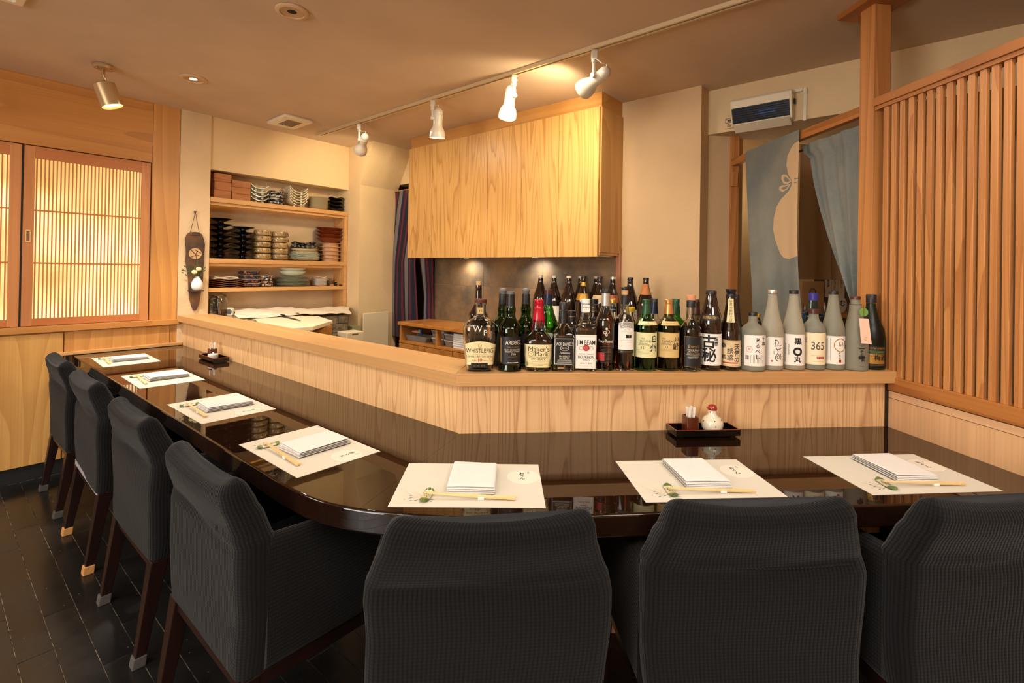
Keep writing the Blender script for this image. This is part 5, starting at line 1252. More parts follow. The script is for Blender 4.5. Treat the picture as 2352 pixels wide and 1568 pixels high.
# ================================================================ WALL NICHE SHELVES
sh = thing('niche_shelving', 'pine shelves fitted in the plaster niche, stacked with crockery', 'shelf', PR(1.327, VW, .9), ROTR)
W_SH = W_SHELF
for z, th in ((1.778, .033), (1.335, .033), (1.1225, .028)):
    obj('shelf_board', MB().box(.004, .0-.006, z-th-.9, 1.108, .168, z-.9), W_SH, parent=sh, bev=.001)
for z in (1.778-.033, 1.335-.033):
    obj('shelf_batten', MB().box(.004, .012, z-.022-.9, 1.09, .034, z-.0005-.9), W_SH, parent=sh)
    obj('light_strip', MB().box(.01, .15, z-.007-.9, 1.06, .160, z-.0005-.9), emit('warm_led_strip', (255, 170, 70), 1.6), parent=sh)
obj('side_board', MB().box(.0005, -.004, -.05, .0035, .03, 1.74-.9), W_SH, parent=sh)
for a, b in ((.80-.9, 1.094-.9), (1.123-.9, 1.301-.9), (1.336-.9, 1.744-.9)): obj('side_board', MB().box(1.078, .0, a, 1.108, .168, b), W_SH, parent=sh)
Z1, Z2, Z3 = 1.778, 1.335, 1.1225
K3 = 5.226
def spot3(x, v=4.03): q = onv(470+x/K3, 500, v); return q.x
def zof(x, y, v=3.96): return onv(470+x/K3, 380+y/K3, v).z
def wof(x, hw, v=4.03): 
    q = PR(spot3(x, v), v); return hw/K3*q.y/F_*.95
CEL = plain('celadon_glaze', (206, 210, 192), .2, coat=.4); CRM = plain('cream_glaze_dish', (226, 214, 182), .2, coat=.4)
BLK = plain('black_lacquer_dish', (14, 13, 16), .12, coat=.8); RUST = plain('rust_red_glaze', (120, 52, 24), .3, coat=.3)
PNK = plain('pink_beige_clay', (206, 160, 118), .5); LTH = plain('brown_wood_tray', (128, 72, 38), .5, var=.4, bs=60)
STW = plain('sand_glaze', (176, 142, 92), .25, coat=.4, var=.25, bs=100); STD = plain('dark_foliage_glaze', (40, 56, 36), .3)
def patt(name, c1, c2, c3, s=60):
    M = Mat(name); v = M.coords(); vo = M.node('ShaderNodeTexVoronoi'); vo.inputs['Scale'].default_value = s; M.link(v, vo.inputs['Vector'])
    a = M.ramp(vo.outputs['Color'], [(.3, srgb(*c1)), (.45, srgb(*c2)), (.62, srgb(*c3)), (.75, srgb(*c1))]); M.set(Base_Color=a, Roughness=.2)
    return M.m
IMA = patt('blue_orange_pattern_glaze', (30, 34, 50), (196, 120, 60), (196, 190, 176), 90); SOM = patt('dark_scroll_pattern_glaze', (34, 34, 46), (206, 196, 168), (44, 48, 70), 70)
IMR = patt('rust_blue_pattern_glaze', (40, 36, 46), (150, 84, 44), (60, 56, 66), 80)
def plate(r, h, rim=.0018, ay=1, ex=2, n=32): return MB().lathe([(r*.5, 0), (r*.55, h*.12), (r*.8, h*.35), (r, h), (r-rim, h), (r*.78, h*.48), (r*.2, h*.28)], n, ex=ex, ay=ay)
def bowl(r, h, ay=1, ex=2, n=32): return MB().lathe([(r*.62, 0), (r*.64, h*.08), (r*.93, h*.22), (r, h*.55), (r*.93, h*.93), (r*.9, h), (r*.86, h*.94), (r*.9, h*.5), (r*.5, h*.2)], n, ex=ex, ay=ay)
def stack(name, cat, labels, group, x, zb, ztop_px, hw, n, fn, mat, v=4.03, extra=None, rz=ROTR, jit=.002):
    u = spot3(x, v); r = wof(x, hw, v); zt = zof(x, ztop_px, v); pitch = (zt - zb)/n; src = None
    for i in range(n):
        loc = PR(u + rnd.uniform(-jit, jit), v + rnd.uniform(-jit, jit)*.6, zb + i*pitch + .0002)
        ORD = ['first', 'second', 'third', 'fourth', 'fifth', 'sixth', 'seventh', 'eighth', 'ninth', 'tenth', 'eleventh', 'twelfth']
        pos = 'lowest' if i == 0 else 'topmost' if i == n-1 else ORD[i] + ' up'
        lab = labels.replace('@', pos)
        if src is None:
            t = thing(name, lab, cat, loc, rz, group); fn(t, r, pitch); src = t
        else: copy_tree(src, loc, rz + rnd.uniform(-.03, .03), lab)
# shelf 1
def f_box(t, r, p):
    obj('box_body', MB().box(-r, -.07, 0, r, .07, p-.0012), W_BOX, parent=t, bev=.0015)
    obj('paper_edge', MB().box(r+.0001, -.06, .004, r+.0008, .06, p-.006), plain('kraft_edge', (196, 150, 100), .8), parent=t)
stack('wooden_serving_box', 'wooden serving box, @ of the left stack on the top shelf', 0, 'x', 0, 0, 0, 0, 0, f_box, W_BOX) if False else None
stack('wooden_serving_box', 'box', 'brown wooden serving box, @ of three left on the top shelf', 'serving boxes on the top shelf', 170, Z1, 108, 98, 3, f_box, W_BOX, jit=.001)
stack('wooden_serving_box', 'box', 'brown wooden serving box, @ in the shorter top shelf stack', 'serving boxes on the top shelf', 390, Z1, 196, 108, 3, f_box, W_BOX, jit=.001)
def curved(r, ay, h, up, n=20, feet=0, name='dish_body', mat=CRM, t=None):
    """upturned rectangular dish"""
    D_ = r*ay
    def fn(u, v): 
        x = (2*u-1)*r; y = (2*v-1)*D_; return (x, y, .012 + up*abs(2*u-1)**2.4 + .004*abs(2*v-1)**2)
    obj(name, MB().grid(fn, n, 8), mat, parent=t, smooth=60, solid=.004)
    for sx in (-1, 1): obj('foot', MB().lathe([(.006, 0), (.009, .010), (.01, .014)], 12, Matrix.Translation((sx*r*.38, -D_*.55, 0))), mat, parent=t, smooth=50)
stack('footed_square_dish', 'dish', 'pale celadon footed square dish, @ of four on the top shelf', 'footed square dishes', 630, Z1, 262, 108, 4, lambda t, r, p: curved(r, .75, 0, .030, t=t, mat=CEL), CEL)
stack('patterned_bowl', 'bowl', 'dark scroll-patterned bowl, @ of four on the top shelf', 'scroll-patterned bowls', 845, Z1, 312, 100, 4, lambda t, r, p: obj('bowl_body', bowl(r, p*1.0, .9), SOM, parent=t, smooth=45), SOM)
stack('boat_dish', 'dish', 'cream boat-shaped dish with upturned ends, @ of six on the top shelf', 'boat-shaped dishes', 1095, Z1, 320, 118, 6, lambda t, r, p: curved(r, .6, 0, .045, t=t, mat=CRM), CRM)
stack('small_plate', 'plate', 'thin cream round plate, @ in the top shelf stack', 'thin cream plates', 1362, Z1, 388, 118, 11, lambda t, r, p: obj('plate_body', plate(r, p*1.1, ay=.95), CRM, parent=t, smooth=40), CRM)
def wavy(t, r, p, mat=BLK, ay=.9):
    R = []
    for q, z in ((.45, 0), (.55, .003), (.85, .010), (1, .020), (.97, .021), (.8, .013), (.3, .006)):
        R.append([(q*r*math.cos(a)*(1+.05*math.sin(5*a)), q*r*ay*math.sin(a), z*max(1, p/.024) + .006*q*q*math.sin(4*a+.5)*(q > .6)+.003*(q > .6)) for a in [2*math.pi*k/48 for k in range(48)]])
    obj('dish_body', MB().rings(R), mat, parent=t, smooth=50)
stack('wavy_dish', 'dish', 'black wavy-edged dish, @ of four on the top shelf', 'black wavy dishes', 1580, Z1, 390, 98, 4, wavy, BLK)
# shelf 2
def stand(t, r, p):
    obj('dish_top', MB().lathe([(r*.22, p*.42), (r*.5, p*.62), (r, p*.97), (r*.98, p*1.0), (r*.5, p*.8), (.004, p*.7)], 36, ay=min(1, .085/r)), BLK, parent=t, smooth=40)
    obj('stem', MB().lathe([(r*.40, 0), (r*.36, p*.06), (r*.24, p*.25), (r*.22, p*.43)], 28), BLK, parent=t, smooth=50)
stack('pedestal_dish', 'dish', 'black pedestal dish, @ in the taller middle shelf stack', 'black pedestal dishes', 195, Z2, 640, 148, 7, stand, BLK)
stack('pedestal_dish', 'dish', 'black pedestal dish, @ in the shorter middle shelf stack', 'black pedestal dishes', 465, Z2, 742, 138, 6, stand, BLK)
def deco(t, r, p):
    obj('bowl_body', bowl(r, p*.99, .85), STW, parent=t, smooth=45); rg = random.Random(3); mb = MB()
    for k in range(9):
        a = -2.9 + k*.34 + rg.uniform(-.08, .08); z = p*rg.uniform(.4, .68); w_ = rg.uniform(.003, .007)
        mb.ball(((r+.0002)*math.cos(a), (r+.0002)*.85*math.sin(a), z), w_, 7, 4, .5, .5, .9)
    o = obj('leaf_painting', mb, STD, parent=t, smooth=60); o['kind'] = 'stuff'
stack('stoneware_bowl', 'bowl', 'sand-glazed leaf-painted bowl, @ in the left middle shelf stack', 'leaf-painted bowls', 700, Z2, 778, 108, 5, deco, STW)
stack('stoneware_bowl', 'bowl', 'sand-glazed leaf-painted bowl, @ in the right middle shelf stack', 'leaf-painted bowls', 908, Z2, 800, 104, 5, deco, STW)
stack('wavy_plate', 'plate', 'white wavy-edged plate, @ of four in the mixed stack', 'white wavy plates', 1212, Z2, 1066, 196, 4, lambda t, r, p: wavy(t, r, .018, CEL, .085/r), CEL)
zz = zof(1205, 1066)
stack('blue_white_plate', 'plate', 'round pale plate with blue sketch, @ of two in the mixed stack', 'round pale plates', 1205, zz, 1002, 180, 2, lambda t, r, p: obj('plate_body', plate(r, p, ay=.087/r), CRM, parent=t, smooth=40), CRM)
stack('scalloped_bowl', 'bowl', 'dark blue scalloped bowl, @ of two crowning the mixed stack', 'scalloped blue bowls', 1205, zof(1205, 1002), 930, 160, 2, lambda t, r, p: wavy(t, r, .030, SOM, .087/r), SOM)
def ped(t, r, p):
    obj('plate_rim', MB().lathe([(r*.72, p*.80), (r, p*.86), (r, p*.93), (r*.7, p*.97)], 36, ay=.085/r), PNK, parent=t, smooth=40)
    obj('plate_foot', MB().lathe([(r*.74, 0), (r*.72, p*.82)], 36, ay=.085/r), PNK, parent=t, smooth=40)
stack('clay_pedestal_plate', 'plate', 'pinkish broad-footed clay plate, @ of five on the middle shelf', 'clay pedestal plates', 1518, Z2, 934, 142, 5, ped, PNK)
zz = zof(1510, 934)
stack('rust_red_plate', 'plate', 'wide rust-red plate, @ of four on top of the clay plates', 'rust-red plates', 1510, zz, 775, 186, 4, lambda t, r, p: obj('plate_body', MB().lathe([(r*.45, 0), (r*.5, p*.3), (r, p*1.5), (r*.985, p*1.55), (r*.4, p*.6)], 40, ay=.088/r), RUST, parent=t, smooth=40), RUST)
# shelf 3
def ltray(t, r, p):
    def fn(u, v): return ((2*u-1)*r, (2*v-1)*.075, .002 + .010*abs(2*u-1)**3 + .004*math.sin(9*u+2*v))
    obj('tray_body', MB().grid(fn, 26, 6), LTH, parent=t, smooth=60, solid=.004)
stack('curled_wood_tray', 'tray', 'brown tray with wavy edges, @ of four on the bottom shelf', 'curled brown trays', 275, Z3, 1368, 205, 4, ltray, LTH)
zt = zof(235, 1368)
t = thing('folded_cloth', 'folded cream cloth lying on the curled brown trays', 'cloth', PR(spot3(235), 4.02, zt+.004), ROTR)
mb = MB(); rr_ = wof(235, 145)
for k in range(3): mb.grid(lambda u, v, k=k: ((2*u-1)*rr_*(1-.04*k), (2*v-1)*.06, .003+k*.006+.003*math.sin(8*u+k)), 14, 5)
obj('cloth_folds', mb, plain('cream_cloth', (220, 198, 166), .9), parent=t, smooth=60, solid=.003)
def sq(t, r, p, m=IMR): obj('bowl_body', MB().lathe([(r*.7, 0), (r*.72, p*.12), (r*.98, p*.2), (r, p*.93), (r*.94, p*.95), (r*.9, p*.4)], 32, ex=6, ay=.085/r if r > .085 else 1), m, parent=t, smooth=35); obj('pale_rim', MB().lathe([(r*1.005, p*.92), (r*1.005, p*.985), (r*.95, p*.985)], 32, ex=6, ay=.085/r if r > .085 else 1, cap=(False, True)), CEL, parent=t)
stack('square_patterned_bowl', 'bowl', 'rust and blue patterned square bowl, @ of four on the bottom shelf', 'square patterned bowls', 548, Z3, 1262, 104, 4, sq, IMR)
def fan(t, r, p):
    obj('bowl_body', bowl(r, p*1.0, .9), IMA, parent=t, smooth=45)
stack('fan_patterned_bowl', 'bowl', 'blue and orange patterned bowl, @ of four by the celadon plates', 'orange-blue patterned bowls', 738, Z3, 1318, 96, 4, fan, IMA)
stack('large_celadon_plate', 'plate', 'large grey-green plate, @ in the wide bottom shelf stack', 'large celadon plates', 1066, Z3, 1335, 228, 8, lambda t, r, p: obj('plate_body', plate(r, p*1.02, ay=.092/r), CEL, parent=t, smooth=40), CEL)
zz = zof(1066, 1320)
stack('pale_bowl', 'bowl', 'pale green footed bowl, @ of two on the large celadon plates', 'pale green bowls', 1070, zz, 1245, 166, 2, lambda t, r, p: obj('bowl_body', plate(r, p*1.35, ay=.09/r), CEL, parent=t, smooth=40), CEL)
t = thing('small_white_saucer', 'small white saucer on top of the pale green bowls', 'saucer', PR(spot3(1040), 4.02, zof(1066, 1240)+.006), ROTR); obj('saucer_body', plate(wof(1040, 72), .008, ay=.9), WPOR, parent=t, smooth=40)
stack('small_square_dish', 'dish', 'small white square dish, @ of five right of the celadon plates', 'small white square dishes', 1390, Z3, 1362, 84, 5, lambda t, r, p: obj('dish_body', plate(r, p*1.3, ex=6, ay=.9), WPOR, parent=t, smooth=35), WPOR)
t = thing('beige_cloth_scrap', 'crumpled beige cloth on the small white square dishes', 'cloth', PR(spot3(1390), 4.02, zof(1390, 1362)+.006), ROTR); obj('cloth_body', MB().grid(lambda u, v: ((2*u-1)*.045, (2*v-1)*.035, .004+.006*math.sin(7*u+3*v)*math.cos(5*v)+.004), 12, 10), plain('cream_cloth', (220, 198, 166), .9), parent=t, smooth=60, solid=.002)
t = thing('plant_cup', 'dark cup with a sprig of green leaves at the right of the bottom shelf', 'cup', PR(spot3(1535), 4.05, Z3), ROTR)
obj('cup_body', bowl(.028, .045), plain('olive_brown_glaze', (90, 70, 40), .4), parent=t, smooth=45)
for k in range(6): a = k*1.05; obj('leaf', MB().grid(lambda u, v: ((.003+.018*u)*math.cos(a)+(v-.5)*.006*math.sin(math.pi*u)*math.sin(a), (.003+.018*u)*math.sin(a)-(v-.5)*.006*math.sin(math.pi*u)*math.cos(a), .045+.02*math.sin(u*2)), 5, 2), plain('leaf_green', (74, 104, 48), .6), parent=t)
t = thing('small_dark_jar', 'tiny dark jar with gold lid at the right end of the bottom shelf', 'jar', PR(spot3(1612), 4.06, Z3), ROTR); obj('jar_body', MB().lathe([(.015, 0), (.017, .004), (.017, .026), (.013, .030)], 20), BLK, parent=t, smooth=45); obj('jar_lid', MB().lathe([(.014, .030), (.014, .040)], 20), C_GOLD, parent=t, smooth=45)
t = thing('pebble_rest', 'round tan pebble rest before the dark plant cup', 'rest', PR(spot3(1500), 3.97, Z3), ROTR); obj('pebble_body', MB().ball((0, 0, .008), .016, 14, 8, 1.3, .9, .5), plain('tan_stone', (170, 130, 84), .6), parent=t, smooth=60)
t = thing('flat_dark_slab', 'flat dark slab with pale top at the right end of the bottom shelf', 'slab', PR(spot3(1655), 3.985, Z3), ROTR); obj('slab_body', MB().box(-.035, -.025, 0, .035, .025, .012), plain('dark_slate', (60, 52, 44), .6), parent=t, bev=.002); obj('pale_top', MB().box(-.030, -.02, .012, .030, .02, .018), plain('pale_stone', (170, 150, 120), .7), parent=t, bev=.002)

# ================================================================ HANGING WALL VASE
KV = 6.27
def wv(x, y, v=VW-.012): return onv(400+x/KV, 470+y/KV, v)
v0 = VW-.0085
org = wv(300, 110)
t = thing('hanging_wall_plaque', 'long dark pottery wall plaque hanging from a cord on the plaster pier', 'wall plaque', PR(org.x, v0, org.z), ROTR)
out = [(225,395),(300,392),(360,402),(400,430),(425,500),(440,570),(435,640),(430,720),(430,800),(418,900),(415,1000),(410,1100),(395,1200),(380,1280),(360,1400),(330,1490),(300,1525),(270,1520),(245,1460),(222,1370),(205,1250),(200,1100),(190,1000),(172,900),(162,800),(168,700),(165,600),(158,520),(170,450),(195,410)]
P2 = [(wv(x, y).x-org.x, wv(x, y).z-org.z) for x, y in out]
Mx = Matrix.Rotation(math.pi/2, 4, 'X')
POT = Mat('dark_pottery'); v_ = POT.coords(rand=False); n_ = POT.noise(v_, 9, 4)
POT.set(Base_Color=POT.mix(POT.ramp(n_, [(.35, 0.), (.7, 1.)]), srgb(52, 38, 30), srgb(112, 74, 44)), Roughness=.6); POT.bump(POT.noise(v_, 120, 3), .3, .002)
obj('plaque_body', MB().prism(P2, .001, .012, Mx), POT.m, parent=t, bev=.002)
c_ = wv(298, 705); r_ = 83/KV*PR(c_.x, v0).y/F_
dc = obj('cream_disc', MB().prism(ell(c_.x-org.x, c_.z-org.z, r_, r_*.95, 32), .0122, .0135, Mx), plain('cream_washi', (206, 166, 116), .7, var=.2, bs=40), parent=t)
mb = MB()
for a, b in (((235, 650), (300, 720)), ((300, 720), (375, 740)), ((225, 755), (320, 720)), ((300, 715), (312, 785)), ((290, 650), (380, 700)), ((330, 665), (300, 715))):
    p, q = wv(*a), wv(*b); mb.tube([(p.x-org.x, -.015, p.z-org.z), (q.x-org.x, -.015, q.z-org.z)], .0017, 5)
obj('twigs', mb, W_DARK, parent=dc)
mb = MB(); n0 = (0, -.012, 0)
for a in ((228, 395), (355, 400)): p = wv(*a); mb.tube([n0, (p.x-org.x, -.011, p.z-org.z)], .0016, 6)
p, q = wv(222, 437), wv(365, 440); mb.tube([(p.x-org.x, -.0135, p.z-org.z), (q.x-org.x, -.0135, q.z-org.z)], .0022, 6)
obj('cord', mb, plain('brown_cord', (84, 50, 30), .8), parent=t)
mb = MB().tube([(0, .0, 0), (0, -.02, 0), (.003, -.024, .006)], .003, 8); mb.ball((-.004, -.014, .002), .007, 8, 6); obj('nail', mb, plain('rusty_iron', (70, 42, 30), .5, .5), parent=t, smooth=50)
s0, s1 = wv(185, 1226), wv(418, 1226); zs_ = s0.z - org.z; wS = (s1.x-s0.x)/2; xs = (s0.x+s1.x)/2 - org.x
obj('ledge', MB().prism([(xs+wS*math.cos(a), -.012-.062*abs(math.sin(a))) for a in [math.pi+math.pi*k/20 for k in range(21)]], zs_-.008, zs_, ), POT.m, parent=t, bev=.002)
vc = wv(328, 1215, VW-.05)
t = thing('bud_vase', 'small white egg-shaped vase standing on the wall plaque ledge', 'vase', PR(vc.x, VW-.050, org.z+zs_+.0003), ROTR)
rv = 82/KV*PR(vc.x, VW-.05).y/F_*.95; hv = wv(328, 1035, VW-.05).z - (org.z+zs_)
obj('vase_body', MB().lathe([(rv*.55, 0), (rv*.8, hv*.06), (rv, hv*.32), (rv*.85, hv*.6), (rv*.5, hv*.86), (rv*.32, hv*.95), (rv*.34, hv), (rv*.26, hv), (rv*.24, hv*.9)], 32), WPOR, parent=t, smooth=60)
t2 = thing('chrysanthemum_posy', 'two pale yellow pompom flowers with green leaves in the bud vase', 'flowers', PR(vc.x, VW-.050, org.z+zs_+hv-.01), ROTR)
FLW = plain('pale_yellow_petal', (236, 228, 168), .7); FLC = plain('green_yellow_centre', (176, 190, 70), .7)
for x, y, dv in ((355, 925, -.012), (292, 968, -.02)):
    p = wv(x, y, VW-.05+dv); cx_, cz_ = p.x-vc.x, p.z-(org.z+zs_+hv-.01); rr_ = .0145
    fl_ = obj('flower', MB().ball((cx_, dv, cz_), rr_*.85, 14, 10, 1, 1, .8), FLC, parent=t2, smooth=60); mb = MB()
    for k in range(90):
        zc_ = 1-2*(k+.5)/90; a = k*2.399; s_ = math.sqrt(1-zc_*zc_); n_ = Vector((s_*math.cos(a), s_*math.sin(a), zc_))
        mb.ball(Vector((cx_, dv, cz_)) + Vector((n_.x*rr_, n_.y*rr_, n_.z*rr_*.8)), .0034, 6, 4)
    o = obj('petals', mb, FLW, parent=fl_, smooth=60); o['kind'] = 'stuff'
    obj('stem', MB().tube([(0, 0, -.03), (cx_*.5, dv*.5, 0), (cx_, dv, cz_)], .0014, 6), plain('stem_green', (70, 96, 44), .6), parent=t2)
LEAF = plain('dark_leaf', (52, 78, 34), .5); src_leaf = None
rg = random.Random(5)
for x, y in ((150, 885), (125, 940), (130, 980), (165, 1010), (180, 905), (205, 870), (215, 940), (190, 970), (235, 1000), (290, 855), (330, 840), (310, 870), (425, 905), (440, 950), (400, 960), (395, 1000), (350, 985), (375, 1010), (240, 920), (260, 900), (160, 950)):
    p = wv(x, y, VW-.045); dv = rg.uniform(-.02, .015); lx, lz = p.x-vc.x, p.z-(org.z+zs_+hv-.01)
    a = math.atan2(lz, lx) + rg.uniform(-.7, .7)
    if src_leaf is None:
        src_leaf = obj('leaf', MB().grid(lambda u, v: ((u-.5)*.020, -.002*math.sin(3*u), (v-.5)*.0085*math.sin(math.pi*min(1, max(.02, u)))), 7, 2), LEAF, parent=t2); o = src_leaf
    else: o = src_leaf.copy(); COL.objects.link(o); o.parent = t2
    o.location = (lx, dv, lz); o.rotation_euler = (rg.uniform(-.5, .5), -a, rg.uniform(-.3, .3))
for xs_, ys_ in (((300, 1030, 240, 1000), (150, 940)), ((330, 1030, 400, 990), (430, 920)), ((320, 1030, 320, 960), (320, 850))):
    p, q = wv(xs_[2], xs_[3], VW-.05), wv(*ys_, VW-.05); f_ = lambda w_: (w_.x-vc.x, 0, w_.z-(org.z+zs_+hv-.01))
    obj('stem', MB().tube([(0, 0, -.03), f_(p), f_(q)], .0012, 6), plain('stem_green', (70, 96, 44), .6), parent=t2)
# ================================================================ KITCHEN BEHIND THE BAR
PLW = plain('white_cutting_plastic', (238, 218, 182), .4); PAP = plain('white_paper_sheet', (226, 208, 184), .8, bump=.3, bs=20)
GRAN = Mat('rough_granite'); v_ = GRAN.coords(); n_ = GRAN.noise(v_, 30, 5, .7)
GRAN.set(Base_Color=GRAN.mix(GRAN.ramp(n_, [(.35, 0.), (.65, 1.)]), srgb(92, 82, 66), srgb(172, 154, 122)), Roughness=.8); GRAN.bump(n_, .9, .012)
# low worktop under the shelves
wt = thing('kitchen_worktop', 'kitchen worktop behind the long bar below the niche shelves', 'worktop', PR(1.36, 3.34, FZ), ROTR)
obj('cupboard_body', MB().box(0, .02, 0, .60, .58, .845-FZ), W_CAB, parent=wt)
obj('worktop_slab', MB().box(-.01, 0, .845-FZ, .62, .585, .868-FZ), plain('steel_worktop', (170, 160, 144), .35, .8), parent=wt)
sink = thing('under_bar_counter', 'cream edged counter directly behind the long bar', 'counter', PR(1.36, 1.55, FZ), ROTR)
obj('counter_body', MB().box(0, 0, 0, .50, 1.05, .775-FZ), plain('steel_worktop', (170, 160, 144), .35, .8), parent=sink)
obj('cream_top', MB().box(0, -.02, .775-FZ, .53, 1.06, .800-FZ), plain('cream_laminate', (226, 196, 144), .4), parent=sink, bev=.002)
# cutting board: corners taken on its own plane
CBZ = .905
cbp = [toR(onz(x, y, CBZ)) for x, y in ((764, 736), (732, 726), (655, 721))]
cb = thing('cutting_board', 'large white plastic cutting board behind the long bar', 'cutting board', PR(cbp[0].x, cbp[0].y, CBZ-.025), ROTR)
P2 = [(0, 0), (cbp[1].x-cbp[0].x, cbp[1].y-cbp[0].y), (-.02, .64), (-.50, .64), (-.50, -.25), (-.28, -.25)]
obj('board', MB().prism(P2, 0, .025), PLW, parent=cb, bev=.002)
wb = thing('board_stand', 'dark wooden stand under the near edge of the cutting board', 'stand', PR(1.42, 3.15, FZ), ROTR)
obj('stand_body', MB().box(0, 0, 0, .42, .175, CBZ-.0255-FZ), W_CAB, parent=wb, bev=.002)
# knife on the board
k0_, k1_ = onz(629, 721, CBZ+.006), onz(695, 736, CBZ+.006); kd_ = (k1_-k0_); ka = math.atan2(kd_.y, kd_.x); kl = kd_.length
kn = thing('kitchen_knife', 'long kitchen knife with dark handle lying on the cutting board', 'knife', (k0_.x, k0_.y, CBZ+.0015), ka)
obj('handle', MB().rings([[(x, y*.9, .009+z) for y, z in rrect(.012, .008, .006, 4)] for x in (0, .01, kl*.36, kl*.38)]), BLACKP, parent=kn, smooth=40)
obj('blade', MB().prism([(kl*.38, -.014), (kl*.38, .012), (kl*.8, .006), (kl, -.012)], .003, .0055), plain('dark_blade', (60, 54, 50), .3, .8), parent=kn)
# crumpled paper sheets
def crumple(name, label, P, amp, seed, mat=PAP, nx=28, ny=16):
    c = sum(P, Vector())/4; t = thing(name, label, 'paper', (c.x, c.y, c.z), 0); rg = random.Random(seed)
    ph = [rg.uniform(0, 6) for _ in range(8)]
    def fn(u, v):
        p = P[0]*(1-u)*(1-v) + P[1]*u*(1-v) + P[2]*u*v + P[3]*(1-u)*v - c
        h = amp*(abs(math.sin(5*u+3*v+ph[0])) + .5*abs(math.sin(13*u-4*v+ph[1])) + .4*math.sin(9*v+6*u+ph[2])**2)
        return (p.x+.008*math.sin(9*v+ph[3]), p.y+.008*math.sin(11*u+ph[4]), p.z+h)
    obj('sheet', MB().grid(fn, nx, ny), mat, parent=t, smooth=60); return t
def P3(px, py, v): q = onv(px, py, v); return PR(q.x, q.y, q.z)
crumple('paper_sheets', 'crumpled white paper sheets spread behind the cutting board, left heap', [P3(545, 736, 3.70), P3(690, 726, 3.72), P3(672, 708, 4.0), P3(534, 712, 4.08)], .010, 1)
crumple('paper_sheets', 'crumpled white paper sheets on the granite block, right heap', [P3(688, 726, 3.66), P3(806, 723, 3.66), P3(801, 706, 3.92), P3(672, 714, 3.92)], .012, 4)
# stacked granite blocks
gb = thing('granite_block_stack', 'rough grey granite blocks stacked beside the cutting board', 'stone blocks', PR(2.07, 3.70, FZ), ROTR)
zz_ = .893
for r_i, h_ in enumerate((.07, .075, .075, .08)):
    zz_ -= h_
    off_ = .0 if r_i % 2 else .10; x = 0
    for wd_ in ((.10, .14) if r_i % 2 else (.15, .09)):
        obj('granite_block', MB().box(x, 0, zz_-FZ+.001, x+wd_-.003, .23, zz_+h_-.003-FZ), GRAN.m, parent=gb, bev=.004); x += wd_
obj('base_block', MB().box(.005, .005, 0, .235, .225, zz_-FZ), GRAN.m, parent=gb)
# jars and kitchen timer at the left end
ZSILL = onv(505, 726, 3.95).z
obj('niche_sill', MB().box(1.327, VW+.002, .6, 2.40, VW+.172, ZSILL-.0005), PL_DIRTY, parent=wl)
def jar(px, py, r, h, label, fill):
    q = onv(px, py, 3.99); c = PR(q.x, 3.99, ZSILL); t = thing('glass_jar', label, 'jar', c, 0, 'clip-top glass jars')
    body = [(r*.9, 0), (r, .006), (r, h*.72), (r*.82, h*.8), (r*.82, h*.86)]
    obj('jar_glass', MB().lathe(body + [(a-.002, max(z, .004)) for a, z in body[::-1]], 28), G_CLEAR, parent=t, smooth=45)
    obj('jar_contents', MB().lathe([(r-.003, .0045), (r-.003, h*fill)], 24), plain('brown_spice', (120, 66, 34), .8, bump=.6, bs=150), parent=t, smooth=45)
    obj('jar_lid', MB().lathe([(r*.86, h*.865), (r*.88, h*.9), (r*.7, h*.97), (r*.3, h), (r*.25, h*1.03)], 28), G_CLEAR, parent=t, smooth=45)
    obj('wire_clip', MB().tube([(r*.85, -.0, h*.84), (r*1.05, -.006, h*.7), (r*1.02, -.006, h*.5)], .0016, 6), METAL, parent=t)
jar(505, 728, .045, .165, 'clip-top glass jar with brown contents beside the kitchen timer', .3)
jar(487, 720, .045, .15, 'clip-top glass jar nearest the plaster pier', .25)
q_ = onv(527, 731, 3.965); tc_ = PR(q_.x, 3.965, ZSILL); tm_ = thing('kitchen_timer', 'small cream kitchen timer with a round dark dial', 'timer', tc_, ROTR-.9)
obj('timer_case', MB().box(-.030, -.012, 0, .030, .012, .058), WHITE_P, parent=tm_, bev=.006)
obj('dial', MB().lathe([(.020, 0), (.019, .003)], 28, Matrix.Translation((.004, -.0125, .030)) @ Mx), plain('grey_dial', (84, 80, 76), .5), parent=tm_, smooth=40)
obj('pointer', MB().box(.002, -.0165, .015, .006, -.0155, .045), BLACKP, parent=tm_)
# tap ring
rc = onz(571, 752, .87); tp = thing('chrome_tap', 'curved chrome tap spout just behind the long bar', 'tap', (rc.x, rc.y, .80), ROTR)
tp.location = PR(1.40, toR(rc).y-.25, .80)
tp.location = Vector((onz(573, 752, .88).x, onz(573, 752, .88).y, .80))
obj('spout', MB().tube([(-.05*math.cos(a)*1.3, -.03*math.cos(a), .085+.045*math.sin(a)) for a in [math.pi*k/12 for k in range(13)]], .006, 10), METAL, parent=tp, smooth=60)
obj('spout_foot', MB().lathe([(.014, -.0), (.012, .02), (.008, .085)], 16, Matrix.Translation((.065, .03, 0))), METAL, parent=tp, smooth=50)
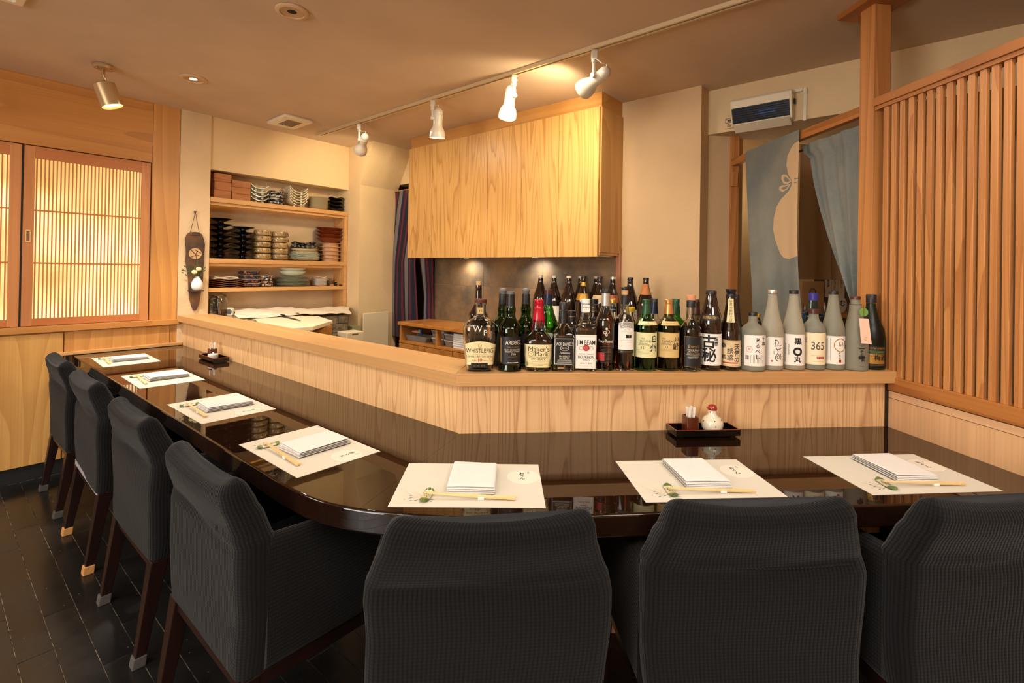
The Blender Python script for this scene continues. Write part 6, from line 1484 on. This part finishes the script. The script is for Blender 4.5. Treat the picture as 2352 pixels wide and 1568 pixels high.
# white board leaning by the pier, white tub
p = onv(835, 719, 3.70); q = onv(889, 719, 3.70)
wb2 = thing('white_board', 'upright white plastic board leaning beside the striped curtain', 'board', PR(p.x, 3.70, .55), ROTR)
obj('board_sheet', MB().box(0, 0, 0, q.x-p.x+.02, .018, p.z-.55), plain('white_sheet_plastic', (226, 206, 172), .5), parent=wb2, bev=.006)
p = onv(797, 764, 3.45); q = onv(836, 770, 3.45)
tb = thing('white_tub', 'white plastic tub with a slotted handle behind the long bar', 'tub', PR(p.x, 3.45, p.z-.14), ROTR)
ww_ = q.x-p.x
obj('tub_body', MB().box(0, 0, 0, ww_, .14, .14), plain('white_sheet_plastic', (226, 206, 172), .5), parent=tb, bev=.006)
obj('handle_slot', MB().box(ww_*.3, -.0008, .118, ww_*.65, .001, .127), GREY_INK, parent=tb)
# splash strip of greenish glass at the foot of the pier
obj('green_glass_strip', MB().box(2.36, 3.72, .60, 2.44, 3.93, .785), plain('green_glass_edge', (166, 160, 120), .2), parent=wl)

# ---------------------------------------------------------------- low wooden cabinet under the hood
lc = thing('low_wooden_cabinet', 'low old wooden cabinet with open compartments below the hood cabinet', 'cabinet', PR(2.482, 1.06, FZ), ROTR)
Lc = 3.235-1.06; Dp = UH-.012-2.482; h0 = .86-FZ
obj('top_board', MB().box(-.012, -.01, h0-.028, Dp, Lc+.012, h0), W_CABH, parent=lc, bev=.004)
obj('base_body', MB().box(.01, 0, 0, Dp, Lc, h0-.17), W_CAB, parent=lc)
obj('middle_board', MB().box(-.004, 0, h0-.168, Dp, Lc, h0-.150), W_CABH, parent=lc, bev=.001)
obj('back_panel', MB().box(Dp-.012, 0, h0-.150, Dp, Lc, h0-.028), W_CAB, parent=lc)
for i in range(6):
    y = i*(Lc-.02)/5; obj('divider', MB().box(0, y, h0-.150, Dp-.012, y+.02, h0-.028), W_CAB, parent=lc, bev=.001)
for i in range(7):
    a = i*Lc/7; obj('door', MB().box(-.006, a+.003, .05, .01, a+Lc/7-.003, h0-.172), W_CAB, parent=lc, bev=.0015)
CLP = glass('clear_plastic', (226, 220, 210), .15, 1.3, .8)
ZC = .86-.150+.0002
def tub(px0, px1, h, label, uu=2.515, z=ZC, contents=(190, 150, 110), lid=True, g='clear food containers'):
    a, b = onu(px0, 775, uu), onu(px1, 775, uu); w_ = abs(a.y-b.y)/2; c = (a.y+b.y)/2
    t = thing('food_container', label, 'container', PR(uu+.07, c, z), ROTR, g)
    R = [[(x, y, zz) for x, y in rrect(.06*k, w_*k, .012, 3)] for zz, k in ((0, .86), (h*.85, 1))] + [[(x, y, zz) for x, y in rrect(.058*k, (w_-.002)*k, .011, 3)] for zz, k in ((h*.85, 1), (.003, .86))]
    obj('tub_wall', MB().rings(R), CLP, parent=t, smooth=40)
    obj('tub_contents', MB().rings([[(x, y, zz) for x, y in rrect(.055*k, (w_-.004)*k, .01, 3)] for zz, k in ((.004, .86), (h*.5, .93))]), plain('contents_%d' % contents[0], contents, .8, bump=.5, bs=80), parent=t)
    if lid: obj('tub_lid', MB().rings([[(x, y, zz) for x, y in rrect(.062, w_+.002, .012, 3)] for zz in (h*.86, h)]), plain('milky_lid', (206, 196, 186), .4), parent=t)
    return t
tub(927, 976, .052, 'wide clear tub holding bags in the left compartment', contents=(150, 146, 150), lid=False)
tub(988, 1014, .05, 'clear container with pinkish food, lower left of the middle compartment', contents=(196, 130, 90))
tub(987, 1016, .055, 'clear container with tan food, upper left of the middle compartment', z=ZC+.052, contents=(200, 150, 110))
tub(1017, 1038, .045, 'small clear container, lower right of the middle compartment', contents=(206, 180, 150))
tub(1017, 1038, .045, 'small clear container, upper right of the middle compartment', z=ZC+.047, contents=(206, 180, 150))
bg = onu(960, 770, 2.53); t = thing('blue_green_packet', 'small blue and green packet in the left compartment', 'packet', PR(2.55, bg.y, ZC+.056), ROTR)
obj('packet_body', MB().box(-.006, -.024, 0, .01, .024, .045), plain('blue_packet', (40, 60, 130), .4), parent=t, bev=.003); obj('green_flash', MB().box(-.0068, -.01, .01, -.006, .014, .034), plain('lime_print', (140, 180, 60), .5), parent=t)
bg = onu(948, 765, 2.53); t = thing('pink_bag', 'rolled pink and white bag on the wide clear tub', 'bag', PR(2.55, bg.y-.02, ZC+.058), ROTR)
obj('bag_roll', MB().tube([(0, -.05, .012), (0, .0, .015), (0, .05, .012)], [.006, .013, .006], 10), plain('pink_bag', (216, 130, 110), .5), parent=t, smooth=50)
a_ = onu(1052, 775, 2.49)
for i in range(7):
    t = thing('stacked_towel', 'white folded towel, %s in the pile beside the containers' % ['lowest', 'second up', 'third up', 'fourth up', 'fifth up', 'sixth up', 'topmost'][i], 'towel', PR(2.555, a_.y + rnd.uniform(-.004, .004), ZC+i*.0155), ROTR, 'towels in the low cabinet')
    obj('towel_fold', MB().rings([[(x, y, zz) for x, y in rrect(.06*k, .062*k, .01, 3)] for zz, k in ((0, .97), (.003, 1), (.011, 1), (.0145, .95))]), CLOTH, parent=t, smooth=40)

# ---------------------------------------------------------------- striped door curtain
ST2 = Mat('striped_cotton'); tc2 = ST2.node('ShaderNodeTexCoord'); sp2 = ST2.node('ShaderNodeSeparateXYZ'); ST2.link(tc2.outputs['UV'], sp2.inputs[0])
f_ = ST2.math('FRACT', ST2.math('MULTIPLY', sp2.outputs[0], 1.0))
cr_ = ST2.node('ShaderNodeValToRGB'); cr_.color_ramp.interpolation = 'CONSTANT'; el = cr_.color_ramp.elements
stops = [(0, (24, 26, 44)), (.16, (92, 30, 40)), (.30, (24, 28, 50)), (.44, (112, 104, 104)), (.72, (26, 30, 54)), (.84, (92, 30, 40)), (.93, (24, 26, 44))]
while len(el) < len(stops): el.new(.5)
for e_, (p_, c_) in zip(el, stops): e_.position = p_; e_.color = srgb(*c_)
ST2.link(f_, cr_.inputs[0]); ST2.set(Base_Color=cr_.outputs[0], Roughness=.95); ST2.bump(ST2.noise(tc2.outputs['UV'], 300, 2), .2, .002)
cu = thing('striped_curtain', 'navy grey and maroon striped cloth curtain in the kitchen doorway', 'curtain', PR(2.80, 3.80, 2.0), ROTR)
def cpanel(edge_l, edge_r, zt, zb, reps, ph, seed):
    """edges: functions of height giving v"""
    def fn(u, v):
        z = zt + (zb-zt)*v; a, b = edge_l(z), edge_r(z); y = a + (b-a)*u
        return (.012*math.sin(reps*2*math.pi*u*1.0+ph)*(.5+.5*v) + .006*math.sin(17*u+3*v), y-3.80, z-2.0)
    mb = MB(); nu, nv = 60, 30; vs = [fn(i/nu, j/nv) for j in range(nv+1) for i in range(nu+1)]
    fs = [(j*(nu+1)+i, j*(nu+1)+i+1, (j+1)*(nu+1)+i+1, (j+1)*(nu+1)+i) for j in range(nv) for i in range(nu)]
    uv = [tuple((reps*(i+a)/nu+ph*.1, (j+b)/nv) for a, b in ((0, 0), (1, 0), (1, 1), (0, 1))) for j in range(nv) for i in range(nu)]
    return obj('cloth_panel', mb.add(vs, fs, None, uv), ST2.m, parent=cu, smooth=70, solid=.0015)
def lerp_px(tab, u_):
    T_ = sorted([(onu(x, y, u_).z, onu(x, y, u_).y) for x, y in tab])
    def f(z):
        if z <= T_[0][0]: return T_[0][1]
        for (z0, y0), (z1, y1) in zip(T_[:-1], T_[1:]):
            if z0 <= z <= z1: return y0 + (y1-y0)*(z-z0)/(z1-z0)
        return T_[-1][1]
    return f
zt_ = onu(903, 441, 2.8).z; zb_ = onu(890, 769, 2.8).z
cpanel(lerp_px([(904, 441), (899, 480), (890, 600), (885, 700), (887, 769)], 2.8), lerp_px([(985, 441), (952, 600), (955, 680), (958, 770)], 2.8), zt_, zb_, 2.2, .4, 1)
cpanel(lerp_px([(985, 441), (961, 590), (972, 680), (968, 770)], 2.8), lerp_px([(1000, 441), (994, 600), (994, 770)], 2.8), zt_, zb_, 1.1, 2.0, 2)
t = thing('curtain_peg', 'small wooden curtain peg at the top left corner of the striped curtain', 'peg', PR(2.80, onu(899, 441, 2.80).y, zt_), ROTR)
obj('peg_block', MB().box(-.02, -.0, -.03, .01, .022, .012), W_PINE, parent=t, bev=.002)
obj('rod', MB().tube([(0, .01, .004), (0, -.60, .004)], .006, 8), W_PINE, parent=t, smooth=50)

# ---------------------------------------------------------------- noren over the passage
LIN = Mat('blue_linen'); v_ = LIN.coords(rand=False); sp3 = LIN.node('ShaderNodeSeparateXYZ'); LIN.link(v_, sp3.inputs[0])
wv_ = LIN.noise(LIN.coords((250, 250, 20), rand=False), 1, 2); wv2 = LIN.noise(LIN.coords((20, 20, 250), rand=False), 1, 2)
bl_ = LIN.noise(v_, 3.5, 3, .6)
LIN.set(Base_Color=LIN.mix(LIN.math('MULTIPLY', LIN.math('ADD', wv_, wv2), .35), LIN.mix(LIN.ramp(bl_, [(.35, 0.), (.65, 1.)]), srgb(84, 100, 106), srgb(122, 124, 114)), srgb(146, 142, 126)), Roughness=.95)
LIN.p.inputs['Sheen Weight'].default_value = .1; LIN.bump(LIN.math('ADD', wv_, wv2), .2, .001)
LINC = plain('cream_resist_linen', (204, 172, 132), .95, bump=.3, bs=300)
XN = RIGHT-.008
nr = thing('door_curtain', 'blue grey linen noren in two lengths, a cream gourd dyed on the left one', 'curtain', PD(XN, 2.29, 1.92), ROTD)
def inside(P, x, y):
    c = False; n = len(P)
    for i in range(n):
        (x0, y0), (x1, y1) = P[i], P[(i+1) % n]
        if (y0 > y) != (y1 > y) and x < (x1-x0)*(y-y0)/(y1-y0)+x0: c = not c
    return c
zo = lambda x, y: (1600+x/2.704, 180+y/2.704)
gour = [(700, 388), (638, 388), (610, 405), (590, 430), (565, 480), (557, 540), (568, 595), (592, 632), (596, 650), (590, 672), (575, 695), (520, 750), (490, 800), (472, 870), (468, 940), (478, 1000), (495, 1050), (515, 1090), (540, 1115), (580, 1122), (638, 1105), (700, 1100)]
loop1 = [(592, 640), (560, 600), (540, 594), (526, 602), (524, 625), (535, 650), (560, 658)]; loop1h = [(580, 636), (560, 615), (545, 610), (538, 620), (545, 640), (562, 645)]
loop2 = [(592, 650), (565, 660), (530, 663), (510, 675), (510, 692), (530, 706), (560, 690)]; loop2h = [(578, 660), (555, 670), (530, 676), (522, 684), (535, 690), (556, 684)]
def pz(P): 
    o_ = []
    for x, y in P: q = onx(*zo(x, y), XN); o_.append((q.y, q.z))
    return o_
GP, L1, L1h, L2, L2h = map(pz, (gour, loop1, loop1h, loop2, loop2h))
sl1, sl2 = pz([(612, 622), (640, 616), (640, 622), (614, 628)]), pz([(612, 645), (640, 640), (640, 646), (614, 651)])
def lerpx(tab, X_):
    T_ = sorted([(onx(x, y, X_).z, onx(x, y, X_).y) for x, y in tab])
    def f(z):
        if z <= T_[0][0]: return T_[0][1]
        for (z0, y0), (z1, y1) in zip(T_[:-1], T_[1:]):
            if z0 <= z <= z1: return y0 + (y1-y0)*(z-z0)/(z1-z0)
        return T_[-1][1]
    return f
eL = lerpx([(1713, 352), (1716, 420), (1722, 520), (1731, 640), (1737, 760)], XN); eR = lerpx([(1837, 302), (1836, 420), (1837, 560), (1841, 640), (1852, 760)], XN)
nu, nv = 210, 560; vs = []; fs = []
zt1, zb1 = 1.968, .80
for j in range(nv+1):
    z = zt1 + (zb1-zt1)*j/nv
    for i in range(nu+1):
        u = i/nu; y = eL(z) + (eR(z)-eL(z))*u; dp = (zt1-z)
        x = XN - .002 - .010*min(1, dp*2)*math.sin(7*u+1.5*dp) - .004*math.sin(19*u+2)*min(1, dp)
        if j == 0: x += .012
        vs.append((x-XN, y-2.29, z-1.92))
fs = [(j*(nu+1)+i, j*(nu+1)+i+1, (j+1)*(nu+1)+i+1, (j+1)*(nu+1)+i) for j in range(nv) for i in range(nu)]
o = obj('left_length', MB().add(vs, fs), [LIN.m, LINC], parent=nr, smooth=70, label='left length with the cream gourd')
for k, f in enumerate(o.data.polygons):
    c = f.center; y, z = c.y+2.29, c.z+1.92
    g_ = inside(GP, y, z) and not inside(sl1, y, z) and not inside(sl2, y, z)
    if g_ or (inside(L1, y, z) and not inside(L1h, y, z)) or (inside(L2, y, z) and not inside(L2h, y, z)): f.material_index = 1
X2 = RIGHT+.040
eL2 = lerpx([(1841, 335), (1843, 352), (1858, 362), (1866, 420), (1880, 480), (1898, 545), (1922, 620), (1950, 678), (1960, 700), (1966, 760)], X2)
eR2 = lerpx([(1977, 287), (1979, 420), (1979, 760)], X2)
z0t = lambda u: onx(1841, 335, X2).z + (onx(1977, 287, X2).z-onx(1841, 335, X2).z)*u
def fn(u, v):
    z = z0t(u)*(1-v) + .80*v; a, b = eL2(z), eR2(z); y = a + (b-a)*u; nar = (onx(1841, 335, X2).y - 1.82)/max(.05, abs(a-b))
    return (X2-XN + .006*min(3.2, nar)*math.sin(13*u+.8) + .004*math.sin(31*u), y-2.29, z-1.92)
obj('right_length', MB().grid(fn, 90, 60), LIN.m, parent=nr, smooth=70, label='right length gathered towards the post')
obj('rod', MB().tube([(X2-XN+.026, -.475, z0t(1)-1.92-.010), (X2-XN+.026, .30, z0t(1)-1.92-.012)], .006, 8), W_PINEH, parent=nr, smooth=50)
# inner beige cloth, card board, notes and shelf in the passage
YN = 3.05
LB = Mat('beige_linen'); LB.set(Base_Color=srgb(170, 138, 98), Roughness=.95); LB.bump(LB.noise(LB.coords(rand=False), 200, 2), .2, .002)
inn = thing('inner_door_curtain', 'plain beige cloth hanging in the passage behind the blue noren', 'curtain', PD(1.9, YN, 1.5), ROTD)
for a, b, yb in ((1836, 1905, 641), (1913, 1990, 642)):
    p, q = ony(a, yb, YN), ony(b, yb, YN); zt2 = ony(1860, 330, YN).z
    obj('cloth_length', MB().grid(lambda u, v: (p.x+(q.x-p.x)*u-1.9, .02*math.sin(9*u+1)*(.4+.6*v), zt2+(p.z-zt2)*v-1.5), 40, 20), LB.m, parent=inn, smooth=70, solid=.001)
YB2 = 3.42
p, q = ony(1800, 716, YB2), ony(1975, 722, YB2)
psh = thing('passage_shelf', 'wooden shelf in the passage behind the frosted bottles', 'shelf', PD(p.x, YB2-.12, p.z), ROTD)
obj('board', MB().box(0, 0, -.03, q.x-p.x+.3, .25, -.001), W_SHELF, parent=psh)
obj('bracket', MB().box(0, .02, -.3, .03, .24, -.031), W_SHELF, parent=psh)
p, q = ony(1842, 707, YB2), ony(1893, 643, YB2)
cbx = thing('cardboard_box', 'plain cardboard box with a string loop on the passage shelf', 'box', PD(p.x, YB2, psh.location.z), ROTD)
obj('box_body', MB().box(0, 0, 0, q.x-p.x, .1, q.z-p.z+.02), plain('kraft_card', (190, 150, 100), .8), parent=cbx, bev=.002)
s_ = ony(1865, 662, YB2); obj('string_loop', MB().tube([(s_.x-p.x+.02*math.cos(a)*1.2, -.006-.003*math.sin(a*3), s_.z-p.z+.03*math.sin(a)) for a in [2*math.pi*k/14 for k in range(15)]], .003, 6), plain('grey_string', (90, 82, 66), .8), parent=cbx, smooth=60)
p, q = ony(1894, 676, YB2+.02), ony(1940, 643, YB2+.02)
mn = thing('menu_sheet', 'white menu sheet with columns of handwritten characters in the passage', 'notice', PD(p.x, YB2+.02, p.z), ROTD)
W_ = q.x-p.x; Hn = .16
ms = obj('sheet', MB().box(0, 0, -.02, W_, .002, Hn-.02), P_WHITE, parent=mn)
mb = MB(); ml = MB()
for k, s_ in enumerate(('本日の酒', 'エビスビール', '焼酎各種')):
    V, Fc = text_mb(s_, .021, (W_*(.84-.33*k), Hn-.035), vert=True, bold=.0004); mb.add([(x, -.0006, y) for x, y in V], Fc)
    ml.box(W_*(.67-.33*k)-.0008, -.0006, -.02, W_*(.67-.33*k)+.0008, -.0002, Hn-.02)
obj('lettering', mb, INK, parent=ms); obj('column_lines', ml, GREY_INK, parent=ms)
p = ony(1925, 700, YB2-.05); t = thing('round_sign', 'round pale disc with a brushed character leaning on the passage shelf', 'sign', PD(p.x, YB2-.05, psh.location.z), ROTD)
dd = obj('disc', MB().prism(ell(0, .062, .055, .062, 28), 0, .02, Mx), P_WHITE, parent=t)
V, Fc = text_mb('む', .05, (.018, .07), bold=.0008); obj('lettering', MB().add([(x, -.0206, y) for x, y in V], Fc), INK, parent=dd)
for px_ in (1849, 1894, 1952):
    p = ony(px_, 700, YB2-.09); t = thing('steel_flask', 'shiny narrow steel flask, %s on the passage shelf' % {1849: 'leftmost', 1894: 'middle one', 1952: 'rightmost'}[px_], 'flask', PD(p.x, YB2-.09, psh.location.z), ROTD, 'steel flasks')
    obj('flask_body', MB().lathe([(.012, 0), (.014, .01), (.014, .04), (.006, .07), (.003, .08)], 20), METAL, parent=t, smooth=50)
lamp('passage_fill', 'POINT', PD(2.05, 3.25, 1.9), 1.2*LW, color=(1, .8, .55), shadow_soft_size=.1)  # fill light added in the passage, no fitting modelled

# ---------------------------------------------------------------- blue-lit air unit on the soffit
US = 2.957
au = thing('wall_air_unit', 'small cream wall air unit with dark blue-lit grille on the soffit', 'air unit', PR(US, .54, 2.10), ROTR)
Wd, Ht, Dd_ = .288, .152, .085
def prof(t_): return [(0, 0), (-.035, -.004), (-.062, .012), (-.070, .03), (-Dd_, .105), (-Dd_+.004, .135), (-Dd_+.02, Ht), (0, Ht)]
pr_ = prof(0)
obj('housing', MB().rings([[(x, y, z) for x, z in [(0, .002), (-.030, .002), (-.030, .03), (-.05, .095), (-Dd_, .098), (-Dd_-.001, .138), (-Dd_+.012, Ht), (0, Ht)]] for y in (0, Wd)]), WHITE_P, parent=au, bev=.003)
obj('side_cheek', MB().rings([[(x, y, z) for x, z in [(0, .002), (-.055, .006), (-Dd_, .09), (-Dd_-.001, .138), (-Dd_+.012, Ht), (0, Ht)]] for y in (-.008, .002)]), WHITE_P, parent=au, bev=.002)
obj('side_cheek', MB().rings([[(x, y, z) for x, z in [(0, .002), (-.055, .006), (-Dd_, .09), (-Dd_-.001, .138), (-Dd_+.012, Ht), (0, Ht)]] for y in (Wd-.002, Wd+.004)]), WHITE_P, parent=au, bev=.002)
gr = obj('dark_grille', MB().rings([[(x, y, z) for x, z in [(-.052, .018), (-Dd_+.002, .098), (-Dd_+.012, .098), (-.045, .018)]] for y in (.004, Wd-.006)]), plain('blue_black_grille', (8, 12, 26), .3), parent=au)
for i in range(7):
    f = (i+.5)/7; x = -.053-(Dd_-.055)*f; z = .02+.075*f
    obj('grille_slat', MB().box(x-.004, .008, z-.0008, x, Wd-.010, z+.0008), plain('blue_black_slat', (14, 16, 30), .3), parent=au)
for z, a, b in ((.052, .07, .17), (.066, .06, .15)):
    f = (z-.02)/.075; x = -.053-(Dd_-.055)*f; obj('blue_light', MB().box(x-.0015, a, z-.0022, x-.0005, b, z+.0022), emit('blue_uv_glow', (40, 96, 170), .35), parent=au)
obj('lower_flap', MB().rings([[(x, y, z) for x, z in [(-.012, -.022), (-.070, .012), (-.066, .018), (-.008, -.014)]] for y in (.002, Wd-.004)]), WHITE_P, parent=au, bev=.003)
obj('black_clip', MB().box(-.03, -.016, .085, -.012, -.009, .112), BLACKP, parent=au, bev=.002)
cdt = thing('cable_duct', 'cream cable duct bending down the soffit beside the air unit', 'duct', PR(US, .475, 2.09), ROTR)
obj('duct_upright', MB().box(-.016, 0, -.0, -.0005, .016, .175), WHITE_P, parent=cdt, bev=.002); obj('duct_level', MB().box(-.016, .0165, .158, -.0005, .060, .175), WHITE_P, parent=cdt, bev=.002)
stk = thing('wall_sticker', 'grey printed sticker and lettering on the soffit left of the air unit', 'sticker', PR(US, .885, 2.115), ROTR)
mb = MB()
def wtext(s_, size, y, z, **k):
    V, Fc = text_geo(s_, size, **k); mb.add([(-.0008, -x+y, z+w_) for x, w_ in V], [f[::-1] for f in Fc])
for a, b, c_, d_ in ((-.002, .038, .012, .0005), (-.002, .046, .012, .0385)): pass
mb.box(-.0009, -.048, .034, -.0004, -.002, .037); mb.box(-.0009, -.048, .058, -.0004, -.002, .061); mb.box(-.0009, -.006, .037, -.0004, -.002, .058); mb.box(-.0009, -.048, .037, -.0004, -.044, .058); mb.box(-.0009, -.036, .042, -.0004, -.014, .053)
mb.box(-.0009, -.058, .034, -.0004, -.053, .061)
wtext('Zero', .02, -.030, .018, align='CENTER', shear=.3, bold=.0004); wtext('SYSTEM', .011, -.075, .018)
mb.box(-.0009, -.11, .0, -.0004, -.002, .0025)
so = obj('print', mb, plain('grey_print', (84, 76, 68), .7), parent=stk); so['kind'] = 'stuff'
